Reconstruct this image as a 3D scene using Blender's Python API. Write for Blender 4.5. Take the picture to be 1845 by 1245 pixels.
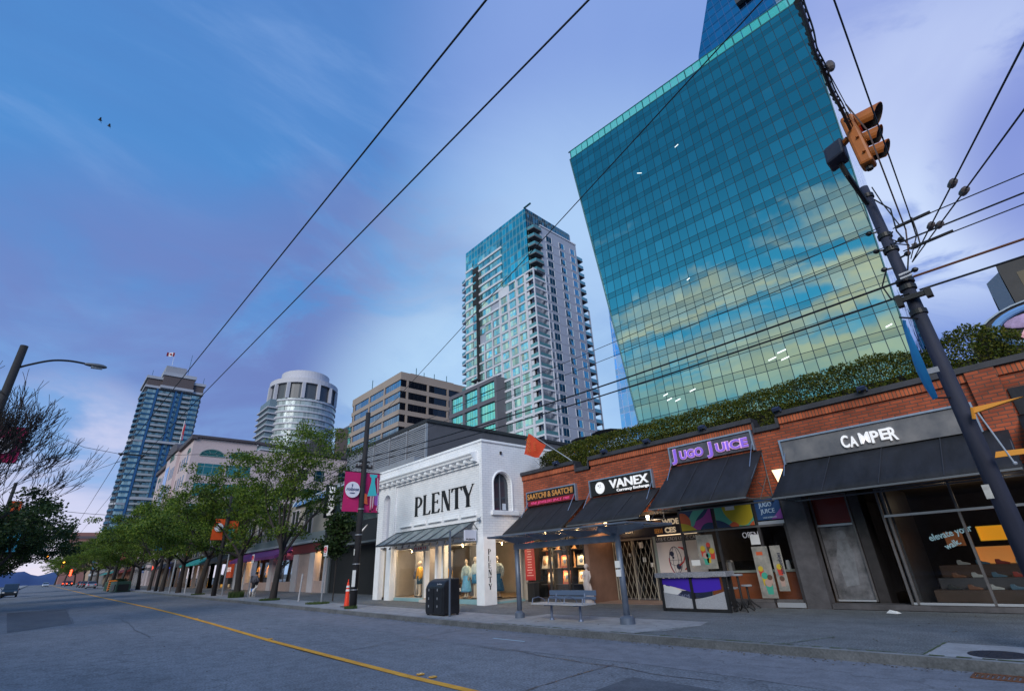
import bpy, bmesh, math, random
from mathutils import Vector, Matrix, noise
R = math.radians
random.seed(7)
S = bpy.context.scene
for o in list(bpy.data.objects): bpy.data.objects.remove(o)
COL = S.collection

# ------------------------------------------------------------------ camera
cam = bpy.data.cameras.new('camera'); camo = bpy.data.objects.new('camera', cam); COL.objects.link(camo)
cam.sensor_width = 36; cam.lens = 872.3 / 1845 * 36; cam.clip_start = 0.05; cam.clip_end = 6000
yaw, pit, rol = R(47.4), R(24.43), R(-2.81)
fwd = Vector((-math.sin(yaw) * math.cos(pit), math.cos(yaw) * math.cos(pit), math.sin(pit)))
rt = Vector((math.cos(yaw), math.sin(yaw), 0)); up = rt.cross(fwd)
r2 = rt * math.cos(rol) + up * math.sin(rol); u2 = -rt * math.sin(rol) + up * math.cos(rol)
camo.matrix_world = Matrix(((r2.x, u2.x, -fwd.x, 0), (r2.y, u2.y, -fwd.y, 0), (r2.z, u2.z, -fwd.z, 1.7), (0, 0, 0, 1)))
S.camera = camo

# ------------------------------------------------------------------ world, sun, exposure
S.view_settings.view_transform = 'Standard'; S.view_settings.look = 'None'
S.view_settings.exposure = 0.0; S.view_settings.gamma = 1.0
SUN_EL, SUN_AZ = 26.0, 148.0     # azimuth of the sun, clockwise from +Y (south-east behind the camera)
def build_world():
    w = bpy.data.worlds.new('World'); S.world = w; w.use_nodes = True
    nt = w.node_tree; N = nt.nodes; L = nt.links; N.clear()
    def nd(t, **k):
        n = N.new(t)
        for a, b in k.items(): setattr(n, a, b)
        return n
    def math_(op, a, b=None, c=None, clamp=False):
        n = nd('ShaderNodeMath', operation=op, use_clamp=clamp)
        for i, v in enumerate((a, b, c)):
            if v is None: continue
            if isinstance(v, (int, float)): n.inputs[i].default_value = v
            else: L.new(v, n.inputs[i])
        return n.outputs[0]
    def mix(f, a, b):
        n = nd('ShaderNodeMix', data_type='RGBA')
        for i, v in ((0, f), (6, a), (7, b)):
            if isinstance(v, tuple): n.inputs[i].default_value = (*v, 1)
            elif isinstance(v, (int, float)): n.inputs[i].default_value = v
            else: L.new(v, n.inputs[i])
        return n.outputs[2]
    def smooth(v, lo, hi, a=0.0, b=1.0):
        n = nd('ShaderNodeMapRange', interpolation_type='SMOOTHSTEP')
        L.new(v, n.inputs[0]); n.inputs[1].default_value = lo; n.inputs[2].default_value = hi
        n.inputs[3].default_value = a; n.inputs[4].default_value = b
        return n.outputs[0]
    tc = nd('ShaderNodeTexCoord'); sep = nd('ShaderNodeSeparateXYZ'); L.new(tc.outputs['Generated'], sep.inputs[0])
    X, Y, Z = sep.outputs
    def dirdot(d):
        d = Vector(d).normalized(); n = nd('ShaderNodeVectorMath', operation='DOT_PRODUCT')
        L.new(tc.outputs['Generated'], n.inputs[0]); n.inputs[1].default_value = d; return n.outputs['Value']
    zz = math_('ADD', math_('MAXIMUM', Z, 0.0), 0.22)
    cx, cy = math_('DIVIDE', X, zz), math_('DIVIDE', Y, zz)
    cmb = nd('ShaderNodeCombineXYZ'); L.new(cx, cmb.inputs[0]); L.new(cy, cmb.inputs[1])
    def noi(sc, det=5, rough=.55, dist=0.0, loc=(0, 0, 0), scl=(1, 1, 1), src=None):
        mp = nd('ShaderNodeMapping'); L.new(src or cmb.outputs[0], mp.inputs[0]); mp.inputs[1].default_value = loc; mp.inputs[3].default_value = scl
        n = nd('ShaderNodeTexNoise'); L.new(mp.outputs[0], n.inputs[0]); n.inputs['Scale'].default_value = sc
        n.inputs['Detail'].default_value = det; n.inputs['Roughness'].default_value = rough; n.inputs['Distortion'].default_value = dist
        return n.outputs[0]
    sky = nd('ShaderNodeTexSky', sky_type='NISHITA'); sky.sun_disc = False
    sky.sun_elevation = R(SUN_EL); sky.sun_rotation = R(SUN_AZ); sky.air_density = 1.2; sky.dust_density = 1.5; sky.ozone_density = 3.0
    K = 10.0
    def c(r, g, b): return (r * K, g * K, b * K)
    # clear dusk blue, paler towards the horizon
    g = smooth(Z, 0.02, 0.55)
    base = mix(g, c(.30, .50, .88), c(.085, .285, .68))
    base = mix(smooth(Z, .55, .98), base, c(.085, .23, .60))
    base = mix(0.08, base, sky.outputs[0])
    n1 = noi(1.1, 6, .55, .4, (3.1, 1.7, 0)); n2 = noi(0.55, 4, .5, .3, (7.3, 2.2, 0)); n3 = noi(2.4, 7, .6, .6, (1, 5, 0)); n4 = noi(.9, 6, .6, .8, (4, 8, 0), (1, .5, 1))
    # soft violet cloud
    lil = math_('MULTIPLY', smooth(n4, .48, .70), .30)
    base = mix(lil, base, c(.16, .33, .72))
    n5 = noi(3.2, 8, .62, .9, (9, 4, 0), (1, .55, 1)); base = mix(math_('MULTIPLY', smooth(n5, .46, .72), .35), base, c(.27, .44, .80)); base = mix(math_('MULTIPLY', smooth(n5, .50, .30), .22), base, c(.08, .20, .52))
    # violet bank low on the left, pinkish at its foot
    m = math_('MULTIPLY', smooth(dirdot((-.92, .06, .28)), .91, .985), smooth(n1, .36, .60), clamp=True)
    m = math_('MULTIPLY', m, smooth(n3, .25, .55, .45, 1.0)); base = mix(math_('MULTIPLY', m, .85), base, c(.165, .235, .55))
    m = math_('MULTIPLY', smooth(dirdot((-.78, .44, .42)), .90, .98), smooth(n3, .40, .58), clamp=True)
    base = mix(math_('MULTIPLY', m, .85), base, c(.155, .225, .53))
    # violet haze above the towers
    m = math_('MULTIPLY', smooth(dirdot((-.25, .60, .76)), .86, .98), .7)
    base = mix(m, base, c(.30, .42, .82))
    # pale glow behind the towers
    m = math_('MULTIPLY', smooth(dirdot((-.55, .74, .36)), .82, .995), smooth(n1, .25, .65, .5, 1.0))
    base = mix(math_('MULTIPLY', m, .85), base, c(.50, .72, .98))
    m = math_('MULTIPLY', smooth(dirdot((-.78, .58, .22)), .93, .99), smooth(n3, .35, .6, .2, 1.0))
    base = mix(math_('MULTIPLY', m, .75), base, c(.48, .72, .98))
    # right side: pale cloud and blue-violet beyond it
    m = smooth(dirdot((.25, .93, .35)), .84, .97)
    base = mix(math_('MULTIPLY', m, .85), base, c(.17, .27, .70))
    m = math_('MULTIPLY', smooth(dirdot((.03, .85, .53)), .955, .992), smooth(n3, .38, .54), clamp=True)
    base = mix(math_('MULTIPLY', m, .95), base, c(.62, .74, .99))
    m = math_('MULTIPLY', smooth(dirdot((.12, .74, .68)), .965, .995), smooth(n1, .30, .6, .3, 1), clamp=True)
    base = mix(math_('MULTIPLY', m, .75), base, c(.36, .43, .80))
    m = math_('MULTIPLY', smooth(dirdot((.17, .88, .45)), .982, .997), smooth(n3, .3, .55, .4, 1), clamp=True)
    base = mix(math_('MULTIPLY', m, .8), base, c(.17, .24, .66))
    # pale pink gap low over the end of the street
    m = math_('MULTIPLY', smooth(dirdot((-1, -.03, .07)), .955, .99), smooth(Z, .17, .03))
    m = math_('MULTIPLY', m, smooth(n3, .25, .5, .6, 1.0))
    base = mix(m, base, c(.85, .78, .90))
    m = math_('MULTIPLY', smooth(dirdot((-.985, -.02, .15)), .985, .998), smooth(n1, .38, .52), clamp=True)
    base = mix(math_('MULTIPLY', m, .75), base, c(.70, .72, .94))
    # the morning side behind the camera: cream cloud banks low, deep blue above
    back = smooth(math_('MULTIPLY', Y, -1.0), .24, .50)
    bb = mix(smooth(Z, .34, .70), c(.10, .58, .98), c(.03, .22, .44))
    nb = noi(2.3, 8, .60, .9, (2.0, 9.1, 0), (.5, 1.5, 1)); nb2 = noi(6.5, 7, .62, .6, (5, 3, 0), (.45, 1.5, 1))
    nbm = math_('ADD', math_('MULTIPLY', nb, .76), math_('MULTIPLY', nb2, .30))
    thr = math_('ADD', nbm, smooth(Z, .38, .66, .045, -.12))
    cl = smooth(thr, .50, .64)
    ccol = mix(smooth(nb2, .36, .66), c(1.35, 1.0, .62), c(.62, .66, .66))
    bb = mix(cl, bb, ccol)
    bb = mix(math_('MULTIPLY', smooth(Z, .40, .26), .6), bb, c(.42, .66, .62))
    bb = mix(smooth(Z, .24, .08), bb, c(.62, .68, .70))
    base = mix(back, base, bb)
    base = mix(smooth(Z, 0.0, -.03), base, c(.10, .11, .15))
    bg = nd('ShaderNodeBackground'); L.new(base, bg.inputs[0]); bg.inputs[1].default_value = 0.1
    out = nd('ShaderNodeOutputWorld'); L.new(bg.outputs[0], out.inputs[0])
build_world()
sun = bpy.data.lights.new('sun', 'SUN'); sun.energy = 2.3; sun.angle = R(28); sun.color = (1, .96, .93)
suno = bpy.data.objects.new('sun', sun); COL.objects.link(suno)
sd = Vector((math.sin(R(SUN_AZ)) * math.cos(R(SUN_EL)), math.cos(R(SUN_AZ)) * math.cos(R(SUN_EL)), math.sin(R(SUN_EL))))
suno.rotation_euler = sd.to_track_quat('Z', 'Y').to_euler()

# ------------------------------------------------------------------ materials
MATS = {}
def M(name, col=(.5, .5, .5), rough=.6, metal=0.0, var=0.0, vs=2.0, bump=0.0, bs=20.0, emit=None, es=0.0, spec=.5, col2=None, kind=None, stretch=(1, 1, 1)):
    if name in MATS: return MATS[name]
    m = bpy.data.materials.new(name); m.use_nodes = True; nt = m.node_tree; N, L = nt.nodes, nt.links
    b = N['Principled BSDF']; b.inputs['Base Color'].default_value = (*col, 1); b.inputs['Roughness'].default_value = rough
    b.inputs['Metallic'].default_value = metal; b.inputs['Specular IOR Level'].default_value = spec
    if emit: b.inputs['Emission Color'].default_value = (*emit, 1); b.inputs['Emission Strength'].default_value = es
    tc = N.new('ShaderNodeTexCoord'); mp = N.new('ShaderNodeMapping'); L.new(tc.outputs['Object'], mp.inputs[0]); mp.inputs[3].default_value = stretch
    if var > 0 or col2:
        n = N.new('ShaderNodeTexNoise'); n.inputs['Scale'].default_value = vs; n.inputs['Detail'].default_value = 6; n.inputs['Roughness'].default_value = .6
        L.new(mp.outputs[0], n.inputs[0])
        mr = N.new('ShaderNodeMapRange'); L.new(n.outputs[0], mr.inputs[0]); mr.inputs[1].default_value = .3; mr.inputs[2].default_value = .7
        mx = N.new('ShaderNodeMix'); mx.data_type = 'RGBA'; L.new(mr.outputs[0], mx.inputs[0])
        lo = tuple(v * (1 - var) for v in col); hi = col2 if col2 else tuple(min(1, v * (1 + var)) for v in col)
        mx.inputs[6].default_value = (*lo, 1); mx.inputs[7].default_value = (*hi, 1); L.new(mx.outputs[2], b.inputs['Base Color'])
    if bump > 0:
        n = N.new('ShaderNodeTexNoise'); n.inputs['Scale'].default_value = bs; n.inputs['Detail'].default_value = 4; L.new(mp.outputs[0], n.inputs[0])
        bp = N.new('ShaderNodeBump'); bp.inputs['Strength'].default_value = bump; bp.inputs['Distance'].default_value = .02
        L.new(n.outputs[0], bp.inputs['Height']); L.new(bp.outputs[0], b.inputs['Normal'])
    MATS[name] = m; return m

def brick_mat(name, c1, c2, mortar, bw, bh, ms=.012, bump=.5, rough=.85, off=.5, lo=.68, hi=1.25):
    m = bpy.data.materials.new(name); m.use_nodes = True; N, L = m.node_tree.nodes, m.node_tree.links; b = N['Principled BSDF']; b.inputs['Roughness'].default_value = rough
    tc = N.new('ShaderNodeTexCoord'); sp = N.new('ShaderNodeSeparateXYZ'); L.new(tc.outputs['Object'], sp.inputs[0])
    ad = N.new('ShaderNodeMath'); L.new(sp.outputs[0], ad.inputs[0]); L.new(sp.outputs[1], ad.inputs[1])
    cb = N.new('ShaderNodeCombineXYZ'); L.new(ad.outputs[0], cb.inputs[0]); L.new(sp.outputs[2], cb.inputs[1])
    bt = N.new('ShaderNodeTexBrick'); L.new(cb.outputs[0], bt.inputs[0]); bt.inputs['Scale'].default_value = 1
    bt.inputs['Brick Width'].default_value = bw; bt.inputs['Row Height'].default_value = bh; bt.inputs['Mortar Size'].default_value = ms; bt.offset = off
    bt.inputs['Color1'].default_value = (*c1, 1); bt.inputs['Color2'].default_value = (*c2, 1); bt.inputs['Mortar'].default_value = (*mortar, 1)
    n = N.new('ShaderNodeTexNoise'); n.inputs['Scale'].default_value = 1.3; n.inputs['Detail'].default_value = 7; L.new(tc.outputs['Object'], n.inputs[0])
    mr = N.new('ShaderNodeMapRange'); L.new(n.outputs[0], mr.inputs[0]); mr.inputs[1].default_value = .3; mr.inputs[2].default_value = .7; mr.inputs[3].default_value = lo; mr.inputs[4].default_value = hi
    mx = N.new('ShaderNodeMix'); mx.data_type = 'RGBA'; mx.blend_type = 'MULTIPLY'; mx.inputs[0].default_value = 1; L.new(bt.outputs[0], mx.inputs[6]); L.new(mr.outputs[0], mx.inputs[7])
    L.new(mx.outputs[2], b.inputs['Base Color'])
    iv = N.new('ShaderNodeMath'); iv.operation = 'SUBTRACT'; iv.inputs[0].default_value = 1; L.new(bt.outputs['Fac'], iv.inputs[1])
    bp = N.new('ShaderNodeBump'); bp.inputs['Strength'].default_value = bump; bp.inputs['Distance'].default_value = .015; L.new(iv.outputs[0], bp.inputs['Height']); L.new(bp.outputs[0], b.inputs['Normal'])
    return m

def glass_mat(name, tint=(1, 1, 1), refl=.15, gcol=(1, 1, 1), rough=.02, ior=1.3):
    # clear pane: see-through plus a sky reflection that grows at grazing angles
    m = bpy.data.materials.new(name); m.use_nodes = True; N, L = m.node_tree.nodes, m.node_tree.links; N.clear()
    t = N.new('ShaderNodeBsdfTransparent'); t.inputs[0].default_value = (*tint, 1)
    g = N.new('ShaderNodeBsdfGlossy'); g.inputs[0].default_value = (*gcol, 1); g.inputs['Roughness'].default_value = rough
    lw = N.new('ShaderNodeFresnel'); lw.inputs[0].default_value = ior
    ad = N.new('ShaderNodeMath'); ad.use_clamp = True; L.new(lw.outputs[0], ad.inputs[0]); ad.inputs[1].default_value = refl
    mx = N.new('ShaderNodeMixShader'); L.new(ad.outputs[0], mx.inputs[0]); L.new(t.outputs[0], mx.inputs[1]); L.new(g.outputs[0], mx.inputs[2])
    o = N.new('ShaderNodeOutputMaterial'); L.new(mx.outputs[0], o.inputs[0]); return m

def pane_mat(name, tint, w=1.37, h=3.2, z0=0.0, sp=1.02, line=.05, tilt=.02, dark=(.01, .02, .03), metal=1.0, spt=.72, rough=.03, mull=(.01, .03, .05), vary=.22):
    # reflective curtain wall in a local (u, z) frame: every pane is tilted a hair so reflections break up
    m = bpy.data.materials.new(name); m.use_nodes = True; N, L = m.node_tree.nodes, m.node_tree.links; b = N['Principled BSDF']
    def ma(op, a, c=None, clamp=False):
        n = N.new('ShaderNodeMath'); n.operation = op; n.use_clamp = clamp
        for i, v in enumerate((a, c)):
            if v is None: continue
            if isinstance(v, (int, float)): n.inputs[i].default_value = v
            else: L.new(v, n.inputs[i])
        return n.outputs[0]
    uv = N.new('ShaderNodeUVMap'); s = N.new('ShaderNodeSeparateXYZ'); L.new(uv.outputs[0], s.inputs[0])
    U = ma('DIVIDE', s.outputs[0], w); V = ma('DIVIDE', ma('SUBTRACT', s.outputs[1], z0), h)
    fu, fv = ma('FRACT', U), ma('FRACT', V)
    span = ma('LESS_THAN', fv, sp / h)
    lu = ma('LESS_THAN', fu, line / w); lv = ma('LESS_THAN', fv, line / h)
    lv2 = ma('MULTIPLY', ma('GREATER_THAN', fv, (sp - line * .5) / h), ma('LESS_THAN', fv, (sp + line * .5) / h))
    ln = ma('MAXIMUM', ma('MAXIMUM', lu, lv), lv2)
    cb = N.new('ShaderNodeCombineXYZ'); L.new(ma('FLOOR', U), cb.inputs[0]); L.new(ma('ADD', ma('FLOOR', V), ma('MULTIPLY', span, 71.3)), cb.inputs[1])
    wn = N.new('ShaderNodeTexWhiteNoise'); wn.noise_dimensions = '2D'; L.new(cb.outputs[0], wn.inputs[0])
    sub = N.new('ShaderNodeVectorMath'); sub.operation = 'SUBTRACT'; L.new(wn.outputs['Color'], sub.inputs[0]); sub.inputs[1].default_value = (.5, .5, .5)
    wob = N.new('ShaderNodeTexNoise'); wob.inputs['Scale'].default_value = .9; wob.inputs['Detail'].default_value = 2
    tc = N.new('ShaderNodeTexCoord'); L.new(tc.outputs['Object'], wob.inputs[0])
    w2 = N.new('ShaderNodeVectorMath'); w2.operation = 'SUBTRACT'; L.new(wob.outputs['Color'], w2.inputs[0]); w2.inputs[1].default_value = (.5, .5, .5)
    sm = N.new('ShaderNodeVectorMath'); sm.operation = 'ADD'; L.new(sub.outputs[0], sm.inputs[0]); L.new(w2.outputs[0], sm.inputs[1])
    sc = N.new('ShaderNodeVectorMath'); sc.operation = 'SCALE'; L.new(sm.outputs[0], sc.inputs[0]); sc.inputs['Scale'].default_value = tilt
    ge = N.new('ShaderNodeNewGeometry'); ad = N.new('ShaderNodeVectorMath'); ad.operation = 'ADD'; L.new(ge.outputs['Normal'], ad.inputs[0]); L.new(sc.outputs[0], ad.inputs[1])
    no = N.new('ShaderNodeVectorMath'); no.operation = 'NORMALIZE'; L.new(ad.outputs[0], no.inputs[0]); L.new(no.outputs[0], b.inputs['Normal'])
    val = ma('ADD', ma('MULTIPLY', wn.outputs['Value'], vary), 1 - vary / 2)
    val = ma('MULTIPLY', val, ma('SUBTRACT', 1.0, ma('MULTIPLY', span, 1 - spt)))
    mx = N.new('ShaderNodeMix'); mx.data_type = 'RGBA'; mx.blend_type = 'MULTIPLY'; mx.inputs[0].default_value = 1; mx.inputs[6].default_value = (*tint, 1); L.new(val, mx.inputs[7])
    m2 = N.new('ShaderNodeMix'); m2.data_type = 'RGBA'; L.new(ln, m2.inputs[0]); L.new(mx.outputs[2], m2.inputs[6]); m2.inputs[7].default_value = (*mull, 1)
    L.new(m2.outputs[2], b.inputs['Base Color'])
    L.new(ma('MULTIPLY', ma('SUBTRACT', 1.0, ln), metal), b.inputs['Metallic'])
    L.new(ma('ADD', ma('MULTIPLY', ln, .4), rough), b.inputs['Roughness']); b.inputs['Specular IOR Level'].default_value = .3
    return m

def ground_mat(name, c1, c2, sc_f, sc_c, bump=.35, speck=.0, rough=.9, wear=None, crack=0.0):
    m = bpy.data.materials.new(name); m.use_nodes = True; N, L = m.node_tree.nodes, m.node_tree.links; b = N['Principled BSDF']; b.inputs['Roughness'].default_value = rough
    tc = N.new('ShaderNodeTexCoord')
    def no(s, d=6, st=(1, 1, 1)):
        mp = N.new('ShaderNodeMapping'); L.new(tc.outputs['Object'], mp.inputs[0]); mp.inputs[3].default_value = st
        n = N.new('ShaderNodeTexNoise'); L.new(mp.outputs[0], n.inputs[0]); n.inputs['Scale'].default_value = s; n.inputs['Detail'].default_value = d; n.inputs['Roughness'].default_value = .65; return n.outputs[0]
    def ramp(v, lo, hi, a, bb):
        r = N.new('ShaderNodeMapRange'); L.new(v, r.inputs[0]); r.inputs[1].default_value = lo; r.inputs[2].default_value = hi; r.inputs[3].default_value = a; r.inputs[4].default_value = bb; return r.outputs[0]
    fine, coarse = no(sc_f, 3), no(sc_c, 6, (.35, 1, 1))
    mx = N.new('ShaderNodeMix'); mx.data_type = 'RGBA'; L.new(ramp(coarse, .32, .68, 0, 1), mx.inputs[0]); mx.inputs[6].default_value = (*c1, 1); mx.inputs[7].default_value = (*c2, 1)
    mu = N.new('ShaderNodeMix'); mu.data_type = 'RGBA'; mu.blend_type = 'MULTIPLY'; mu.inputs[0].default_value = 1; L.new(mx.outputs[2], mu.inputs[6]); L.new(ramp(fine, .3, .7, 1 - speck, 1 + speck), mu.inputs[7])
    last = mu.outputs[2]
    sv = N.new('ShaderNodeTexVoronoi'); sv.inputs['Scale'].default_value = 1.7; L.new(tc.outputs['Object'], sv.inputs[0])
    stn = no(3.1, 5); m5 = N.new('ShaderNodeMix'); m5.data_type = 'RGBA'; m5.blend_type = 'MULTIPLY'; m5.inputs[0].default_value = 1
    m6 = N.new('ShaderNodeMath'); m6.operation = 'MULTIPLY'; L.new(ramp(sv.outputs['Distance'], .03, .07, .72, 1), m6.inputs[0]); L.new(ramp(stn, .36, .60, .80, 1.06), m6.inputs[1]); L.new(last, m5.inputs[6]); L.new(m6.outputs[0], m5.inputs[7]); last = m5.outputs[2]
    if crack > 0:
        v = N.new('ShaderNodeTexVoronoi'); v.feature = 'DISTANCE_TO_EDGE'; v.inputs['Scale'].default_value = .16
        mp = N.new('ShaderNodeMapping'); L.new(tc.outputs['Object'], mp.inputs[0]); wv = N.new('ShaderNodeTexNoise'); wv.inputs['Scale'].default_value = .9; wv.inputs['Detail'].default_value = 6; L.new(tc.outputs['Object'], wv.inputs[0])
        av = N.new('ShaderNodeVectorMath'); av.operation = 'ADD'; L.new(tc.outputs['Object'], av.inputs[0]); s3 = N.new('ShaderNodeVectorMath'); s3.operation = 'SCALE'; L.new(wv.outputs['Color'], s3.inputs[0]); s3.inputs['Scale'].default_value = 1.6; L.new(s3.outputs[0], av.inputs[1]); L.new(av.outputs[0], v.inputs[0])
        cr = ramp(v.outputs[0], .0, .004, 1 - crack, 1)
        m4 = N.new('ShaderNodeMix'); m4.data_type = 'RGBA'; m4.blend_type = 'MULTIPLY'; m4.inputs[0].default_value = 1; L.new(last, m4.inputs[6]); L.new(cr, m4.inputs[7]); last = m4.outputs[2]
    L.new(last, b.inputs['Base Color'])
    bp = N.new('ShaderNodeBump'); bp.inputs['Strength'].default_value = bump; bp.inputs['Distance'].default_value = .012; L.new(fine, bp.inputs['Height']); L.new(bp.outputs[0], b.inputs['Normal'])
    return m

def leaf_mat(name, dark, light, warm, sc=.7):
    m = bpy.data.materials.new(name); m.use_nodes = True; N, L = m.node_tree.nodes, m.node_tree.links; b = N['Principled BSDF']; b.inputs['Roughness'].default_value = .55
    b.inputs['Specular IOR Level'].default_value = .25
    ge = N.new('ShaderNodeTexCoord'); n = N.new('ShaderNodeTexNoise'); n.inputs['Scale'].default_value = sc; n.inputs['Detail'].default_value = 3; L.new(ge.outputs['Object'], n.inputs[0])
    n2 = N.new('ShaderNodeTexWhiteNoise'); n2.noise_dimensions = '1D'; gi = N.new('ShaderNodeNewGeometry'); L.new(gi.outputs['Random Per Island'], [i_ for i_ in n2.inputs if i_.name == 'W'][0])
    mr = N.new('ShaderNodeMapRange'); L.new(n.outputs[0], mr.inputs[0]); mr.inputs[1].default_value = .35; mr.inputs[2].default_value = .65
    mx = N.new('ShaderNodeMix'); mx.data_type = 'RGBA'; L.new(mr.outputs[0], mx.inputs[0]); mx.inputs[6].default_value = (*dark, 1); mx.inputs[7].default_value = (*light, 1)
    m2 = N.new('ShaderNodeMix'); m2.data_type = 'RGBA'; mm = N.new('ShaderNodeMath'); mm.operation = 'POWER'; L.new(n2.outputs['Value'], mm.inputs[0]); mm.inputs[1].default_value = 2.5
    L.new(mm.outputs[0], m2.inputs[0]); L.new(mx.outputs[2], m2.inputs[6]); m2.inputs[7].default_value = (*warm, 1)
    L.new(m2.outputs[2], b.inputs['Base Color'])
    tr = N.new('ShaderNodeBsdfTranslucent'); L.new(m2.outputs[2], tr.inputs[0]); ms = N.new('ShaderNodeMixShader'); ms.inputs[0].default_value = .3
    L.new(b.outputs[0], ms.inputs[1]); L.new(tr.outputs[0], ms.inputs[2]); L.new(ms.outputs[0], N['Material Output'].inputs[0]); return m

# ------------------------------------------------------------------ mesh helpers
ORG = {}
class MB:
    def __init__(s): s.v, s.f, s.uv = [], [], None
    def add(s, vs, fs):
        k = len(s.v); s.v += [tuple(p) for p in vs]; s.f += [tuple(i + k for i in f) for f in fs]; return s
    def box(s, x0, x1, y0, y1, z0, z1):
        x0, x1 = min(x0, x1), max(x0, x1); y0, y1 = min(y0, y1), max(y0, y1); z0, z1 = min(z0, z1), max(z0, z1)
        return s.add([(x, y, z) for x in (x0, x1) for y in (y0, y1) for z in (z0, z1)], [(0, 1, 3, 2), (4, 6, 7, 5), (0, 4, 5, 1), (2, 3, 7, 6), (0, 2, 6, 4), (1, 5, 7, 3)])
    def quad(s, a, b, c, d): return s.add([a, b, c, d], [(0, 1, 2, 3)])
    def poly(s, pts): return s.add(pts, [tuple(range(len(pts)))])
    def prism(s, pts, d):
        n = len(pts); d = Vector(d); a = [Vector(p) for p in pts]
        return s.add(a + [p + d for p in a], [tuple(range(n)), tuple(range(2 * n - 1, n - 1, -1))] + [((i + 1) % n, i, i + n, (i + 1) % n + n) for i in range(n)])
    def tube(s, pts, r, n=8, cap=True):
        pts = [Vector(p) for p in pts]; rs = r if isinstance(r, (list, tuple)) else [r] * len(pts)
        vs, fs = [], []; pu = None
        for i, p in enumerate(pts):
            t = (pts[min(i + 1, len(pts) - 1)] - pts[max(i - 1, 0)]).normalized()
            if pu is None: pu = t.orthogonal().normalized()
            pu = (pu - t * pu.dot(t)); pu = pu.normalized() if pu.length > 1e-6 else t.orthogonal().normalized()
            w = t.cross(pu)
            for k in range(n):
                a = 2 * math.pi * k / n; vs.append(p + (pu * math.cos(a) + w * math.sin(a)) * rs[i])
        for i in range(len(pts) - 1):
            for k in range(n): fs.append((i * n + k, i * n + (k + 1) % n, (i + 1) * n + (k + 1) % n, (i + 1) * n + k))
        if cap: fs += [tuple(range(n - 1, -1, -1)), tuple(range((len(pts) - 1) * n, len(pts) * n))]
        return s.add(vs, fs)
    def loft(s, secs, n=14):
        # secs: (z, cx, cy, rx, ry)
        vs, fs = [], []
        for z, cx, cy, rx, ry in secs:
            for k in range(n): a = 2 * math.pi * k / n; vs.append((cx + rx * math.cos(a), cy + ry * math.sin(a), z))
        for i in range(len(secs) - 1):
            for k in range(n): fs.append((i * n + k, i * n + (k + 1) % n, (i + 1) * n + (k + 1) % n, (i + 1) * n + k))
        fs += [tuple(range(n - 1, -1, -1)), tuple(range((len(secs) - 1) * n, len(secs) * n))]
        return s.add(vs, fs)
    def ball(s, c, r, n=10, m=7):
        r = r if isinstance(r, tuple) else (r, r, r)
        return s.loft([(c[2] - r[2] * math.cos(math.pi * i / m), c[0], c[1], max(1e-4, r[0] * math.sin(math.pi * i / m)), max(1e-4, r[1] * math.sin(math.pi * i / m))) for i in range(m + 1)], n)
    def disc(s, c, ax, r, h=0.0, n=20):
        # disc (or short cylinder) around axis 'x','y','z'
        ps = []
        for k in range(n):
            a = 2 * math.pi * k / n; u, v = r * math.cos(a), r * math.sin(a)
            ps.append((c[0] + (u if ax != 'x' else 0), c[1] + (v if ax == 'z' else (u if ax == 'x' else 0)), c[2] + (v if ax != 'z' else 0)))
        if h: return s.prism(ps, {'x': (h, 0, 0), 'y': (0, h, 0), 'z': (0, 0, h)}[ax])
        return s.poly(ps)
    def build(s, name, mat, parent=None, smooth=False, bevel=0.0, **k):
        me = bpy.data.meshes.new(name); o = ORG.get(parent.name, Vector()) if parent else Vector()
        me.from_pydata([Vector(p) - o for p in s.v], [], s.f); me.update()
        if s.uv: 
            ul = me.uv_layers.new(name='UVMap')
            for lp in me.loops: ul.data[lp.index].uv = s.uv[lp.vertex_index]
        bm = bmesh.new(); bm.from_mesh(me)
        if not s.uv: bmesh.ops.recalc_face_normals(bm, faces=bm.faces)
        bm.to_mesh(me); bm.free()
        if smooth:
            for p in me.polygons: p.use_smooth = True
        ob = bpy.data.objects.new(name, me); COL.objects.link(ob)
        if mat: me.materials.append(mat)
        if parent: ob.parent = parent; ORG[ob.name] = o
        else: ORG[ob.name] = Vector()
        if bevel > 0:
            md = ob.modifiers.new('bevel', 'BEVEL'); md.width = bevel; md.segments = 2; md.limit_method = 'ANGLE'
        tag(ob, **k); return ob
def tag(o, label=None, cat=None, group=None, kind=None):
    if label: o['label'] = label
    if cat: o['category'] = cat
    if group: o['group'] = group
    if kind: o['kind'] = kind
    return o
def thing(name, label, cat, loc=(0, 0, 0), group=None, kind=None, rot=0):
    o = bpy.data.objects.new(name, None); COL.objects.link(o); o.location = loc; o.rotation_euler = (0, 0, rot); o.empty_display_size = .2
    ORG[o.name] = Vector(loc) if not rot else Vector(); return tag(o, label, cat, group, kind)
def copy_tree(o, parent=None):
    c = o.copy(); COL.objects.link(c); c.parent = parent
    for ch in list(o.children): copy_tree(ch, c)
    return c
def set_origin(ob):
    "move a single mesh thing's origin to the middle of its base"
    me = ob.data; xs = [v.co for v in me.vertices]
    c = Vector(((min(v.x for v in xs) + max(v.x for v in xs)) / 2, (min(v.y for v in xs) + max(v.y for v in xs)) / 2, min(v.z for v in xs)))
    me.transform(Matrix.Translation(-c)); ob.location = c; return ob
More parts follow.
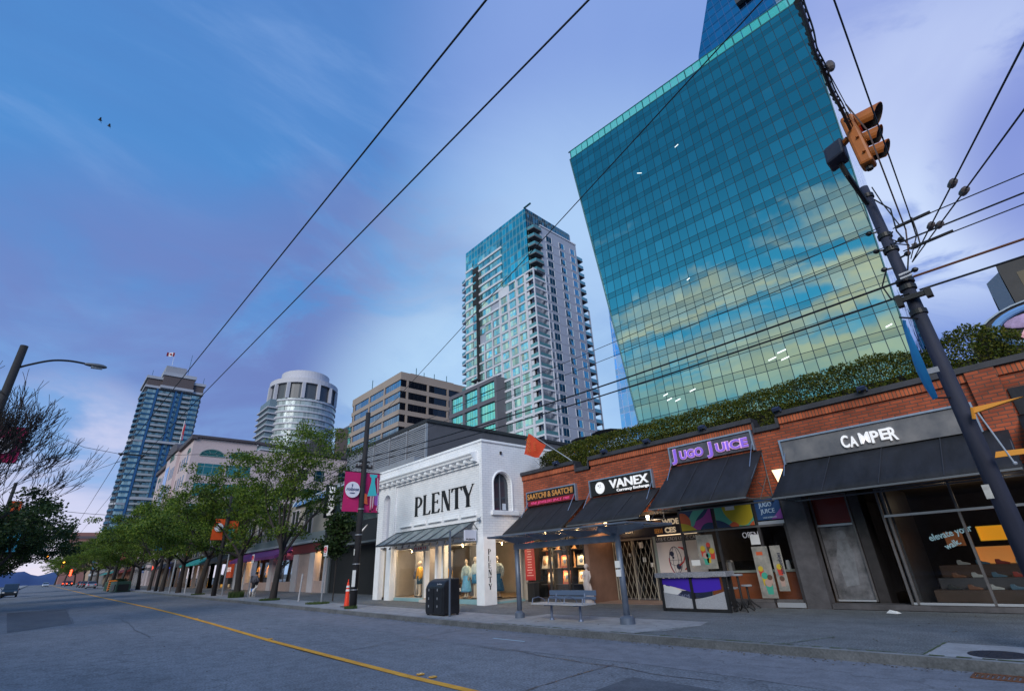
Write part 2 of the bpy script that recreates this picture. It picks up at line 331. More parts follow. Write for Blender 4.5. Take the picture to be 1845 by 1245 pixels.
def textmesh(body, size=1, ext=.01, off=0.0, sx=1.0, spacing=1.0, align='LEFT', shear=0.0):
    cu = bpy.data.curves.new('lettering', 'FONT'); cu.body = body; cu.size = size; cu.extrude = ext; cu.offset = off; cu.space_character = spacing; cu.align_x = align; cu.shear = shear; cu.resolution_u = 3
    ob = bpy.data.objects.new('lettering', cu); COL.objects.link(ob); bpy.context.view_layer.update()
    me = bpy.data.meshes.new_from_object(ob.evaluated_get(bpy.context.evaluated_depsgraph_get()))
    bpy.data.objects.remove(ob); bpy.data.curves.remove(cu); me.transform(Matrix.Diagonal((sx, 1, 1, 1))); return me
def text(body, pos, size, mat, parent, name='lettering', face='y', width=None, rot=0.0, **k):
    "flat lettering on a wall that faces -Y ('y') or +X ('x'); width rescales to an exact length"
    me = textmesh(body, size, **k)
    if width:
        xs = [v.co.x for v in me.vertices]; me.transform(Matrix.Diagonal((width / (max(xs) - min(xs)), 1, 1, 1)))
    T = Matrix.Rotation(R(90), 4, 'X')
    if rot: T = T @ Matrix.Rotation(R(rot), 4, 'Z')
    if face == 'x': T = Matrix.Rotation(R(90), 4, 'Z') @ T
    o = ORG.get(parent.name, Vector()) if parent else Vector()
    me.transform(Matrix.Translation(Vector(pos) - o) @ T)
    ob = bpy.data.objects.new(name, me); COL.objects.link(ob); me.materials.clear(); me.materials.append(mat)
    if parent: ob.parent = parent; ORG[ob.name] = o
    return ob
def gz(x): return 0.0 if x > -14 else .0095 * (-14 - x) if x > -420 else .0095 * 406 - .006 * (-420 - x)
# ------------------------------------------------------------------ ground, road, pavements
XS = [900, 300, 100, 40, 15, 6, 0, -6, -14, -30, -50, -70, -90, -120, -160, -220, -300, -420, -600, -900, -1500, -3000]
def strip(y0, y1, dz, xs=XS, mb=None, ys=None):
    mb = mb or MB(); ys = ys or [y0, y1]; k = len(mb.v)
    vs = [(x, y, gz(x) + dz) for x in xs for y in ys]; m = len(ys); fs = []
    for i in range(len(xs) - 1):
        for j in range(m - 1): fs.append((i * m + j, (i + 1) * m + j, (i + 1) * m + j + 1, i * m + j + 1))
    return mb.add(vs, fs)
asph = ground_mat('asphalt', (.155, .168, .198), (.215, .228, .262), 24, .55, bump=.7, speck=.5, crack=.35)
asph2 = ground_mat('asphalt_pale', (.175, .185, .22), (.215, .222, .26), 30, .8, bump=.4, speck=.22, crack=.3)
conc = ground_mat('pavement_concrete', (.28, .285, .31), (.36, .365, .39), 30, .9, bump=.25, speck=.12)
aggr = ground_mat('exposed_aggregate', (.125, .138, .15), (.175, .185, .20), 34, 1.4, bump=.9, speck=.8)
kerbm = ground_mat('kerb_concrete', (.17, .175, .18), (.28, .285, .30), 25, 2.2, bump=.3, speck=.2)
strip(-1800, 1800, -.25, ys=[-1800, 1800]).build('ground', M('earth', (.07, .075, .07), .95, var=.3), kind='structure')
strip(-3.2, 10.52, 0, ys=[-3.2, 3, 7, 10.52]).build('road', asph, kind='structure')
# paler resurfaced strip by the far kerb
PX = [30, 6, 0, -3, -6, -9, -12, -14, -18, -24, -30, -40, -52]
mb = MB()
lo = [8.35 + .12 * math.sin(i * 1.9) for i in range(len(PX))]; lo[-1] = 10.3; lo[-2] = 9.4; lo[-3] = 8.9
vs = []
for x, y in zip(PX, lo): vs += [(x, y, gz(x) + .004), (x, 10.5, gz(x) + .004)]
mb.add(vs, [(2 * i, 2 * i + 2, 2 * i + 3, 2 * i + 1) for i in range(len(PX) - 1)]).build('road_resurfaced_strip', asph2, kind='structure')
# yellow centre line with reflectors
ylw = M('road_paint_yellow', (.95, .38, .02), .7, var=.25, vs=3, bump=.3, bs=40)
LP_ = [(12, 5.32), (0, 5.32), (-9, 5.34), (-17, 5.52), (-25, 5.75), (-33, 5.9), (-42, 5.95), (-60, 5.8), (-90, 5.6), (-140, 5.5), (-220, 5.4), (-300, 5.4), (-420, 5.4)]
b = MB(); vs = []
for x, y in LP_: w = .075 + .0006 * min(60, -min(0, x)); vs += [(x, y - w, gz(x) + .008), (x, y + w, gz(x) + .008)]
b.add(vs, [(2 * i, 2 * i + 2, 2 * i + 3, 2 * i + 1) for i in range(len(LP_) - 1)]); b.build('centre_line', ylw, kind='structure')
refl = M('reflector_amber', (.75, .38, .05), .35)
for i, x in enumerate((-8.85, -8.45, -17.4, -28.6)):
    b = MB(); b.box(x - .05, x + .05, 5.47 + .1 * (i == 2) + .35 * (i == 3), 5.59 + .1 * (i == 2) + .35 * (i == 3), gz(x) + .008, gz(x) + .03)
    tag(set_origin(b.build('road_reflector', refl, bevel=.008)), ['square amber road reflector beside the yellow line, farther left of the near pair', 'square amber road reflector beside the yellow line, nearest the bottom edge', 'amber road reflector half way up the yellow line', 'amber road reflector farthest up the yellow line'][i], 'road reflector', 'amber reflectors along the centre line')
# darker repair patches, tyre-polished bands and sealed cracks
pm_ = ground_mat('asphalt_patch', (.085, .095, .120), (.115, .125, .15), 26, .9, bump=.5, speck=.3)
b = MB(); b.poly([(x, y, gz(x) + .003) for x, y in ((-30.3, -.4), (-32.6, 1.7), (-50, 2.0), (-50, -1.0))]); b.build('repair_patch', pm_, kind='structure')
b = MB(); b.poly([(-3.2, 6.3, .003), (-5.6, 6.35, .003), (-5.7, 7.5, .003), (-3.3, 7.45, .003)]); b.build('repair_patch', pm_, kind='structure')
seal = M('crack_sealant', (.035, .038, .05), .5); b = MB(); random.seed(3)
for (x0, y0, x1, y1) in ((-30.3, -.4, -32.6, 1.7), (-32.6, 1.7, -50, 2.0), (-6.2, 2.6, -6.6, 8.2), (-13, 5.9, -13.8, 10.2), (-22, 3.2, -34, 3.6), (-4.4, 7.9, -10.5, 8.2), (-26, 6.2, -27, 10.2)):
    n = 26; pts = []
    for k in range(n + 1):
        t_ = k / n; x, y = x0 + (x1 - x0) * t_, y0 + (y1 - y0) * t_ + .09 * noise.noise(Vector((t_ * 5 + x0, y0, 0))) * 2; pts.append((x + .06 * noise.noise(Vector((t_ * 9, x0, 3))), y))
    for k in range(n):
        w = random.uniform(.006, .017); (a, b_), (c_, d_) = pts[k], pts[k + 1]; dx, dy = c_ - a, d_ - b_; L_ = math.hypot(dx, dy); nx, ny = -dy / L_ * w, dx / L_ * w
        b.quad((a - nx, b_ - ny, gz(a) + .0075), (c_ - nx, d_ - ny, gz(c_) + .0075), (c_ + nx, d_ + ny, gz(c_) + .0075), (a + nx, b_ + ny, gz(a) + .0075))
b.build('road_cracks', seal, kind='stuff')
# faint chalk mark in the kerb lane
tag(MB().box(-11.4, -10.2, 9.28, 9.33, .006, .0085).build('painted_dash', M('chalk_blue', (.35, .5, .62), .8)), kind='structure')
# far pavement with kerb
KX = [x for x in XS if x <= 40]
strip(10.44, 10.66, .15, xs=KX, ys=[10.52, 10.68]).build('kerb', kerbm, kind='structure')
strip(0, 0, 0, xs=KX[:1]).f
kb = MB()
for i in range(len(KX) - 1):
    a, b = KX[i], KX[i + 1]
    kb.add([(a, 10.50, gz(a) - .02), (b, 10.50, gz(b) - .02), (b, 10.52, gz(b) + .15), (a, 10.52, gz(a) + .15)], [(0, 1, 2, 3)])
kb.build('kerb_face', ground_mat('kerb_face', (.09, .095, .10), (.15, .155, .165), 25, 2.2, bump=.3, speck=.25), kind='structure')
strip(10.68, 20, .146, xs=KX, ys=[10.68, 13.2, 20]).build('pavement', aggr, kind='structure')
# concrete bands: slab strip along the kerb left of the shelter, bus stop pad and utility pad
CX = [-13.4, -20, -30, -50, -70, -90, -120, -160, -220, -300, -420]
strip(10.68, 12.6, .150, xs=CX, ys=[10.68, 12.55]).build('pavement_concrete_strip', conc, kind='structure')
pad = MB(); pad.poly([(-13.4, 10.68, .150), (-8.05, 10.68, .150), (-7.55, 11.4, .150), (-7.3, 12.6, .150), (-7.5, 13.35, .150), (-13.4, 13.35, .150)])
pad.build('bus_stop_pad', conc, kind='structure')
MB().poly([(-2.45, 10.68, .151), (3, 10.68, .151), (3, 12.1, .151), (-2.4, 12.1, .151)]).build('utility_pad', conc, kind='structure')
# joints with moss
moss = M('moss', (.07, .10, .03), .95, var=.5, vs=14)
mj = MB()
for x0, x1 in ((-13, -9.4), (-8.6, -5.2), (-5.0, -3.2), (-3.0, -1.4), (-1.2, 2)):
    x = x0
    while x < x1:
        l = random.uniform(.08, .35); w = random.uniform(.012, .04)
        mj.quad((x, 10.675 - w, .157), (x + l, 10.68 - w * .6, .157), (x + l, 10.69 + w * .5, .157), (x, 10.685 + w, .157)); x += l + random.uniform(0, .15)
for x0, y0, x1, y1 in ((-4.6, 10.7, -4.1, 12.0), (-2.45, 10.7, -2.4, 12.1), (-7.9, 10.7, -7.4, 12.3)):
    for t in range(14):
        a, b = t / 14, (t + .8) / 14; w = random.uniform(.008, .025)
        mj.quad((x0 + (x1 - x0) * a - w, y0 + (y1 - y0) * a, .158), (x0 + (x1 - x0) * b - w, y0 + (y1 - y0) * b, .158), (x0 + (x1 - x0) * b + w, y0 + (y1 - y0) * b, .158), (x0 + (x1 - x0) * a + w, y0 + (y1 - y0) * a, .158))
mj.build('moss_in_joints', moss, kind='stuff')
iron = M('cast_iron', (.05, .055, .075), .6, metal=.6, var=.3, vs=30, bump=.6, bs=60)
t = thing('manhole_cover', 'round dark iron cover set in the pale pad by the kerb', 'manhole cover', (-1.62, 11.15, .153))
b = MB(); b.disc((-1.62, 11.15, .153), 'z', .36, .006, 32); b.build('lid', iron, t)
b = MB(); 
for k in range(5): b.box(-1.9 + k * .14, -1.86 + k * .14, 10.95, 11.35, .159, .163)
b.build('tread_bars', iron, t)
t = thing('drain_grate', 'rusty iron drain grate in the gutter at the kerb foot', 'drain grate', (-1.55, 10.2, .01))
rust = M('rust', (.16, .07, .04), .85, metal=.2, var=.4, vs=20)
b = MB(); b.box(-1.85, -1.25, 10.02, 10.06, .008, .02); b.box(-1.85, -1.25, 10.36, 10.4, .008, .02); b.box(-1.85, -1.81, 10.06, 10.36, .008, .02); b.box(-1.29, -1.25, 10.06, 10.36, .008, .02); b.build('frame', rust, t)
b = MB()
for k in range(9): b.box(-1.78 + k * .055, -1.755 + k * .055, 10.06, 10.36, .006, .016)
b.build('bars', rust, t)
set_origin(tag(MB().add([(-4.35, 16.75, .152), (-4.1, 16.62, .152), (-4.02, 16.78, .152), (-4.2, 16.9, .152), (-4.25, 16.74, .23), (-4.1, 16.75, .20)], [(0, 1, 4), (1, 5, 4), (1, 2, 5), (2, 3, 5), (3, 4, 5), (3, 0, 4)]).build('paper_scrap', M('litter_white', (.8, .8, .82), .8)), 'crumpled white scrap of paper on the pavement before the shoe shop', 'litter'))
# near pavement, on the camera side
strip(-9, -3.2, .15, xs=XS, ys=[-9, -3.35]).build('near_pavement', conc, kind='structure')
strip(-3.35, -3.2, .154, xs=XS, ys=[-3.35, -3.2]).build('near_kerb', kerbm, kind='structure')
# far hills
hm = M('hill_blue', (.035, .075, .20), 1.0, var=.25, vs=.004)
mb = MB(); n = 60; pr = []
for i in range(n + 1):
    y = -420 + i * 22; h = 44 + 34 * noise.noise(Vector((i * .13, 2, 0))) + 10 * noise.noise(Vector((i * .5, 7, 0))) + 16
    pr.append((y, max(12, h)))
vs = []
for y, h in pr: vs += [(-2600, y, -40), (-2650, y, h * .6), (-2800, y, h * 1.15), (-3100, y, h * .9)]
mb.add(vs, [(4 * i + j, 4 * i + j + 1, 4 * i + j + 5, 4 * i + j + 4) for i in range(n) for j in range(3)]).build('hills', hm, smooth=True, kind='structure')
# ------------------------------------------------------------------ brick shop row on the right
FY = 17.4
brick = brick_mat('red_brick', (.41, .085, .033), (.25, .050, .021), (.11, .06, .045), .30, .095, .012)
solb = brick_mat('soldier_brick', (.50, .12, .045), (.35, .075, .03), (.11, .065, .045), .095, .30, .012, off=0)
coping = M('coping_dark', (.035, .035, .045), .6, var=.3, vs=3)
awnm = M('awning_black', (.014, .015, .021), .8, var=.5, vs=1.8, bump=1.0, bs=3.5, stretch=(1.6, .5, .5))
steel = M('brushed_frame', (.30, .36, .47), .4, metal=.6, var=.15, vs=5)
darkfr = M('storefront_dark', (.045, .04, .042), .45, metal=.2, var=.3, vs=4)
midfr = M('storefront_grey', (.16, .15, .155), .4, metal=.4, var=.2, vs=4)
pierm = M('pier_stone', (.085, .08, .088), .8, var=.3, vs=3, bump=.4, bs=30)
alum = M('aluminium_sill', (.55, .57, .62), .35, metal=.5)
black = M('black_void', (.006, .006, .007), .9)
clear = glass_mat('shop_glass', (.93, .97, .97), .01)
dimglass = glass_mat('shop_glass_dim', (.55, .6, .62), .03)
bb = thing('brick_building', 'one storey red brick row of shops with stepped parapet and black awnings', 'building', (-8, FY, .15))
w = MB()
for x0, x1 in ((-18.6, -15.0), (-14.1, -6.72), (-5.85, -.95), (-.35, 9)): w.box(x0, x1, FY, FY + .3, 3.42, 5.62)
for x0, x1 in ((-15.0, -14.1), (-6.72, -5.85)): w.box(x0, x1, FY, FY + .3, 3.42, 5.5)
w.box(-18.6, -18.3, FY + .3, FY + 16, .1, 5.6)
w.build('wall', brick, bb)
w = MB()
for x0, x1 in ((-18.6, -15.0), (-14.1, -6.72), (-5.85, -.95), (-.35, 9)): w.box(x0, x1, FY - .07, FY + .3, 5.624, 5.86)
w.build('soldier_course', solb, bb, label='upright brick course standing proud under the coping')
w = MB(); w.box(-.95, -.35, FY - .14, FY + .3, 3.42, 5.9); w.build('pier', brick, bb, label='projecting brick pier right of the shoe shop')
w = MB()
for x0, x1 in ((-18.7, -14.98), (-14.12, -6.68), (-5.87, 9)): w.box(x0, x1, FY - .16, FY + .42, 5.864, 6.02)
for x0, x1 in ((-14.98, -14.12), (-6.68, -5.87)): w.box(x0, x1, FY - .10, FY + .42, 5.5, 5.66)
for x in (-14.98, -14.2, -6.72, -5.93): w.box(x, x + .08, FY - .12, FY + .42, 5.5, 5.86)
w.build('coping', coping, bb)
MB().box(-18.3, 9, FY + .3, FY + 16, 5.2, 5.35).build('roof_deck', M('roof_gravel', (.12, .12, .12), .9), bb)
# ceiling of the shops and back walls
w = MB(); w.box(-18.3, 9, FY + .0, FY + .3, 3.30, 3.42); w.box(-18.3, 9, FY + .3, FY + 8, 3.40, 3.46); w.build('soffit', M('soffit', (.10, .085, .075), .8), bb)
w = MB(); w.box(-18.3, 9, FY + 7.9, FY + 8, .1, 3.4)
for x in (-14.9, -10.25, -5.75): w.box(x - .05, x + .05, FY + 1.8, FY + 7.9, .1, 3.4)
w.build('inner_wall', M('inner_wall', (.10, .08, .07), .8, var=.2), bb)
MB().box(-18.3, 9, FY + .02, FY + 7.9, .12, .158).build('shop_floor', M('shop_floor', (.13, .10, .085), .5, var=.2), bb)
# piers between shops
for nm, x0, x1, y0, y1, m, lb in (('pier', -18.6, -18.32, FY, FY + .3, darkfr, 'dark end pier beside the white shop'), ('pier', -6.46, -5.82, FY - .02, FY + .4, pierm, 'rough grey pier between juice bar and shoe shop'), ('pier', -4.72, -4.45, FY + .55, FY + 1.3, darkfr, 'dark door jamb of the shoe shop')):
    MB().box(x0, x1, y0, y1, .13, 3.3).build(nm, m, bb, label=lb)
# side walls of the entrance recess (brown, lit by a lamp) 
brown = M('recess_brown', (.23, .13, .095), .7, var=.15, vs=2)
MB().box(-14.95, -14.72, FY + .0, FY + 1.9, .13, 3.3).build('recess_wall', brown, bb, label='brown side wall of the recessed entrance')
MB().box(-14.72, -10.3, FY + .0, FY + 1.9, .150, .162).build('recess_floor', M('recess_tile', (.30, .21, .18), .5, var=.1), bb)

def cable(name, pts, r, mat, label, cat='cable', group=None, sag=0.0):
    P = []
    for i in range(len(pts) - 1):
        a, b = Vector(pts[i]), Vector(pts[i + 1]); n = 14
        for k in range(n + (i == len(pts) - 2)):
            t = k / n; p = a.lerp(b, t); p.z -= sag * 4 * t * (1 - t); P.append(p)
    return set_origin(tag(MB().tube(P, r, 5).build(name, mat), label, cat, group))

def awning(x0, x1, zt, zb, yo, label, drop=.16, rods=()):
    n = 12; m = 5; c = MB(); vs = []; fs = []
    for i in range(n + 1):
        for j in range(m + 1):
            u, v = i / n, j / m
            vs.append((x0 + (x1 - x0) * u, FY - .03 + (yo - FY + .03) * v, zt + (zb - zt) * v - .025 * math.sin(math.pi * v) * (1 + .3 * math.sin(7 * u))))
    for i in range(n):
        for j in range(m): a = i * (m + 1) + j; fs.append((a, a + m + 1, a + m + 2, a + 1))
    c.add(vs, fs)
    p = c.build('awning', awnm, bb, smooth=True, label=label)
    md = p.modifiers.new('thick', 'SOLIDIFY'); md.thickness = .03; md.offset = -1
    ns = max(2, round((x1 - x0) / 1.25))
    for q_ in range(1, ns):
        xs_ = x0 + (x1 - x0) * q_ / ns; MB().prism([(xs_ - .012, FY - .05, zt + .012), (xs_ - .012, yo, zb + .022), (xs_ - .012, yo, zb + .01), (xs_ - .012, FY - .05, zt)], (.024, 0, 0)).build('seam', M('awning_seam', (.03, .032, .042), .8), p)
    f = MB(); f.box(x0, x1, yo - .02, yo + .02, zb - .07, zb - .02); f.box(x0, x1, FY - .06, FY - .01, zb - .06, zb - .02)
    for x in (x0 + .03, x1 - .03):
        f.tube([(x, FY - .03, zt - .04), (x, yo, zb - .05)], .018, 6); f.tube([(x, FY - .03, zb - .05), (x, yo, zb - .05)], .018, 6); f.tube([(x, FY - .03, zt - .04), (x, FY - .03, zb - .05)], .018, 6)
        f.tube([(x, FY - .03, (zt + zb) / 2), (x, (FY + yo) / 2, zb - .05)], .012, 6); f.tube([(x, FY - .9, zb + .5), (x, FY - .03, zb)], .012, 6)
    f.build('frame', M('awning_frame', (.16, .17, .19), .5, metal=.6), p)
    for rx in rods:
        q = MB(); q.tube([(rx, FY - .05, zt + .38), (rx - .02, yo + .55 * (FY - yo), zb + (zt - zb) * .45)], .014, 6); q.ball((rx - .02, yo + .55 * (FY - yo), zb + (zt - zb) * .45), .03, 6, 4); q.build('rod', steel, p)
    return p
awning(-18.3, -14.55, 4.26, 3.06, 15.65, 'black sloping awning over the jeweller', rods=(-18.15, -15.1))
awning(-14.25, -10.75, 4.24, 3.12, 15.65, 'black sloping awning over the currency exchange', rods=(-14.2, -11.0))
awning(-10.06, -6.62, 4.90, 3.30, 15.3, 'largest black awning, steep, over the juice bar', rods=(-9.95, -6.85))
awning(-6.02, -.62, 4.33, 3.20, 15.65, 'long black awning over the shoe shop', rods=(-5.9,))
awning(-.35, 6, 4.55, 3.2, 15.65, 'black awning right of the brick pier')
MB().box(-.30, 6, FY - .05, FY - .01, 4.56, 5.25).build('fascia', awnm, bb)

# --- signs
grey = M('sign_panel_grey', (.085, .09, .115), .6, metal=.2, var=.25, vs=3)
weath = M('sign_panel_weathered', (.125, .135, .165), .7, var=.35, vs=1.6, bump=.2, bs=6, col2=(.21, .20, .205))
blk = M('sign_black', (.012, .012, .014), .5)
def panel(name, label, x0, x1, z0, z1, mat, frame=steel, y=None, d=.10):
    y = FY if y is None else y
    t = thing(name, label, 'sign', ((x0 + x1) / 2, y, z0))
    MB().box(x0, x1, y - d, y - .005, z0, z1).build('panel', mat, t, bevel=.006)
    if frame:
        f = MB(); e = .055
        f.box(x0 - e, x1 + e, y - d - .05, y - .003, z1, z1 + e); f.box(x0 - e, x0, y - d - .05, y - .003, z0 - .05, z1); f.box(x1, x1 + e, y - d - .05, y - .003, z0 - .05, z1)
        f.build('frame', frame, t)
    return t
wht = M('letter_white', (.85, .85, .88), .5, emit=(1, .97, .95), es=.35)
tS = panel('shop_sign', 'dark sign with gold lettering and a red strip over the jeweller awning', -18.22, -15.05, 4.30, 4.94, grey)
MB().box(-18.18, -15.12, FY - .16, FY - .101, 4.56, 4.90).build('letter_board', blk, tS)
gold = M('letter_gold', (.50, .24, .07), .45, emit=(1, .4, .1), es=.08)
text('SAATCHI & SAATCHI', (-18.14, FY - .18, 4.62), .36, gold, tS, width=2.98, off=.006, ext=.015)
MB().box(-18.18, -15.12, FY - .15, FY - .102, 4.32, 4.55).build('red_strip', M('sign_red', (.22, .012, .02), .5), tS)
text('FINE JEWELERS SINCE 1985', (-17.95, FY - .16, 4.37), .17, M('letter_pink', (.75, .08, .25), .5, emit=(.9, .1, .3), es=.25), tS, width=2.55, shear=.25)
tV = panel('shop_sign', 'dark sign with white lettering and a white globe over the currency exchange', -14.15, -11.0, 4.30, 4.92, blk)
text('VANEX', (-13.05, FY - .14, 4.50), .48, wht, tV, width=1.92, off=.007, ext=.03)
text('Currency Exchange', (-12.75, FY - .13, 4.34), .15, wht, tV, width=1.6, off=.004)
g = MB(); g.disc((-13.62, FY - .13, 4.60), 'y', .245, .03, 28); g.build('globe_disc', wht, tV)
g = MB(); 
for (dx, dz, r) in ((-.07, .1, .03), (.04, .12, .022), (-.02, .05, .02), (.06, .04, .02), (0, -.02, .015)): g.disc((-13.62 + dx, FY - .134, 4.60 + dz), 'y', r, .003, 8)
g.build('globe_marks', blk, tV)
tJ = panel('shop_sign', 'grey sign with large purple and pink serif letters over the juice bar', -10.0, -6.84, 4.98, 5.58, grey)
purp = M('letter_purple', (.16, .07, .50), .4, emit=(.35, .2, 1), es=.35); pnk = M('letter_edge_pink', (.75, .45, .70), .5, emit=(1, .55, .85), es=.3)
def juice(x, s, body, wd):
    text(body, (x, FY - .15, 5.10), s, pnk, tJ, name='letter_edge', width=wd, off=.028, ext=.012)
    text(body, (x + .01, FY - .19, 5.10), s, purp, tJ, width=wd - .02, off=.006, ext=.02)
juice(-9.88, .58, 'J', .24); juice(-9.60, .42, 'UGO', .98)
juice(-8.42, .58, 'J', .24); juice(-8.14, .42, 'UICE', 1.18)
tC = panel('shop_sign', 'long weathered grey sign board with white block letters over the shoe shop', -5.94, -1.12, 4.34, 5.03, weath)
for i, (ch, dz, s) in enumerate((('C', -.01, .50), ('A', -.02, .42), ('M', .02, .44), ('P', -.01, .47), ('E', .03, .42), ('R', -.03, .52))):
    text(ch, (-4.24 + (0, .235, .475, .76, .99, 1.2)[i], FY - .14, 4.50 + dz), s, wht, tC, width=.255 if ch == 'M' else .20, off=.010, ext=.035)
# floodlights on the coping
flm = M('floodlight_blue', (.05, .07, .14), .5, metal=.4)
for i, x in enumerate((-16.0, -13.1, -10.9, -8.45, -5.75, -3.25)):
    t = thing('floodlight', ['small blue floodlight on the coping above the jeweller sign', 'small blue floodlight on the coping just right of the first parapet notch', 'small blue floodlight on the coping above the currency sign', 'small blue floodlight on the coping above the juice bar sign', 'small blue floodlight on the coping right of the second parapet notch', 'small blue floodlight on the coping above the white shoe shop letters'][i], 'floodlight', (x, FY - .1, 6.02), 'floodlights along the brick parapet')
    b = MB(); b.prism([(x - .1, FY - .34, 6.0), (x - .1, FY - .12, 6.12), (x - .1, FY - .2, 6.17), (x - .1, FY - .40, 6.08)], (.2, 0, 0)); b.build('housing', flm, t)
    b = MB(); b.box(x - .13, x - .11, FY - .24, FY - .1, 5.98, 6.1); b.box(x + .11, x + .13, FY - .24, FY - .1, 5.98, 6.1); b.box(x - .05, x + .05, FY - .16, FY + .0, 6.018, 6.045); b.build('bracket', flm, t)

# --- shop fronts
def glass(x0, x1, y, z0, z1, name='glass', parent=None, mat=None):
    return MB().quad((x0, y, z0), (x1, y, z0), (x1, y, z1), (x0, y, z1)).build(name, mat or clear, parent)
def front(x0, x1, y, z0, z1, label, fm, bars=(), hbars=(), e=.05, gmat=None, name='shop_window', sill=None):
    f = MB(); f.box(x0, x1, y - .04, y + .04, z1 - e, z1); f.box(x0, x0 + e, y - .04, y + .04, z0, z1 - e); f.box(x1 - e, x1, y - .04, y + .04, z0, z1 - e)
    for b in bars: f.box(b - e / 2, b + e / 2, y - .05, y + .05, z0, z1 - e)
    p = f.build(name, fm, bb, label=label)
    h = MB(); h.box(x0 + e, x1 - e, y - .045, y + .035, z0, z0 + e)
    h.build('bar', sill or fm, p)
    for z in hbars: MB().box(x0 + e, x1 - e, y - .056, y + .03, z - .03, z + .03).build('transom_bar', sill or fm, p)
    glass(x0 + e, x1 - e, y + .01, z0 + e, z1 - e, 'glass', p, gmat)
    return p
# jeweller
front(-18.3, -14.98, FY + .05, .28, 3.3, 'jeweller display window', darkfr, bars=(-17.1, -16.0), hbars=(2.5,), e=.06)
MB().box(-18.3, -14.98, FY, FY + .1, .13, .275).build('plinth', pierm, bb)
warm = M('lamp_warm', (1, .8, .5), .5, emit=(1, .62, .28), es=9)
lampw = M('lamp_white', (1, .9, .8), .5, emit=(1, .82, .6), es=14)
jb = thing('display_cabinet', 'black jewellery cabinet with shelves behind the jeweller window', 'cabinet', (-16.6, FY + .8, .16))
MB().box(-18.1, -15.1, FY + .95, FY + 1.0, .28, 3.2).build('back_panel', M('velvet_black', (.012, .011, .012), .9), jb)
for z in (.86, 1.52, 2.28):
    MB().box(-18.1, -15.1, FY + .35, FY + .93, z - .03, z).build('shelf', M('shelf_dark', (.05, .04, .035), .4), jb)
MB().box(-18.29, -18.25, FY + .12, FY + .95, .28, 3.2).build('side_panel', M('velvet_black'), jb)
MB().box(-17.2, -17.12, FY + .3, FY + .93, .2, 3.1).build('divider', blk, jb); MB().box(-16.1, -16.04, FY + .3, FY + .93, .2, 3.1).build('divider', blk, jb)
cream = M('card_cream', (.75, .62, .45), .7); tan = M('item_tan', (.45, .22, .08), .5, var=.4, vs=9)
jit = [(-17.85, 1.52, .3, .42, 'white stand', 0), (-17.42, 1.52, .26, .36, 'white necklace bust', 1), (-16.9, 1.52, .1, .5, 'tall brown figurine', 2), (-16.55, 1.52, .4, .4, 'cream framed medal', 3), (-15.92, 1.52, .12, .5, 'red brown figurine', 2), (-15.55, 1.52, .48, .42, 'gold framed figures', 3),
       (-17.5, .86, .32, .38, 'dark framed picture', 3), (-16.5, .86, .36, .42, 'brown framed picture', 3), (-15.6, .86, .34, .42, 'red framed picture', 3), (-17.75, 2.28, .25, .25, 'small gold item on the top shelf', 2), (-16.9, 2.28, .22, .26, 'golden vase on the top shelf', 2), (-15.9, 2.28, .2, .26, 'brass clock on the top shelf', 2)]
fr = [M('frame_gold', (.35, .22, .08), .4, metal=.5), M('frame_black', (.03, .03, .03), .4), M('frame_brown', (.14, .07, .03), .5), M('frame_red', (.45, .10, .05), .5)]
for i, (x, z, wd, ht, nm, k) in enumerate(jit):
    lb = nm + ' in the jeweller window, ' + ['beside the left window post', 'left bay, middle shelf', 'centre bay, middle shelf', 'centre bay, middle shelf beside a figurine', 'right bay, middle shelf', 'right bay, middle shelf, largest', 'left bay, lower shelf', 'centre bay, lower shelf', 'right bay, lower shelf', 'left bay', 'centre bay', 'right bay'][i]
    y = FY + .40; wd *= 1.3; ht *= 1.3
    t = thing('display_item', lb, 'ornament', (x, y, z), 'ornaments on the jeweller shelves')
    if k == 3:
        MB().prism([(x - wd / 2, y, z), (x + wd / 2, y, z), (x + wd / 2, y + .08, z + ht), (x - wd / 2, y + .08, z + ht)], (0, .03, 0)).build('frame', fr[i % 4], t)
        MB().prism([(x - wd * .36, y - .004, z + ht * .16), (x + wd * .36, y - .004, z + ht * .16), (x + wd * .36, y + .058, z + ht * .86), (x - wd * .36, y + .058, z + ht * .86)], (0, .006, 0)).build('picture', cream if i % 4 != 3 else tan, t)
        b = MB(); b.ball((x, y + .02, z + ht * .5), (wd * .18, .02, ht * .2), 10, 6); b.build('relief', [tan, M('relief_blue', (.12, .16, .22), .5)][i % 2], t)
    elif k == 2:
        b = MB(); r = wd * .5; b.loft([(z, x, y, r, r), (z + .04, x, y, r, r), (z + .06, x, y, r * .5, r * .5), (z + ht * .5, x, y, r * .8, r * .7), (z + ht * .75, x, y, r * .55, r * .5), (z + ht * .82, x, y, r * .3, r * .3), (z + ht * .9, x, y, r * .42, r * .42), (z + ht, x, y, r * .15, r * .15)], 10); b.build('body', tan, t, smooth=True)
    else:
        b = MB(); b.prism([(x - wd / 2, y, z), (x + wd / 2, y, z), (x + wd / 2 - .03, y + .12, z + ht), (x - wd / 2 + .03, y + .12, z + ht)], (0, .05, 0)); b.build('card', cream, t)
        b = MB(); b.ball((x, y + .03, z + ht * .45), (wd * .3, .03, ht * .25), 10, 6); b.build('pendant', tan if k == 0 else M('silver', (.6, .62, .65), .3, metal=.8), t)
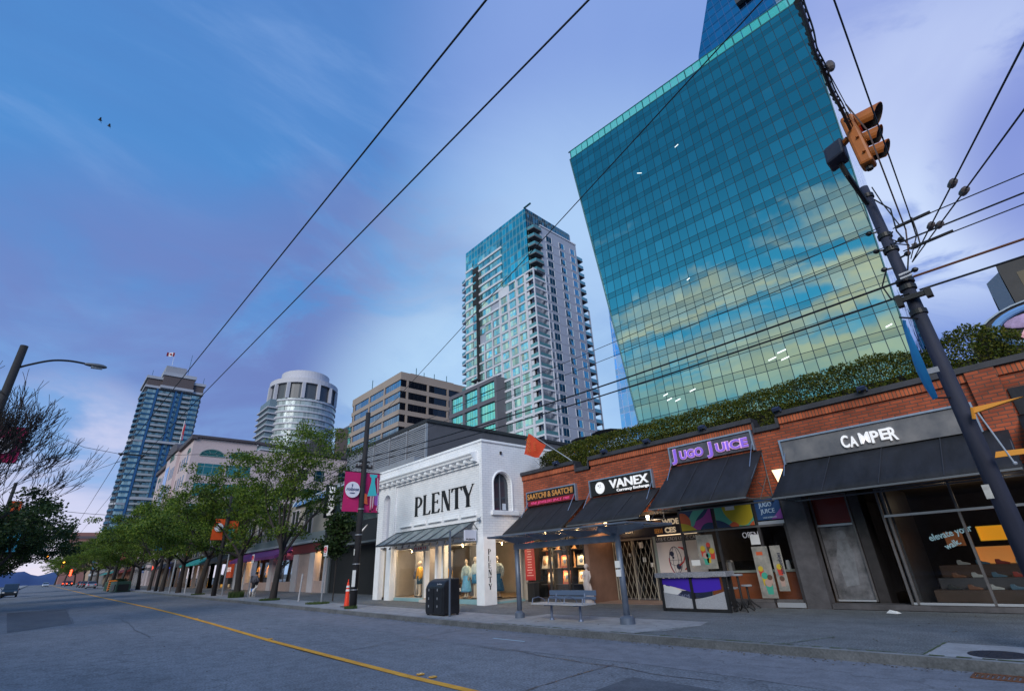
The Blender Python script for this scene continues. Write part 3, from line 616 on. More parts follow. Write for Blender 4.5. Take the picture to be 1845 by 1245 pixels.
def spot(x, y, z, e, r=.03, col=(1, .66, .36), lamp=True, n='spot_lamp', lb=None, g='small lamps in the shops', cat='lamp', rad=.06):
    o = MB(); o.ball((x, y, z), r, 8, 5); o.tube([(x, y, z + r * .6), (x, y, z + r * 2.2)], r * 1.3, 8)
    s = set_origin(tag(o.build(n, lampw if e < 0 else warm), lb, cat, g))
    if lamp:
        l = bpy.data.lights.new(n + '_light', 'POINT'); l.energy = abs(e); l.color = col; l.shadow_soft_size = rad
        lo_ = bpy.data.objects.new(n + '_light', l); COL.objects.link(lo_); lo_.location = (x, y, z - r * 2)
for z in (.80, 1.46, 2.2):
    for x in (-17.65, -16.6, -15.55):
        l = bpy.data.lights.new('shelf_light', 'POINT'); l.energy = 7; l.color = (1, .66, .36); l.shadow_soft_size = .04; lo_ = bpy.data.objects.new('shelf_light', l); COL.objects.link(lo_); lo_.location = (x, FY + .30, z + .5)
for x, lb in ((-17.6, 'warm spot lamp over the left bay of the jeweller window'), (-16.5, 'warm spot lamp over the centre bay of the jeweller window'), (-15.5, 'warm spot lamp over the right bay of the jeweller window')):
    spot(x, FY + .35, 3.05, 45, lb=lb)
spot(-14.35, FY + .9, 3.15, 22, r=.05, lb='warm ceiling lamp in the brown recessed entrance')
spot(-11.3, FY - .35, 3.12, -14, r=.05, lb='bright lamp under the awning before the dark blue panel')
spot(-15.6, FY - .6, 3.02, 6, r=.04, lb='pair of warm bulbs under the jeweller awning, right end')
# red notice board at the left end and dark bin below it
t = thing('notice_board', 'tall red board with white writing left of the jeweller window', 'sign', (-18.45, FY - .2, 1.0))
MB().box(-18.62, -17.98, FY - .12, FY - .08, 1.05, 2.75).build('board', M('board_red', (.35, .02, .025), .6), t)
q = M('board_text', (.6, .35, .33), .7); b = MB()
for k in range(13):
    wd = random.uniform(.2, .45); b.box(-18.30 - wd / 2, -18.30 + wd / 2, FY - .124, FY - .121, 2.62 - k * .115, 2.64 - k * .115 + .015)
b.build('writing_lines', q, t)
t = thing('litter_bin', 'small dark square bin under the red board', 'bin', (-17.95, FY - .25, .155))
MB().prism([(-18.2, FY - .45, .155), (-17.75, FY - .45, .155), (-17.75, FY - .12, .155), (-18.2, FY - .12, .155)], (0, 0, .78)).build('body', blk, t, bevel=.02)
MB().box(-18.22, -17.73, FY - .47, FY - .10, .94, .98).build('lid', darkfr, t)
# currency exchange: gate, doors and white window, set back
GY = FY + 1.75
front(-14.7, -12.55, GY, .17, 2.55, 'glazed double door behind the folding gate', midfr, bars=(-13.6,), e=.07, name='door', gmat=dimglass)
MB().box(-14.72, -10.3, GY - .02, GY + .05, 2.56, 3.3).build('transom_panel', M('navy_panel', (.008, .012, .035), .4), bb)
gt = thing('folding_gate', 'cream folding lattice security gate across the recessed doors', 'gate', (-13.6, GY - .15, .17))
gm = M('gate_cream', (.50, .46, .38), .5, metal=.3); b = MB()
for k in range(17):
    x0 = -14.55 + k * .115
    for j in range(6):
        z0 = .2 + j * .37; s = 1 if (k + j) % 2 else -1
        b.tube([(x0, GY - .15, z0 + (.0 if s > 0 else .37)), (x0 + .115, GY - .15, z0 + (.37 if s > 0 else 0))], .009, 4)
b.build('lattice', gm, gt)
for x in (-14.62, -14.5, -14.4, -13.6, -12.6): MB().box(x - .018, x + .018, GY - .17, GY - .13, .17, 2.46).build('upright', gm, gt)
for i, (x, z, s) in enumerate(((-13.3, 2.15, .2), (-13.2, 1.6, .16), (-13.9, 1.85, .1), (-12.85, 1.4, .14))):
    tag(set_origin(MB().box(x, x + s, GY - .06, GY - .05, z, z + s * 1.15).build('notice', M('paper', (.7, .7, .7), .8))), ['square white notice near the top of the right door', 'white notice below the square one on the right door', 'small white tag at the top of the left door', 'small white notice near the right door edge'][i], 'notice', 'notices behind the folding gate')
wp = M('vinyl_white', (.74, .68, .68), .45, var=.06, vs=1)
t = thing('window_graphic', 'white window covering with a red and navy globe emblem', 'window graphic', (-11.5, GY - .06, .2))
MB().box(-12.45, -10.35, GY - .03, GY + .02, .2, 2.32).build('film', wp, t)
MB().box(-12.45, -10.35, GY - .04, GY - .031, .2, .52).build('navy_band', M('navy', (.02, .03, .09), .5), t)
MB().box(-12.45, -10.35, GY - .04, GY - .031, 2.32, 2.54).build('top_band', M('band_grey', (.07, .07, .08), .5), t)
text('US$ € CAD$ US$ € CAD$', (-12.4, GY - .05, 2.37), .17, M('letter_grey', (.45, .45, .47), .6), t, width=2.0)
text('€ CAD$', (-12.0, GY - .05, .28), .16, M('letter_blue', (.2, .25, .45), .6), t, width=.7)
navy = M('emblem_navy', (.02, .025, .07), .5); redm = M('emblem_red', (.55, .02, .03), .5)
def ring(mb, cx, cz, rx, rz, w, a0=0, a1=360, y=GY - .045, n=28):
    P = [(cx + rx * math.cos(R(a0 + (a1 - a0) * k / n)), y, cz + rz * math.sin(R(a0 + (a1 - a0) * k / n))) for k in range(n + 1)]
    mb.tube(P, w, 5)
b = MB(); ring(b, -11.65, 1.62, .27, .5, .012); ring(b, -11.65, 1.62, .12, .5, .007); ring(b, -11.65, 1.62, .27, .2, .007, 180, 360); b.tube([(-11.92, GY - .045, 1.62), (-11.38, GY - .045, 1.62)], .007, 4)
b.disc((-11.78, GY - .047, 1.86), 'y', .1, .004, 9); b.disc((-11.55, GY - .047, 1.38), 'y', .11, .004, 7); b.disc((-11.74, GY - .047, 1.72), 'y', .05, .004, 7); b.build('globe', navy, t)
b = MB(); ring(b, -11.5, 1.65, .42, .45, .022, -60, 80); b.tube([(-11.43, GY - .045, 2.09), (-11.2, GY - .045, 2.05), (-11.12, GY - .045, 1.9), (-11.3, GY - .045, 1.55), (-11.5, GY - .045, 1.42)], .025, 5); ring(b, -11.65, 1.62, .29, .52, .014, 170, 260); b.build('arrow', redm, t)
text('VANEX', (-12.05, GY - .05, .83), .36, navy, t, width=1.15, off=.012)
text('CURRENCY EXCHANGE', (-12.05, GY - .05, .68), .1, M('letter_grey'), t, width=1.1)
MB().box(-12.56, -12.45, GY - .06, GY + .04, .17, 2.56).build('post', M('frame_pale', (.35, .42, .40), .4, metal=.3), bb)
MB().box(-12.3, -10.5, GY - .10, GY - .05, 2.56, 2.59).build('light_strip', M('strip_warm', (1, .8, .6), .5, emit=(1, .72, .45), es=1.2), bb, label='lit strip under the dark blue panel')
ts = thing('window_sign', 'dark blue panel with white capitals under the awning, partly hidden', 'sign', (-12.5, GY - .1, 2.62))
MB().box(-14.7, -10.32, GY - .07, GY - .03, 2.62, 3.3).build('panel', M('navy_panel'), ts)
cw = M('letter_cream', (.8, .7, .55), .6, emit=(1, .8, .55), es=.25)
text('WIDE', (-11.95, GY - .09, 2.98), .30, cw, ts, width=.78, off=.012); text('CES', (-11.9, GY - .09, 2.67), .28, cw, ts, width=.52, off=.012)
text('WORLD', (-12.42, GY - .09, 2.98), .26, gold, ts, width=.4, off=.004); text('SERVI', (-12.4, GY - .09, 2.67), .26, gold, ts, width=.38, off=.004)
text('BEST', (-13.9, GY - .09, 2.78), .17, cw, ts, width=.42, off=.003)
# juice bar
front(-10.22, -6.46, FY + .04, .30, 3.34, 'juice bar window wall', darkfr, bars=(-8.82, -7.36), hbars=(2.53,), e=.09, sill=midfr, gmat=clear)
MB().box(-10.22, -7.4, FY, FY + .1, .13, .295).build('plinth', pierm, bb)
MB().box(-7.32, -6.5, FY - .03, FY + .08, .17, .30).build('door_sill', alum, bb, label='bright metal kick plate of the juice bar door')
MB().box(-7.32, -6.5, FY - .025, FY + .0, 2.56, 2.66).build('door_head', alum, bb)
pc = {k: M('vinyl_' + k, v, .5) for k, v in dict(magenta=(.42, .05, .30), yellow=(.55, .42, .02), teal=(.10, .42, .30), orange=(.60, .10, .03), navy2=(.015, .04, .12), blue=(.02, .07, .20), violet=(.28, .08, .38)).items()}
def blobs(t, x0, x1, z0, z1, base, shapes):
    y = FY - .035
    MB().box(x0, x1, y, y + .02, z0, z1).build('film', pc[base], t)
    for i, (k, pts) in enumerate(shapes):
        n = len(pts); P = []
        for j in range(n):           # smooth closed outline, clipped to the panel
            a, b_, c_, d_ = [Vector(pts[(j + q - 1) % n]) for q in range(4)]
            for s in range(6):
                u = s / 6; p = .5 * ((2 * b_) + (c_ - a) * u + (2 * a - 5 * b_ + 4 * c_ - d_) * u * u + (3 * b_ - a - 3 * c_ + d_) * u ** 3)
                P.append((x0 + (x1 - x0) * min(1, max(0, p.x)), y - .0015 * (i + 1), z0 + (z1 - z0) * min(1, max(0, p.y))))
        MB().poly(P).build('shape', pc[k], t)
t = thing('window_graphic', 'film over the juice bar window with magenta, teal and orange waves', 'window graphic', (-9.5, FY, 2.6))
blobs(t, -10.12, -8.88, 2.58, 3.28, 'navy2', [('magenta', [(.3, .25), (.75, .6), (1.05, 1.1), (1.2, .5), (.9, -.1), (.45, -.15)]), ('teal', [(.25, .3), (.3, .6), (.6, 1.15), (.9, 1.1), (.55, .55), (.4, .2)]), ('orange', [(-.1, -.1), (-.1, .75), (.15, .85), (.32, .5), (.25, 0)]), ('yellow', [(-.1, -.15), (-.1, .35), (.2, .3), (.45, .05), (.5, -.2)]), ('navy2', [(.6, -.1), (.72, .22), (.95, .3), (1.2, .1), (1, -.2)])])
t = thing('window_graphic', 'film over the juice bar window with a big yellow round shape', 'window graphic', (-8.1, FY, 2.6))
blobs(t, -8.74, -7.43, 2.58, 3.28, 'teal', [('yellow', [(.3, 1.15), (.25, .7), (.45, .2), (.75, .02), (.97, .3), (1.15, .8), (1, 1.2)]), ('orange', [(.25, -.1), (.45, .22), (.6, .06), (.5, -.1)]), ('navy2', [(-.1, -.1), (-.1, .35), (.15, .3), (.4, -.02), (.3, -.2)]), ('orange', [(.85, -.1), (.92, .1), (1.1, .25), (1.1, -.1)])])
b = MB(); b.box(-8.32, -8.0, FY - .05, FY - .045, 3.12, 3.28); b.build('notice_paper', M('paper'), t)
t = thing('window_graphic', 'blue film with pale JUGO JUICE capitals and a violet corner', 'window graphic', (-6.9, FY, 2.7))
blobs(t, -7.30, -6.50, 2.70, 3.34, 'blue', [('violet', [(.55, -.1), (.75, .2), (1.15, .55), (1.15, -.15)])])
pl_ = M('letter_paleblue', (.45, .6, .75), .6)
text('JUGO', (-7.16, FY - .045, 3.10), .19, pl_, t, width=.42); text('JUICE', (-7.14, FY - .045, 2.90), .19, pl_, t, width=.46); text('1165 ROBSON', (-7.12, FY - .045, 2.74), .07, pl_, t, width=.42)
tag(set_origin(text('OPEN', (-7.95, FY + .0, 2.20), .26, M('neon_dim', (.5, .5, .55), .5, emit=(.7, .7, .75), es=.15), None, width=.52, off=-.004)), 'unlit white OPEN sign given a faint glow at the top of the juice bar window', 'sign')  # faint glow put into the letters, though the sign is switched off
def smoothie_poster(name, label, x0, x1, z0, z1, cups, y=FY - .06):
    t = thing(name, label, 'poster', ((x0 + x1) / 2, y, z0))
    MB().box(x0, x1, y, y + .012, z0, z1).build('sheet', M('poster_sheet', (.24, .25, .24), .6, var=.4, vs=3, col2=(.42, .38, .33)), t)
    cols = [(.55, .05, .03), (.55, .40, .03), (.05, .35, .25), (.45, .30, .25), (.12, .06, .04)]
    W, H = x1 - x0, z1 - z0
    for i, (u, v, s, k) in enumerate(cups):
        cx, cz = x0 + W * u, z0 + H * v; b = MB(); r = W * .14 * s
        b.poly([(cx - r * .7, y - .003, cz - r * 1.6), (cx + r * .7, y - .003, cz - r * 1.6), (cx + r, y - .003, cz + r), (cx - r, y - .003, cz + r)]); b.build('cup', M('poster_cup%d' % k, cols[k], .6), t)
        b = MB(); b.disc((cx, y - .005, cz + r * 1.1), 'y', r * .95, .002, 14); b.build('cup_top', M('poster_top%d' % ((k + 1) % 5), cols[(k + 1) % 5], .6), t)
    return t
smoothie_poster('poster', 'grey smoothie poster hanging in the left juice bar window', -9.62, -8.98, 1.30, 2.40, [(.3, .5, 1.1, 0), (.65, .62, .9, 4), (.8, .42, 1.1, 0), (.4, .28, 1.2, 2), (.55, .30, 1, 1)])
t = smoothie_poster('poster', 'tall smoothie poster stuck low at the middle mullion', -7.72, -7.22, .42, 1.92, [(.3, .5, 1.2, 0), (.45, .35, 1.5, 1), (.6, .2, 1.7, 2), (.75, .33, 1.2, 3)])
MB().box(-7.6, -7.4, FY - .066, FY - .063, 1.66, 1.76).build('red_mark', pc['orange'], t)
t = smoothie_poster('poster', 'tall smoothie poster right of the mullion by the door', -7.14, -6.82, .62, 1.92, [(.5, .45, 2.0, 0), (.5, .2, 1.8, 3)])
text('smoothies', (-6.86, FY - .068, 1.1), .17, navy, t, width=.6, rot=90)
tag(set_origin(MB().box(-7.68, -7.38, FY - .07, FY - .06, 1.98, 2.28).build('menu_card', M('paper'))), 'small lit menu card at the middle mullion of the juice bar', 'sign')
tag(set_origin(MB().box(-9.95, -9.62, FY - .07, FY - .06, 1.42, 1.60).build('sticker', M('paper'))), 'small white sticker at the left juice bar post', 'sticker')
t = thing('counter', 'juice bar counter with orange brown front behind the glass', 'counter', (-8.3, FY + 1.2, .16))
MB().box(-9.9, -6.5, FY + .95, FY + 1.0, .2, 1.12).build('front_panel', M('counter_brown', (.26, .07, .025), .5, var=.15), t)
MB().box(-9.9, -6.45, FY + .9, FY + 1.6, 1.13, 1.19).build('counter_top', M('counter_pale', (.35, .38, .36), .4), t)
MB().box(-9.9, -6.5, FY + 1.5, FY + 1.55, 1.19, 1.5).build('glass_screen', dimglass, t)
for i, (x, h, wd, c_, lb) in enumerate(((-9.2, .35, .3, midfr, 'grey blender on the juice bar counter, left end'), (-8.1, .42, .4, darkfr, 'dark till on the juice bar counter'), (-7.2, .28, .14, M('cup_white', (.6, .6, .65), .5), 'white cup on the counter by the door'), (-6.8, .3, .3, midfr, 'steel dispenser on the counter by the door'))):
    b = MB(); b.loft([(1.19, x, FY + 1.25, wd / 2, wd / 2), (1.19 + h * .8, x, FY + 1.25, wd * .45, wd * .45), (1.19 + h, x, FY + 1.25, wd * .3, wd * .3)], 8); tag(set_origin(b.build(lb.split()[1] if 'cup' not in lb else 'cup', c_)), lb, 'counter item')
l = bpy.data.lights.new('juice_bar_light', 'AREA'); l.energy = 14; l.size = 1.5; l.color = (1, .85, .7); lo_ = bpy.data.objects.new('juice_bar_light', l); COL.objects.link(lo_); lo_.location = (-8, FY + 2.5, 3.2)
# shoe shop
RY = FY + .55
front(-5.8, -4.74, RY, .32, 3.3, 'narrow shoe shop window beside the door', midfr, hbars=(2.40,), e=.05, gmat=clear, sill=alum)
MB().box(-5.75, -4.79, RY + .02, RY + .04, 2.45, 3.25).build('transom_panel', M('shoe_red', (.30, .02, .012), .5), bb, label='dark red panel above the narrow shoe shop window')
t = thing('poster', 'faded grey poster of a seated figure in the narrow shoe shop window', 'poster', (-5.27, RY + .05, .4))
MB().box(-5.74, -4.8, RY + .04, RY + .06, .38, 2.36).build('sheet', M('poster_faded', (.09, .085, .09), .6, var=.6, vs=2.2, col2=(.32, .29, .32)), t)
b = MB(); b.poly([(-5.45, RY + .037, .7), (-5.1, RY + .037, .75), (-5.0, RY + .037, 1.6), (-5.1, RY + .037, 1.95), (-5.35, RY + .037, 1.95), (-5.5, RY + .037, 1.5)]); b.disc((-5.2, RY + .036, 2.12), 'y', .13, .002, 12); b.build('figure', M('poster_figure', (.25, .24, .265), .7, var=.3, vs=5), t)
MB().box(-5.8, 9, FY + .02, FY + .5, .13, .29).build('step', pierm, bb)
MB().box(-5.8, -3.9, FY + .5, FY + 3, .16, .2).build('recess_floor', darkfr, bb)
MB().box(-3.88, -3.72, FY + .5, FY + 3, .2, 3.3).build('recess_wall', darkfr, bb, label='dark right wall of the shoe shop doorway')
front(-4.45, -3.9, FY + 2.6, .2, 2.5, 'dark shoe shop door deep in the recess', darkfr, name='door', gmat=dimglass)
front(-3.88, 5.0, FY + .04, .30, 3.26, 'wide shoe shop display window', midfr, bars=(-3.72, -2.2, -.55, 1.2, 3), hbars=(2.50,), e=.055, sill=alum)
t = tag(text('elevate your', (-3.0, FY + .02, 1.80), .22, M('letter_aqua', (.30, .48, .55), .6), None, width=.95, rot=12, off=.004), 'pale blue slanting window lettering saying elevate your', 'window lettering'); set_origin(t)
t = tag(text('walk.', (-2.72, FY + .02, 1.58), .20, M('letter_aqua'), None, width=.36, rot=22, off=.003), 'pale blue word walk slanting under the longer line on the shoe shop glass', 'window lettering'); set_origin(t)
t = thing('shoe_display', 'low stepped shoe display inside the wide window', 'display', (-1, FY + 1.2, .2))
for (x0, x1, y, z0, z1, c_) in ((-3.5, 4.5, 1.0, .30, .58, (.06, .035, .025)), (-3.4, 4.5, 1.5, .58, .85, (.05, .045, .05)), (-3.4, 4.5, 2.2, .85, 1.15, (.06, .03, .02))):
    MB().box(x0, x1, FY + y, FY + y + .6, z0, z1).build('step', M('disp_%d' % int(y * 10), c_, .5, var=.3, vs=1.5), t)
for i, (x0, x1, z0, z1, c_, lb) in enumerate(((-3.15, -2.75, 1.65, 2.05, (.30, .12, .05), 'orange brown box on the dark shelf at the left'), (-2.35, -1.45, 1.75, 2.15, (.60, .30, .02), 'large mustard yellow lit shelf panel'), (-2.55, -1.65, 1.15, 1.60, (.45, .19, .05), 'tan orange shelf panel under the yellow one'), (-1.38, -.65, 1.30, 1.62, (.35, .01, .02), 'deep red shelf panel'), (-.72, .3, 1.75, 2.15, (.42, .06, .02), 'orange red shelf panel right of the mullion'), (-1.2, -.9, 1.72, 2.08, (.03, .10, .03), 'dark green shelf panel'))):
    tt = thing('shelf_box', lb + ' in the shoe shop', 'shelf box', ((x0 + x1) / 2, FY + 3, z0), 'coloured shelf boxes in the shoe shop')
    # an open-fronted box: back and four sides
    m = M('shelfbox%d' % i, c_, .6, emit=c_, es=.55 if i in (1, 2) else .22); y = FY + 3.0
    MB().box(x0, x1, y + .3, y + .32, z0, z1).build('back', m, tt)
    b = MB(); b.box(x0, x1, y, y + .3, z0, z0 + .02); b.box(x0, x1, y, y + .3, z1 - .02, z1); b.box(x0, x0 + .02, y, y + .3, z0 + .02, z1 - .02); b.box(x1 - .02, x1, y, y + .3, z0 + .02, z1 - .02); b.build('frame', m, tt)
shoe = MB(); P = [(0, 0), (.27, 0), (.28, .03), (.2, .06), (.12, .075), (.08, .12), (0, .12), (-.01, .05)]
def shoe_mb(x, y, z, s=1.0):
    b = MB(); return b.prism([(x + a * s, y, z + c_ * s) for a, c_ in P], (0, .09 * s, 0))
cols = [(.02, .02, .02), (.15, .06, .03), (.3, .3, .3), (.05, .1, .15), (.25, .03, .02), (.4, .38, .33)]
k = 0
wds = ['first', 'second', 'third', 'fourth', 'fifth', 'sixth', 'seventh', 'eighth']
for row, (y, z) in enumerate(((FY + 1.25, .58), (FY + 1.75, .85), (FY + 2.45, 1.15))):
    for i in range(8):
        x = -3.2 + i * .42 + row * .1
        o = shoe_mb(x, y, z, 1.05).build('shoe', M('shoe%d' % ((i + row) % 6), cols[(i + row) % 6], .5), bevel=.012); set_origin(o)
        tag(o, '%s shoe from the left on the %s step of the shoe display' % (wds[i], ['lowest', 'middle', 'top'][row]), 'shoe', 'shoes in the shoe shop window')
for i, x in enumerate((-2.6, -1.2, .2)):
    l = bpy.data.lights.new('shoe_shop_light', 'POINT'); l.energy = 4; l.color = (1, .75, .5); l.shadow_soft_size = .1; lo_ = bpy.data.objects.new('shoe_shop_light', l); COL.objects.link(lo_); lo_.location = (x, FY + 2.6, 2.9)
# wall lamp between the juice bar and shoe shop awnings
t = thing('wall_lamp', 'glowing cream wall lamp on the brick between two awnings', 'lamp', (-6.3, FY - .1, 3.75))
MB().prism([(-6.42, FY - .17, 4.18), (-6.12, FY - .17, 4.18), (-6.17, FY - .17, 3.72), (-6.30, FY - .17, 3.72)], (0, .15, 0)).build('shade', M('lamp_shade', (.9, .75, .5), .6, emit=(1, .72, .42), es=1.6), t)
MB().box(-6.34, -6.2, FY - .02, FY - .005, 3.8, 4.1).build('back_plate', darkfr, t)
# ------------------------------------------------------------------ white painted brick shop
wb = brick_mat('white_brick', (.88, .88, .90), (.84, .85, .88), (.68, .69, .73), .34, .11, .010, bump=.35, rough=.75, lo=.91, hi=1.03)
wpaint = M('white_paint', (.87, .88, .90), .6, var=.07, vs=2.2)
PY = 14.75; g0 = gz(-24) + .15
pb = thing('white_building', 'white painted brick shop with dentil cornice and big black letters', 'building', (-24, PY, g0))
def wall_with_arches(mb, u0, u1, z0, z1, arches, place, thick):
    "upright slab with arched openings; place(u, d, z) puts it in the world (d = depth)"
    us = [u0]
    segs = []
    for (a0, a1, b0, sp) in sorted(arches): segs.append((us[-1], a0, None)); segs.append((a0, a1, (b0, sp))); us.append(a1)
    segs.append((us[-1], u1, None))
    def slab(pts):
        f = [place(u, 0, z) for u, z in pts]; d = Vector(place(0, thick, 0)) - Vector(place(0, 0, 0)); mb.prism(f, d)
    for a, b, op in segs:
        if op is None:
            if b - a > 1e-6: slab([(a, z0), (b, z0), (b, z1), (a, z1)])
        else:
            b0, spz = op; r = (b - a) / 2; c = (a + b) / 2; n = 14
            if b0 > z0: slab([(a, z0), (b, z0), (b, b0), (a, b0)])
            arc = [(c - r * math.cos(math.pi * k / n), spz + r * math.sin(math.pi * k / n)) for k in range(n + 1)]
            for k in range(n): slab([arc[k], arc[k + 1], (arc[k + 1][0], z1), (arc[k][0], z1)])
w = MB()
fr_ = lambda u, d, z: (u, PY + d, z)
sd_ = lambda u, d, z: (-18.62 - d, u, z)
# front: flanks, frieze and recessed centre panel
wall_with_arches(w, -29.0, -26.9, 3.0, 7.36, [(-28.3, -27.5, 3.35, 5.55)], fr_, .30)
w.box(-26.9, -18.8, PY, PY + .3, 6.32, 7.36); w.box(-26.9, -18.8, PY, PY + .3, 3.0, 3.72); w.box(-26.9, -18.8, PY + .07, PY + .3, 3.72, 6.32); w.box(-18.8, -18.62, PY, PY + .3, 3.0, 7.36)
w.box(-29.0, -28.7, PY + .3, PY + 14, .2, 7.2)
p = w.build('wall', wb, pb)
w = MB(); wall_with_arches(w, PY + .3, 17.7, 2.9, 7.36, [(15.47, 16.55, 4.15, 5.39)], sd_, .3)
w.box(-18.92, -18.62, 17.7, 29, .15, 7.36)
w.build('side_wall', wb, pb)
w = MB(); w.box(-29.04, -18.56, PY - .05, PY + .4, 7.363, 7.47); w.box(-18.98, -18.56, PY + .4, 29, 7.363, 7.47); w.build('parapet_cap', wpaint, pb)
MB().box(-28.7, -18.9, PY + .3, 29, 6.9, 7.0).build('roof', M('roof_gravel'), pb)
# niche backs
MB().box(-28.35, -27.45, PY + .26, PY + .42, 3.2, 6.1).build('niche_back', M('niche_grey', (.42, .43, .50), .8), pb)
n_ = thing('arched_window', 'x', 'x', (0, 0, 0)); bpy.data.objects.remove(n_)
win = MB().box(-18.86, -18.84, 15.45, 16.6, 4.1, 5.96).build('arched_window', M('win_dark', (.04, .05, .07), .08, spec=.8), pb, label='arched window in the side wall')
b = MB(); b.box(-18.83, -18.80, 15.98, 16.03, 4.15, 5.9); b.build('mullion', M('frame_grey', (.2, .22, .26), .5), win)
MB().box(-18.83, -18.81, 16.15, 16.36, 4.2, 4.5).build('window_sticker', M('sticker_white', (.55, .6, .68), .7), win)
MB().box(-18.62, -18.48, 15.25, 16.95, 3.93, 4.12).build('sill', wpaint, pb, bevel=.01)
# arch trim on the side wall
b = MB(); P = [(-18.60, 15.40, 4.15), (-18.60, 15.40, 5.39)] + [(-18.60, 16.01 - .61 * math.cos(math.pi * k / 16), 5.39 + .61 * math.sin(math.pi * k / 16)) for k in range(1, 16)] + [(-18.60, 16.62, 5.39), (-18.60, 16.62, 4.15)]
b.tube(P, .045, 6); b.build('arch_trim', wpaint, pb)
# cornice with dentils
c = MB()
prof = [(0, 6.42), (-.10, 6.42), (-.12, 6.55), (-.34, 6.62), (-.36, 6.70), (-.44, 6.78), (-.44, 6.84), (-.10, 6.93), (0, 6.93)]
c.prism([(-29.1, PY + a, z) for a, z in prof], (10.15, 0, 0)); cp = c.build('cornice', wpaint, pb)
for k in range(17):
    x = -28.8 + k * .605; MB().box(x, x + .17, PY - .31, PY - .10, 6.44, 6.575).build('dentil', wpaint, cp, bevel=.015)
b = MB(); b.box(-26.95, -18.75, PY - .03, PY - .002, 6.30, 6.36); b.box(-26.98, -26.9, PY - .03, PY - .002, 3.72, 6.30); b.box(-18.8, -18.74, PY - .03, PY - .002, 3.72, 6.30); b.build('panel_moulding', wpaint, pb)
for k in range(5):
    x = -26.2 + k * 1.47; b = MB(); b.box(x, x + 1.12, PY - .02, PY + .065, 3.98, 4.14); b.box(x - .03, x + 1.15, PY - .06, PY + .06, 3.94, 3.985); b.build('ledge_bracket', wpaint, pb)
# lettering drawn as strokes with serifs, high contrast
def serif_word(word, x, z, h, adv, widths, mat, parent, y, d=.03, face='y', xs=1.0, stack=None, name='lettering'):
    def glyph(c, w, hh):
        t, n, s = .17 * w / .62, .045 * hh / 1.0 * .8, .035 * hh
        T = .255 * w; q = []
        def R4(a, b_, c_, d_): q.append([(a, c_), (b_, c_), (b_, d_), (a, d_)])
        def serif(x0, x1, z0, up):  # wedge serif
            m = (x0 + x1) / 2; q.append([(x0 - T * .38, z0), (x1 + T * .38, z0), (x1, z0 + (s * 1.3 if up else -s * 1.3)), (x0, z0 + (s * 1.3 if up else -s * 1.3))])
        if c == 'P':
            q.append([(0.08 * w, 0), (.08 * w + T * 1.15, 0), (.08 * w + T, hh), (.08 * w, hh)]); serif(.08 * w, .08 * w + T * 1.15, 0, 1); serif(.08 * w, .08 * w + T, hh, 0)
            cx, cz, ro, rz = .08 * w + T, hh * .715, w * .68, hh * .285
            for k in range(12):
                a0, a1 = math.pi / 2 - math.pi * k / 12, math.pi / 2 - math.pi * (k + 1) / 12
                q.append([(cx + ro * math.cos(a0), cz + rz * math.sin(a0)), (cx + ro * math.cos(a1), cz + rz * math.sin(a1)), (cx + (ro - T * .95) * math.cos(a1), cz + (rz - n) * math.sin(a1)), (cx + (ro - T * .95) * math.cos(a0), cz + (rz - n) * math.sin(a0))])
        if c in 'LE':
            R4(.08 * w, .08 * w + T, 0, hh); serif(.08 * w, .08 * w + T, hh, 0); serif(.08 * w, .08 * w + T, 0, 1)
            R4(.08 * w + T, .92 * w, 0, n); q.append([(.92 * w, 0), (1.0 * w, hh * .17), (.93 * w, hh * .17), (.78 * w, n)])
            if c == 'E':
                R4(.08 * w + T, .88 * w, hh - n, hh); q.append([(.88 * w, hh), (.93 * w, hh * .85), (.87 * w, hh * .85), (.74 * w, hh - n)])
                R4(.08 * w + T, .70 * w, hh * .52, hh * .52 + n); q.append([(.70 * w, hh * .44), (.76 * w, hh * .44), (.76 * w, hh * .62), (.70 * w, hh * .62)])
        if c == 'N':
            R4(.10 * w, .10 * w + n * 1.2, 0, hh); R4(.90 * w - n * 1.2, .90 * w, 0, hh); q.append([(.06 * w, hh), (.06 * w + T * 1.2, hh), (.92 * w, 0), (.92 * w - T * .9, 0)]); serif(.10 * w, .10 * w + n, 0, 1); serif(.9 * w - n, .9 * w, hh, 0)
        if c == 'T':
            R4(.5 * w - T / 2, .5 * w + T / 2, 0, hh); serif(.5 * w - T / 2, .5 * w + T / 2, 0, 1); R4(0, .5 * w - T / 2, hh - n, hh); R4(.5 * w + T / 2, w, hh - n, hh)
            q.append([(0, hh), (0.16 * w, hh - n), (.03 * w, hh * .82), (-.03 * w, hh * .82)]); q.append([(w, hh), (1.03 * w, hh * .82), (.97 * w, hh * .82), (.84 * w, hh - n)])
        if c == 'Y':
            R4(.5 * w - T / 2, .5 * w + T / 2, 0, hh * .48); serif(.5 * w - T / 2, .5 * w + T / 2, 0, 1)
            q.append([(0, hh), (T * 1.1, hh), (.5 * w + T / 2, hh * .44), (.5 * w - T / 2, hh * .44)]); q.append([(w - n * 1.3, hh), (w, hh), (.5 * w + T / 2, hh * .46), (.5 * w + T * .1, hh * .46)]); serif(0.02 * w, T, hh, 0); serif(w - n * 1.4, w - n * .3, hh, 0)
        return q
    cx, cz = x, z
    for i, ch in enumerate(word):
        w_ = widths[i] * xs; mb = MB()
        for j, pts in enumerate(glyph(ch, w_, h)):
            dd = d + .0006 * (j % 5)
            if face == 'y': mb.prism([(cx + u, y, cz + v) for u, v in pts], (0, -dd, 0))
            else: mb.prism([(y, cx + u, cz + v) for u, v in pts], (dd, 0, 0))
        mb.build(name, mat, parent)
        if stack: cz -= stack
        else: cx += adv[i]
ink = M('letter_black', (.008, .008, .010), .5)
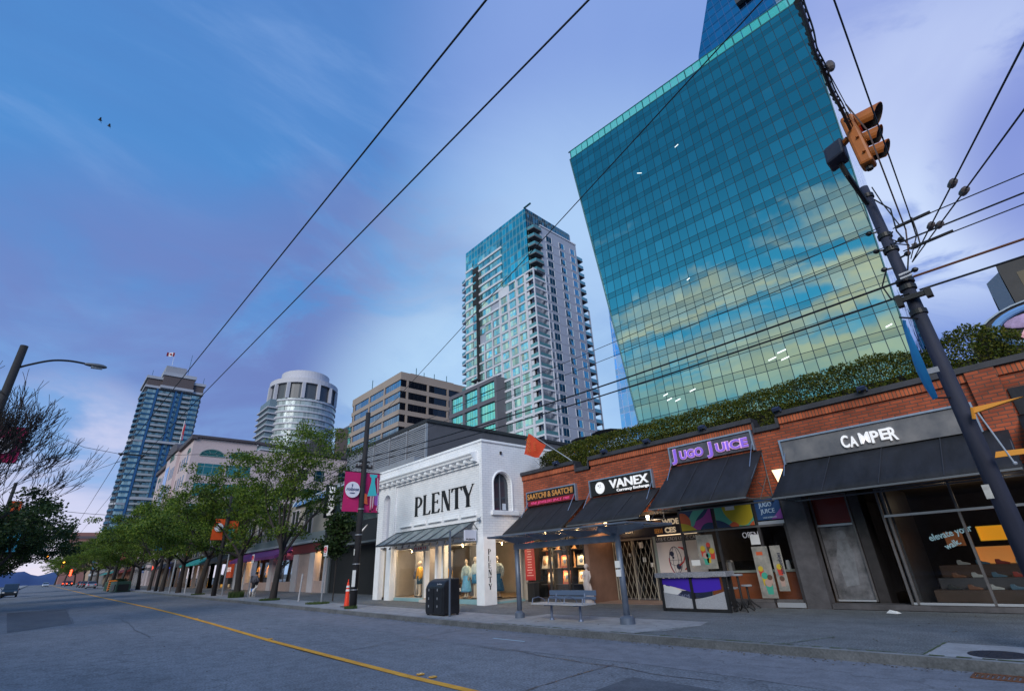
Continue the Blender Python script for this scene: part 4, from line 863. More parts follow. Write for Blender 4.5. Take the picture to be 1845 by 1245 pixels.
sg = thing('shop_sign', 'large black serif letters across the white shop front', 'sign', (-22, PY, 4.4))
serif_word('PLENTY', -24.75, 4.42, 1.02, [.86, .84, .90, .96, .92, .9], [.74, .74, .78, .86, .86, .90], ink, sg, PY + .07, .05)
sg2 = thing('shop_sign', 'small black letters stacked down the side of the corner pillar', 'sign', (-18.6, 15.1, .9))
serif_word('PLENTY', 15.0, 2.22, .235, [0] * 6, [.16, .15, .16, .19, .18, .18], ink, sg2, -18.60, .012, face='x', stack=.285)
# pillars of the open ground floor
for x0, x1, y1, lb in ((-29.0, -28.45, PY + .4, 'white pillar at the far left end of the white shop'), (-27.65, -27.1, PY + .4, 'white pillar left of the mannequin window'), (-19.15, -18.6, PY + .72, 'white corner pillar with stacked letters')):
    b = MB(); b.box(x0, x1, PY, y1, .12, 3.0); q = b.build('pillar', wpaint, pb, label=lb, bevel=.01)
MB().box(-27.0, -18.7, PY + .33, PY + .5, 2.8, 2.998).build('window_head', wpaint, pb)
fg = M('frame_cream', (.45, .42, .38), .5)
def win2(x0, x1, y, z0, z1, lb, bars=(), parent=pb, g=None, e=.05, fm=fg):
    b = MB(); b.box(x0, x1, y - .03, y + .03, z1 - e, z1); b.box(x0, x1, y - .03, y + .03, z0, z0 + e); b.box(x0, x0 + e, y - .03, y + .03, z0 + e, z1 - e); b.box(x1 - e, x1, y - .03, y + .03, z0 + e, z1 - e)
    for q in bars: b.box(q - .025, q + .025, y - .035, y + .035, z0 + e, z1 - e)
    p = b.build('shop_window', fm, parent, label=lb); MB().quad((x0 + e, y, z0 + e), (x1 - e, y, z0 + e), (x1 - e, y, z1 - e), (x0 + e, y, z1 - e)).build('glass', g or clear, p); return p
zb = .32
win2(-28.45, -27.65, PY + .35, zb, 2.95, 'narrow glass panel between the two left pillars')
win2(-26.95, -24.0, PY + .30, zb + .06, 2.85, 'mannequin window left of the entrance')
win2(-22.3, -19.2, PY + .34, zb, 2.85, 'mannequin window right of the entrance', bars=())
# corner display window on the side
b = MB(); b.box(-18.92, -18.86, 15.5, 17.3, 2.75, 2.85); b.box(-18.92, -18.86, 15.5, 17.3, .26, .34); b.box(-18.92, -18.86, 17.2, 17.3, .34, 2.75); p = b.build('shop_window', fg, pb, label='side display window behind the corner pillar')
MB().quad((-18.89, 15.5, .34), (-18.89, 17.2, .34), (-18.89, 17.2, 2.75), (-18.89, 15.5, 2.75)).build('glass', clear, p)
aq = M('base_aqua', (.25, .42, .45), .4, var=.1)
for x0, x1, y in ((-26.95, -24.0, PY + .22), (-22.3, -19.16, PY + .25), (-28.45, -27.65, PY + .3)):
    MB().box(x0, x1, y, y + .2, .14, .40).build('plinth', aq, pb)
MB().box(-18.97, -18.8, 15.48, 17.35, .12, .27).build('plinth', aq, pb)
inm = M('shop_inside', (.50, .44, .37), .8, var=.08); inw = M('shop_white', (.66, .64, .62), .8)
b = MB(); b.box(-28.6, -18.95, PY + 4.6, PY + 4.7, .2, 3.0); b.box(-28.6, -28.5, PY + .5, PY + 4.6, .2, 3.0); b.box(-18.98, -18.93, 17.35, PY + 4.6, .2, 3.0); b.build('inner_wall', inm, pb)
MB().box(-26.9, -24.2, PY + 1.5, PY + 1.56, .42, 2.8).build('window_backdrop', M('backdrop_grey', (.30, .28, .27), .8), pb)
MB().box(-22.2, -20.8, PY + 1.9, PY + 1.96, .4, 2.8).build('window_backdrop', M('backdrop_dark', (.10, .10, .11), .7), pb)
b = MB(); b.box(-28.6, -18.65, PY + .35, PY + 4.6, 2.86, 2.99); b.build('ceiling', inw, pb)
MB().box(-28.6, -18.95, PY + .3, PY + 4.6, .2, .40).build('shop_floor', M('floor_wood', (.30, .20, .12), .5, var=.2), pb)
MB().box(-24.0, -22.3, PY + .02, PY + .55, .14, .36).build('door_step', M('step_pale', (.6, .55, .52), .6), pb)
for x in (-24.05, -22.95, -22.35): MB().box(x - .09, x + .09, PY + .32, PY + .6, .36, 2.86).build('door_post', wpaint, pb)
d = win2(-23.9, -23.05, PY + 1.5, .4, 2.6, 'open entrance glazing set back between posts', fm=M('frame_dark2', (.08, .06, .05), .5), g=dimglass)
# steel and glass canopy
ct = thing('glass_canopy', 'sloping ribbed glass canopy over the white shop entrance', 'canopy', (-23, PY, 3.0))
stl = M('canopy_steel', (.10, .105, .115), .5, metal=.6)
cg = bpy.data.materials.new('canopy_glass'); cg.use_nodes = True; N = cg.node_tree.nodes; pbn = N['Principled BSDF']; pbn.inputs['Base Color'].default_value = (.20, .245, .25, 1); pbn.inputs['Roughness'].default_value = .25; pbn.inputs['Alpha'].default_value = .82
x0, x1, yo, zo, zt = -26.6, -19.3, 13.55, 3.0, 3.66
n = 7
for k in range(n):
    a, b_ = x0 + (x1 - x0) * k / n, x0 + (x1 - x0) * (k + 1) / n
    MB().prism([(a + .03, PY - .02, zt), (b_ - .03, PY - .02, zt), (b_ - .03, yo, zo), (a + .03, yo, zo)], (0, 0, .02)).build('glass_pane', cg, ct)
for k in range(n + 1):
    a = x0 + (x1 - x0) * k / n
    b = MB(); b.tube([(a, PY - .02, zt + .01), (a, yo - .05, zo + .01)], .028, 5); b.tube([(a, PY - .02, zo + .02), (a, yo, zo - .02)], .016, 5); b.build('rib', stl, ct)
b = MB(); b.tube([(x0 - .05, yo, zo), (x1 + .05, yo, zo)], .035, 6); b.tube([(x0, PY - .03, zt + .02), (x1 + .1, PY - .03, zt + .02)], .03, 6); b.build('edge_beam', stl, ct)
for k in range(11):
    a = x0 + .5 + k * .65; b = MB(); b.tube([(a, yo + .25, zo + .02), (a, yo + .25, zo - .10)], .012, 5); b.loft([(zo - .22, a, yo + .2, .06, .06), (zo - .10, a, yo + .25, .035, .035)], 8); tag(set_origin(b.build('spot_light', stl)), '%s dark hanging spot from the left under the glass canopy' % ['first', 'second', 'third', 'fourth', 'fifth', 'sixth', 'seventh', 'eighth', 'ninth', 'tenth', 'eleventh'][k], 'spot light', 'spots under the glass canopy')
# hanging signs
t = thing('hanging_sign', 'white hanging sign board with small red letters under the canopy', 'sign', (-24.1, PY - .1, 2.72))
MB().box(-24.75, -23.2, PY - .02, PY + .10, 2.62, 2.92).build('board', inw, t, bevel=.01)
text('PLENTY', (-24.5, PY - .04, 2.69), .19, M('letter_red', (.6, .03, .03), .5), t, width=1.15, spacing=1.5)
t = thing('hanging_sign', 'small white projecting sign at the right end of the canopy', 'sign', (-19.0, 14.2, 3.0))
MB().box(-19.02, -18.94, 13.95, 14.62, 2.82, 3.28).build('board', M('sign_lilac', (.62, .63, .72), .6), t, bevel=.008)
text('PLENTY', (-18.93, 14.02, 2.86), .085, ink, t, face='x', width=.5)
b = MB(); b.tube([(-18.98, 14.75, 3.34), (-18.98, 14.0, 3.34)], .015, 5); b.tube([(-18.98, 14.7, 3.3), (-18.98, 14.45, 3.6), (-18.98, 14.72, 3.7)], .02, 5); b.build('bracket', stl, t)
b = MB(); b.ball((-18.75, 14.6, 3.72), .09, 10, 6); b.tube([(-18.75, 14.75, 3.85), (-18.75, 14.6, 3.72)], .02, 6); tag(set_origin(b.build('security_camera', M('camera_housing', (.25, .27, .3), .4))), 'small dome security camera at the top right of the glass canopy', 'camera')
tag(set_origin(MB().box(-18.61, -18.55, 15.9, 16.0, 6.84, 6.98).build('vent', ink)), 'tiny dark vent high on the white side wall', 'vent')
t = thing('window_notice', 'white lit notice on the glass beside the far left pillar', 'notice', (-28.0, PY + .3, 1.9))
MB().box(-28.08, -27.93, PY + .31, PY + .318, 1.95, 2.15).build('lit_card', M('card_lit', (.8, .8, .8), .5, emit=(1, .95, .9), es=.8), t)
# mannequins
skin = M('mannequin_cream', (.62, .50, .38), .5)
def mannequin(label, x, y, z, h, top, tcol, bottom, bcol, rot=0, sleeve=True, jacket=None):
    t = thing('mannequin', label, 'mannequin', (x, y, z), 'mannequins in the white shop windows', rot=rot); ORG[t.name] = Vector()
    s = h / 1.62; b = MB()
    for sx in (-1, 1): b.loft([(0, sx * .085, -.03, .045, .10), (.04, sx * .085, -.01, .04, .06), (.10, sx * .085, .0, .036, .04), (.30, sx * .08, .01, .055, .06), (.44, sx * .08, 0, .045, .05), (.62, sx * .085, 0, .075, .08), (.80, sx * .085, 0, .09, .10)], 10)
    b.loft([(.78, 0, 0, .16, .11), (.88, 0, 0, .17, .12), (1.0, 0, 0, .125, .09), (1.15, 0, 0, .14, .10), (1.28, 0, 0, .16, .09), (1.34, 0, 0, .12, .07), (1.37, 0, 0, .055, .05), (1.44, 0, 0, .045, .045)], 14)
    b.ball((0, -.01, 1.53), (.075, .09, .11), 12, 8)
    for sx in (-1, 1): b.tube([(sx * .16, 0, 1.30), (sx * .21, .01, 1.12), (sx * .22, -.02, .96), (sx * .21, -.07, .80), (sx * .21, -.09, .72)], [.045, .04, .035, .026, .018], 8)
    o = b.build('figure', skin, t, smooth=True)
    b = MB()
    if bottom == 'skirt': b.loft([(.22, 0, 0, .30, .22), (.30, 0, 0, .29, .21), (.6, 0, 0, .23, .17), (.85, 0, 0, .18, .13), (1.0, 0, 0, .135, .10)], 22)
    elif bottom == 'short': b.loft([(.56, 0, 0, .21, .15), (.75, 0, 0, .20, .14), (.9, 0, 0, .18, .13), (1.0, 0, 0, .135, .10)], 16)
    else:
        for sx in (-1, 1): b.loft([(.06, sx * .09, 0, .07, .075), (.45, sx * .09, 0, .08, .085), (.8, sx * .085, 0, .10, .12)], 10)
        b.loft([(.76, 0, 0, .18, .13), (.9, 0, 0, .18, .13), (1.0, 0, 0, .14, .10)], 14)
    for v in range(len(b.v)):   # folds
        p = b.v[v]; a = math.atan2(p[1], p[0]); f = 1 + .05 * math.sin(a * 9) * max(0, 1 - p[2]); b.v[v] = (p[0] * f, p[1] * f, p[2])
    b.build({'skirt': 'skirt', 'short': 'shorts'}.get(bottom, 'trousers'), M('cloth_%s%.2f%.2f' % (bottom, bcol[0], bcol[2]), bcol, .85, var=.15, vs=12), t, smooth=True)
    b = MB(); e = .02 if not jacket else .05
    b.loft([(.93, 0, 0, .155 + e, .11 + e), (1.05, 0, 0, .135 + e, .10 + e), (1.2, 0, 0, .155 + e, .11 + e), (1.31, 0, 0, .15 + e, .085 + e), (1.36, 0, 0, .09, .07)], 16)
    if sleeve:
        for sx in (-1, 1): b.tube([(sx * .15, 0, 1.31), (sx * (.22 + e), .01, 1.14), (sx * (.24 + e), -.02, .96), (sx * (.22 + e), -.07, .80)], [.06 + e * .4, .065 + e, .06 + e, .045 + e * .6], 10)
    b.build(top, M('cloth_top%.2f%.2f' % (tcol[0], tcol[2]), tcol, .85, var=.15, vs=12), t, smooth=True)
    b = MB(); b.loft([(-.04, 0, 0, .2, .2), (-.01, 0, 0, .2, .2)], 18); b.build('base_plate', darkfr, t)
    t.scale = (s, s, s); return t
mannequin('mannequin in dark waistcoat and pale trousers, left window', -25.75, PY + 1.05, .46, 1.66, 'waistcoat', (.10, .10, .13), 'trousers', (.42, .38, .34), .3)
mannequin('mannequin in bright yellow coat and dark skirt, left window', -25.15, PY + .75, .46, 1.70, 'coat', (.75, .36, .05), 'short', (.03, .08, .12), -.3, jacket=True)
mannequin('mannequin in pale blouse and long light blue skirt, right window', -21.05, PY + .85, .44, 1.64, 'blouse', (.45, .52, .48), 'skirt', (.12, .34, .52), .1)
mannequin('mannequin in white shirt and blue denim skirt, right window', -20.2, PY + .75, .44, 1.72, 'shirt', (.62, .66, .62), 'short', (.05, .20, .34), -.1)
mannequin('mannequin in pale jumper and navy skirt behind the corner pillar', -19.3, PY + 1.35, .44, 1.70, 'jumper', (.40, .45, .45), 'skirt', (.03, .14, .28), .5)
mannequin('mannequin in black top and white trousers at the back of the shop', -22.6, PY + 2.6, .4, 1.62, 'top', (.02, .02, .02), 'trousers', (.5, .45, .4), 0)
b = MB(); b.tube([(-21.4, PY + 1.6, .42), (-21.4, PY + 1.6, 2.1), (-20.3, PY + 1.6, 2.1), (-20.3, PY + 1.6, .42)], .015, 6); tag(set_origin(b.build('clothes_rail', alum)), 'thin arched metal clothes rail behind the right window mannequins', 'clothes rail')
t = thing('shop_table', 'low table with white lettering visible through the entrance', 'table', (-23.2, PY + 2.2, .4))
MB().box(-24.2, -22.6, PY + 2, PY + 2.7, .95, 1.0).build('table_top', fr[2], t)
for x in (-24.1, -22.75):
    for y in (2.1, 2.6): MB().box(x, x + .06, PY + y, PY + y + .06, .4, .949).build('leg', blk, t)
text('GOATS', (-23.9, PY + 1.98, .62), .22, wht, t, width=.8)
for i, (x, y, z, e, lb) in enumerate(((-26.3, .9, 2.7, 14, 'warm spot lamp at the left of the white shop left window'), (-24.9, .6, 2.75, 22, 'warm spot lamp over the yellow coat'), (-21.6, 1.0, 2.78, 12, 'warm spot lamp over the blue skirt mannequin'), (-20.1, .9, 2.78, 16, 'warm spot lamp over the white shirt mannequin'), (-19.2, 1.6, 2.7, 16, 'warm spot lamp over the corner window mannequin'), (-23.2, 2.2, 2.78, 8, 'warm spot lamp inside the white shop entrance'))):
    spot(x, PY + y, z, e * 2.3, r=.03, lb=lb, col=(1, .74, .46))
# ------------------------------------------------------------------ dark box building behind
tb = thing('dark_box_building', 'dark grey flat roofed building with louvred metal panels behind the white shop', 'building', (-48, 30, .3))
dg = M('box_grey', (.085, .085, .105), .8, var=.1, vs=.5); lv = M('louvre_grey', (.30, .31, .35), .55, metal=.3, var=.1, vs=1)
MB().box(-70, -48.1, 30.2, 60, 0, 17.6).build('wall', dg, tb)
MB().box(-70.3, -47.9, 29.9, 60.2, 17.6, 18.0).build('roof_edge', M('roof_edge_black', (.02, .02, .025), .6), tb)
for k in range(5):
    x0 = -69.8 + k * 4.35; b = MB(); b.box(x0 + .1, x0 + 4.1, 30.0, 30.18, 13.6, 17.55)
    for j in range(16): b.prism([(x0 + .15, 30.0, 13.75 + j * .235), (x0 + .15, 29.9, 13.75 + j * .235), (x0 + .15, 30.0, 13.92 + j * .235)], (3.9, 0, 0))
    b.build('louvre_panel', lv, tb); MB().box(x0 + 4.12, x0 + 4.3, 29.86, 30.15, 8, 17.5).build('panel_post', lv, tb)
MB().box(-70, -48.2, 28.5, 30.1, 2, 13.4).build('lower_wall', lv, tb)
MB().box(-52.5, -48.0, 27.8, 34, 2, 12.6).build('stair_wall', dg, tb)
# beige gap wall between white shop and brick row, seen over the parapet
gw = thing('beige_wall', 'low beige rendered wall between the white shop and the hedge', 'wall', (-18.5, 19.5, 5.3)); MB().box(-18.5, -17.2, 19.5, 19.8, 5.36, 7.3).build('wall', M('beige_render', (.30, .25, .17), .85, var=.1), gw); MB().box(-18.55, -17.15, 19.45, 19.85, 7.3, 7.38).build('coping', coping, gw)
# ------------------------------------------------------------------ shops left of the white one
LY = 17.4; GL = lambda x: gz(x) + .15
# sports shop
sn = thing('sports_shop', 'black fronted sports shop with a white tick above the doorway', 'building', (-36, LY, .3))
mb_ = M('shop_black', (.010, .011, .013), .5, var=.3, vs=1); gfr = M('frame_steel_grey', (.22, .25, .28), .45, metal=.5)
MB().box(-42.2, -29.1, LY, LY + 12, 0, 3.61).build('wall', mb_, sn)
MB().box(-42.2, -29.1, LY - .55, LY + .1, 3.75, 5.25).build('fascia', M('fascia_black', (.022, .025, .032), .5), sn)
MB().box(-42.3, -29.1, LY - 1.1, LY + .0, 3.62, 3.745).build('canopy', gfr, sn)
p = MB().box(-42.2, -29.1, LY + .1, LY + 11, 5.25, 7.5).build('upper_glazing', M('upper_glass', (.04, .07, .08), .1, spec=.9), sn)
b = MB(); b.box(-42.2, -29.1, LY - .05, LY + .09, 5.26, 5.36); b.box(-42.2, -29.1, LY - .05, LY + .09, 7.3, 7.5)
for k in range(6): b.box(-42.1 + k * 2.6, -42.0 + k * 2.6, LY - .04, LY + .09, 5.36, 7.3)
b.build('frame', gfr, p)
MB().box(-42.4, -29.1, LY - .2, LY + 11.2, 7.5, 7.75).build('roof', gfr, sn)
MB().box(-42.1, -41.7, LY - .12, LY + .0, .2, 3.6).build('door_post', gfr, sn)
t = thing('swoosh_sign', 'white curved tick emblem on the black fascia', 'sign', (-35.4, LY - .6, 4.2))
SW = [(0, .32), (.05, .10), (.22, .02), (.45, .08), (1.9, .72), (.62, .30), (.42, .26), (.30, .32), (.28, .42), (.36, .60), (.14, .50)]
SWp = [(-36.15 + a * .80, LY - .57, 4.22 + c * .82) for a, c in [(.30, .62), (.12, .44), (.02, .24), (.05, .08), (.18, .0), (.38, .02), (.62, .11), (2.0, .80), (.75, .34), (.52, .28), (.36, .30), (.27, .40)]]
MB().prism(SWp, (0, -.05, 0)).build('tick', wht, t)
t = thing('projecting_sign', 'tall black projecting sign with vertical white capitals', 'sign', (-41.5, LY - 1.0, 6.5))
bx = MB().box(-42.05, -41.9, LY - .95, LY - .05, 6.0, 8.7).build('board', blk, t)
o = text('NIKE', (-41.88, LY - .20, 6.15), .74, wht, t, face='x', rot=90, width=2.35, off=.03)
for z in (6.2, 8.4): MB().box(-42.0, -41.95, LY - .06, LY + .12, z, z + .1).build('bracket', gfr, t)
# fashion shop with purple awning
fs = thing('fashion_shop', 'two storey beige shop with a purple awning and warm lit windows', 'building', (-56, LY, .4))
stone = M('pink_stone', (.42, .31, .28), .6, var=.12, vs=3); bg_ = M('beige_panel', (.30, .27, .24), .8, var=.12, vs=.8); lst = M('light_stone', (.50, .47, .50), .6, var=.08)
GB = GL(-56)
MB().box(-69.5, -42.2, LY + .35, LY + 12, 4.5, 8.3).build('wall', bg_, fs)
MB().box(-69.8, -42.0, LY + .2, LY + 12.2, 8.3, 8.6).build('roof', M('roof_edge_grey', (.13, .13, .14), .7), fs)
b = MB(); b.box(-69.5, -42.2, LY - .1, LY + .34, 4.15, 5.2); b.build('fascia', M('metal_fascia', (.25, .29, .31), .5, metal=.3), fs)
MB().box(-69.5, -42.1, LY - .35, LY + .0, 4.35, 4.55).build('ledge', M('pale_metal', (.5, .55, .62), .4, metal=.3), fs)
for i, x in enumerate((-67.5, -63.9, -60.3, -56.7, -53.1, -49.5)):
    pw = MB().box(x, x + 1.9, LY + .30, LY + .36, 5.3, 7.6).build('window', M('upper_window', (.03, .035, .045), .15, spec=.8), fs); b = MB(); b.box(x - .1, x, LY + .24, LY + .38, 5.2, 7.7); b.box(x + 1.9, x + 2.0, LY + .24, LY + .38, 5.2, 7.7); b.box(x + .9, x + 1.0, LY + .26, LY + .29, 5.3, 7.6); b.box(x, x + 1.9, LY + .24, LY + .38, 7.6, 7.7); b.build('frame', lst, pw)
b = MB()
n = 10
for k in range(n + 1):
    a = math.pi / 2 * k / n; b.v += [(-52.5, LY + .3 - 1.5 * math.cos(a) + 1.2, 8.0 + .95 * math.sin(a)), (-42.4, LY + .3 - 1.5 * math.cos(a) + 1.2, 8.0 + .95 * math.sin(a))]
b.f += [(2 * k, 2 * k + 1, 2 * k + 3, 2 * k + 2) for k in range(n)]
sk = b.build('skylight', M('skylight_glass', (.15, .32, .55), .08, metal=.7), fs)
b = MB()
for q in range(9):
    x = -52.4 + q * 1.25; b.tube([(x, LY + .3 - 1.5 * math.cos(math.pi / 2 * k / n) + 1.17, 8.0 + .97 * math.sin(math.pi / 2 * k / n)) for k in range(n + 1)], .05, 5)
b.build('rib', M('white_rib', (.6, .65, .7), .4), sk)
for x0, x1 in ((-69.4, -68.2), (-65.6, -64.9), (-57.0, -55.8), (-50.2, -48.9), (-46.2, -45.0), (-43.0, -42.25)):
    MB().box(x0, x1, LY - .1, LY + .5, .3, 4.15).build('pillar', lst if x0 > -60 else lst, fs)
MB().box(-48.9, -46.2, LY + .0, LY + .4, .3, 4.15).build('stone_pier', stone, fs)
for x0, x1 in ((-64.9, -57.0), (-55.8, -50.2), (-45.0, -43.0)): MB().box(x0, x1, LY + .0, LY + .4, .3, GB + .75).build('stall_riser', stone, fs)
MB().box(-69, -42.3, LY + 3.2, LY + 3.3, .3, 4.2).build('inner_wall', M('inner_dark', (.04, .03, .025), .8), fs)
MB().box(-69, -42.3, LY + .1, LY + 3.2, 4.0, 4.14).build('ceiling', M('inner_dark'), fs)
for i, (x0, x1, lb) in enumerate(((-64.9, -57.0, 'large lit window under the left of the purple awning'), (-55.8, -50.2, 'lit window under the right of the purple awning'), (-45.0, -43.0, 'narrow lit window beside the stone pier'))):
    b = MB(); b.box(x0, x1, LY + .1, LY + .16, 4.0, 4.14); b.box((x0 + x1) / 2 - .03, (x0 + x1) / 2 + .03, LY + .1, LY + .16, GB + .75, 4.0); p = b.build('shop_window', darkfr, fs, label=lb); MB().quad((x0, LY + .13, GB + .75), (x1, LY + .13, GB + .75), (x1, LY + .13, 4.0), (x0, LY + .13, 4.0)).build('glass', clear, p)
pa = M('awning_purple', (.20, .045, .22), .7, var=.12, vs=.8)
b = MB(); b.prism([(-66.2, LY - .02, 4.33), (-66.2, LY - 1.6, 3.55), (-66.2, LY - 1.6, 3.30), (-66.2, LY - .02, 4.0)], (15.4, 0, 0)); b.build('awning', pa, fs, label='long purple sloping awning')
MB().box(-50.6, -42.3, LY - .14, LY - .1, 3.55, 4.3).build('red_fascia', M('fascia_maroon', (.16, .025, .03), .6), fs)
gd = [M('garment_gold', (.80, .42, .08), .7, emit=(1, .5, .1), es=.12), M('garment_orange', (.55, .2, .05), .7), M('garment_cream', (.75, .6, .4), .7), M('garment_dark', (.05, .05, .06), .8)]
def dress_form(label, x, y, z, m, h=1.6, wd=1.0):
    t = thing('dress_form', label, 'mannequin', (x, y, z), 'clothes on display in the purple awning shop'); ORG[t.name] = Vector()
    b = MB(); b.loft([(.0, 0, 0, .25, .25), (.03, 0, 0, .25, .25), (.04, 0, 0, .03, .03), (.5, 0, 0, .03, .03)], 10); b.build('stand', blk, t)
    b = MB(); b.loft([(.42 * h / 1.6, 0, 0, .27 * wd, .2), (.8, 0, 0, .20 * wd, .15), (1.0, 0, 0, .15, .11), (1.3, 0, 0, .2 * wd, .13), (1.45, 0, 0, .15, .1), (1.5, 0, 0, .05, .05), (1.6, 0, 0, .05, .05)], 12)
    for sx in (-1, 1): b.tube([(sx * .17, 0, 1.4), (sx * .28 * wd, -.03, 1.1), (sx * .3 * wd, -.08, .85)], [.07, .07, .05], 8)
    b.build('garment', m, t, smooth=True); return t
dd = [('gold coat on a form, left end of the large lit window', -63.6, 0), ('dark dress on a form, large lit window', -62.0, 3), ('bright gold jacket on a form, middle of the large lit window', -60.3, 0), ('orange dress on a form, right part of the large lit window', -58.6, 1), ('cream dress on a form, left of the right lit window', -55.0, 2), ('gold dress on a form, right lit window', -53.9, 0), ('orange coat on a form, centre of the right lit window', -52.9, 1), ('cream white coat on a form, right lit window', -51.9, 2), ('gold dress on a form at the right edge of the right lit window', -50.9, 0), ('orange gold dress on a form in the narrow lit window', -44.3, 1), ('gold jacket on a form in the narrow lit window', -43.5, 0)]
for lb, x, k in dd: dress_form(lb, x, LY + .9 + .3 * (k % 2), GB + .8, gd[k], wd=1.2)
for i, (x, e) in enumerate(((-63, 130), (-59.5, 130), (-54.6, 130), (-51.6, 130), (-44, 90))):
    spot(x, LY + .6, 3.8, e, r=.06, lb=['warm spot at the left of the large lit window', 'warm spot at the right of the large lit window', 'warm spot at the left of the right lit window', 'warm spot at the right of the right lit window', 'warm spot in the narrow lit window'][i], col=(1, .55, .22), rad=.15)
# more shops farther up the street, mostly behind the trees
def far_shop(label, x0, x1, h, wallc, awn, glow, up=3, lit=True, sign=None):
    g = GL((x0 + x1) / 2); t = thing('street_shop', label, 'building', ((x0 + x1) / 2, LY, g), 'shops farther up the street')
    m = M('shopwall%.2f%.2f%.2f' % wallc, wallc, .8, var=.15, vs=.6)
    MB().box(x0, x1, LY + .1, LY + 12, g + 3.6, g + h).build('wall', m, t)
    MB().box(x0, x1, LY + 2.5, LY + 12, g - .5, g + 3.6).build('back_wall', M('inner_dark'), t)
    MB().box(x0 - .1, x1 + .1, LY - .1, LY + 12.1, g + h, g + h + .25).build('roof', M('roof_edge_grey'), t)
    nb = max(2, int((x1 - x0) / 3.2)); wbay = (x1 - x0) / nb
    for k in range(nb + 1): MB().box(x0 + k * wbay - .22, x0 + k * wbay + .22, LY, LY + .5, g - .3, g + 3.6).build('pier', m, t)
    for k in range(nb):
        a = x0 + k * wbay + .3; b_ = x0 + (k + 1) * wbay - .3
        p = MB().quad((a, LY + .2, g + .5), (b_, LY + .2, g + .5), (b_, LY + .2, g + 3.0), (a, LY + .2, g + 3.0)).build('shop_window', clear, t)
        if h > 6:
            for f in range(int((h - 3.9) / 3)):
                q = MB().box(a + .2, b_ - .2, LY + .04, LY + .12, g + 4.3 + f * 3, g + 6.1 + f * 3).build('window', M('upper_window'), t)
                MB().box((a + b_) / 2 - .05, (a + b_) / 2 + .05, LY + .0, LY + .04, g + 4.3 + f * 3, g + 6.1 + f * 3).build('mullion', lst, q)
    if awn:
        am = M('awn%.2f%.2f%.2f' % awn, awn, .7); MB().prism([(x0 + .3, LY - .02, g + 3.9), (x0 + .3, LY - 1.5, g + 3.1), (x0 + .3, LY - 1.5, g + 2.9), (x0 + .3, LY - .02, g + 3.2)], (x1 - x0 - .6, 0, 0)).build('awning', am, t)
    else: MB().box(x0, x1, LY - .05, LY + .1, g + 3.05, g + 3.6).build('fascia', darkfr, t)
    if lit:
        l = bpy.data.lights.new('shop_light', 'AREA'); l.shape = 'RECTANGLE'; l.size = (x1 - x0) * .6; l.size_y = 1.0; l.energy = 90; l.color = glow; o = bpy.data.objects.new('shop_light', l); COL.objects.link(o); o.location = ((x0 + x1) / 2, LY + 1.4, g + 3.3)
        k2 = 0
        for k in range(int((x1 - x0) / 1.6)):
            x = x0 + .9 + k * 1.6; hh = random.uniform(.8, 1.7)
            o = MB().loft([(g + .1, x, LY + 1.6, .3, .25), (g + hh * .5, x, LY + 1.6, .35, .25), (g + hh, x, LY + 1.6, .2, .2)], 8).build('display', gd[(k + k2) % 4], t)
    if sign:
        st = thing('shop_sign', sign[0], 'sign', (sign[2], LY - .2, g + 3.2)); MB().box(sign[2] - sign[3] / 2, sign[2] + sign[3] / 2, LY - .16, LY - .06, g + sign[4], g + sign[5]).build('board', M('signc%.2f%.2f' % (sign[6][0], sign[6][2]), sign[6], .6, emit=sign[6], es=sign[7]), st)
        if sign[1]: text(sign[1], (sign[2] - sign[3] * .4, LY - .18, g + sign[4] + (sign[5] - sign[4]) * .3), (sign[5] - sign[4]) * .5, wht, st, width=sign[3] * .8)
    return t
far_shop('grey shop front with a dark awning left of the purple awning shop', -82, -70, 8.6, (.14, .135, .15), (.03, .03, .035), (1, .6, .35), sign=('orange red panel with pale writing beside the left pillar', 'Store', -72.0, 2.6, 1.2, 3.4, (.40, .06, .02), .35))
far_shop('shop with a bright teal awning and warm goods behind the street trees', -96, -82, 8.4, (.20, .20, .22), (.04, .38, .35), (1, .5, .2))
# ------------------------------------------------------------------ glass office tower
def uvface(mb, pts, O, U, V):
    "planar polygon carrying (u, v) metres"
    if mb.uv is None: mb.uv = []
    O, U, V = Vector(O), Vector(U), Vector(V)
    mb.add(pts, [tuple(range(len(pts)))]); mb.uv += [((Vector(p) - O).dot(U), (Vector(p) - O).dot(V)) for p in pts]; return mb
A = R(4.64); U = Vector((math.cos(A), math.sin(A), 0)); NV = Vector((-math.sin(A), math.cos(A), 0)); P0 = Vector((-45.2, 60, 0)); ZV = Vector((0, 0, 1))
def gp(u, z, d=0.0): return P0 + U * u + ZV * z + NV * d
gt_ = thing('glass_tower', 'huge teal glass office tower whose walls lean outwards, mirroring cream clouds', 'building', (-24, 64, 0))
teal = pane_mat('curtain_wall', (.33, .50, .50), 1.37, 3.2, 22.34, 1.02, .085, .0065, spt=.82, vary=.22, mull=(.006, .03, .05))
ZT = 75.85
L0 = lambda z: 3.42 + (45.1 - z) * .1063 if z < 45.1 else 3.42 * (1 - (z - 45.1) / (ZT - 45.1))       # left edge
R0 = lambda z: 42.53 - (ZT - z) * .0677                                                              # right edge
mb = MB(); uvface(mb, [gp(L0(0), 0), gp(R0(0), 0), gp(R0(ZT), ZT), gp(0, ZT), gp(L0(45.1), 45.1)], gp(0, 0), U, ZV)
mb.build('curtain_wall', teal, gt_, label='main street face mirroring the clouds')
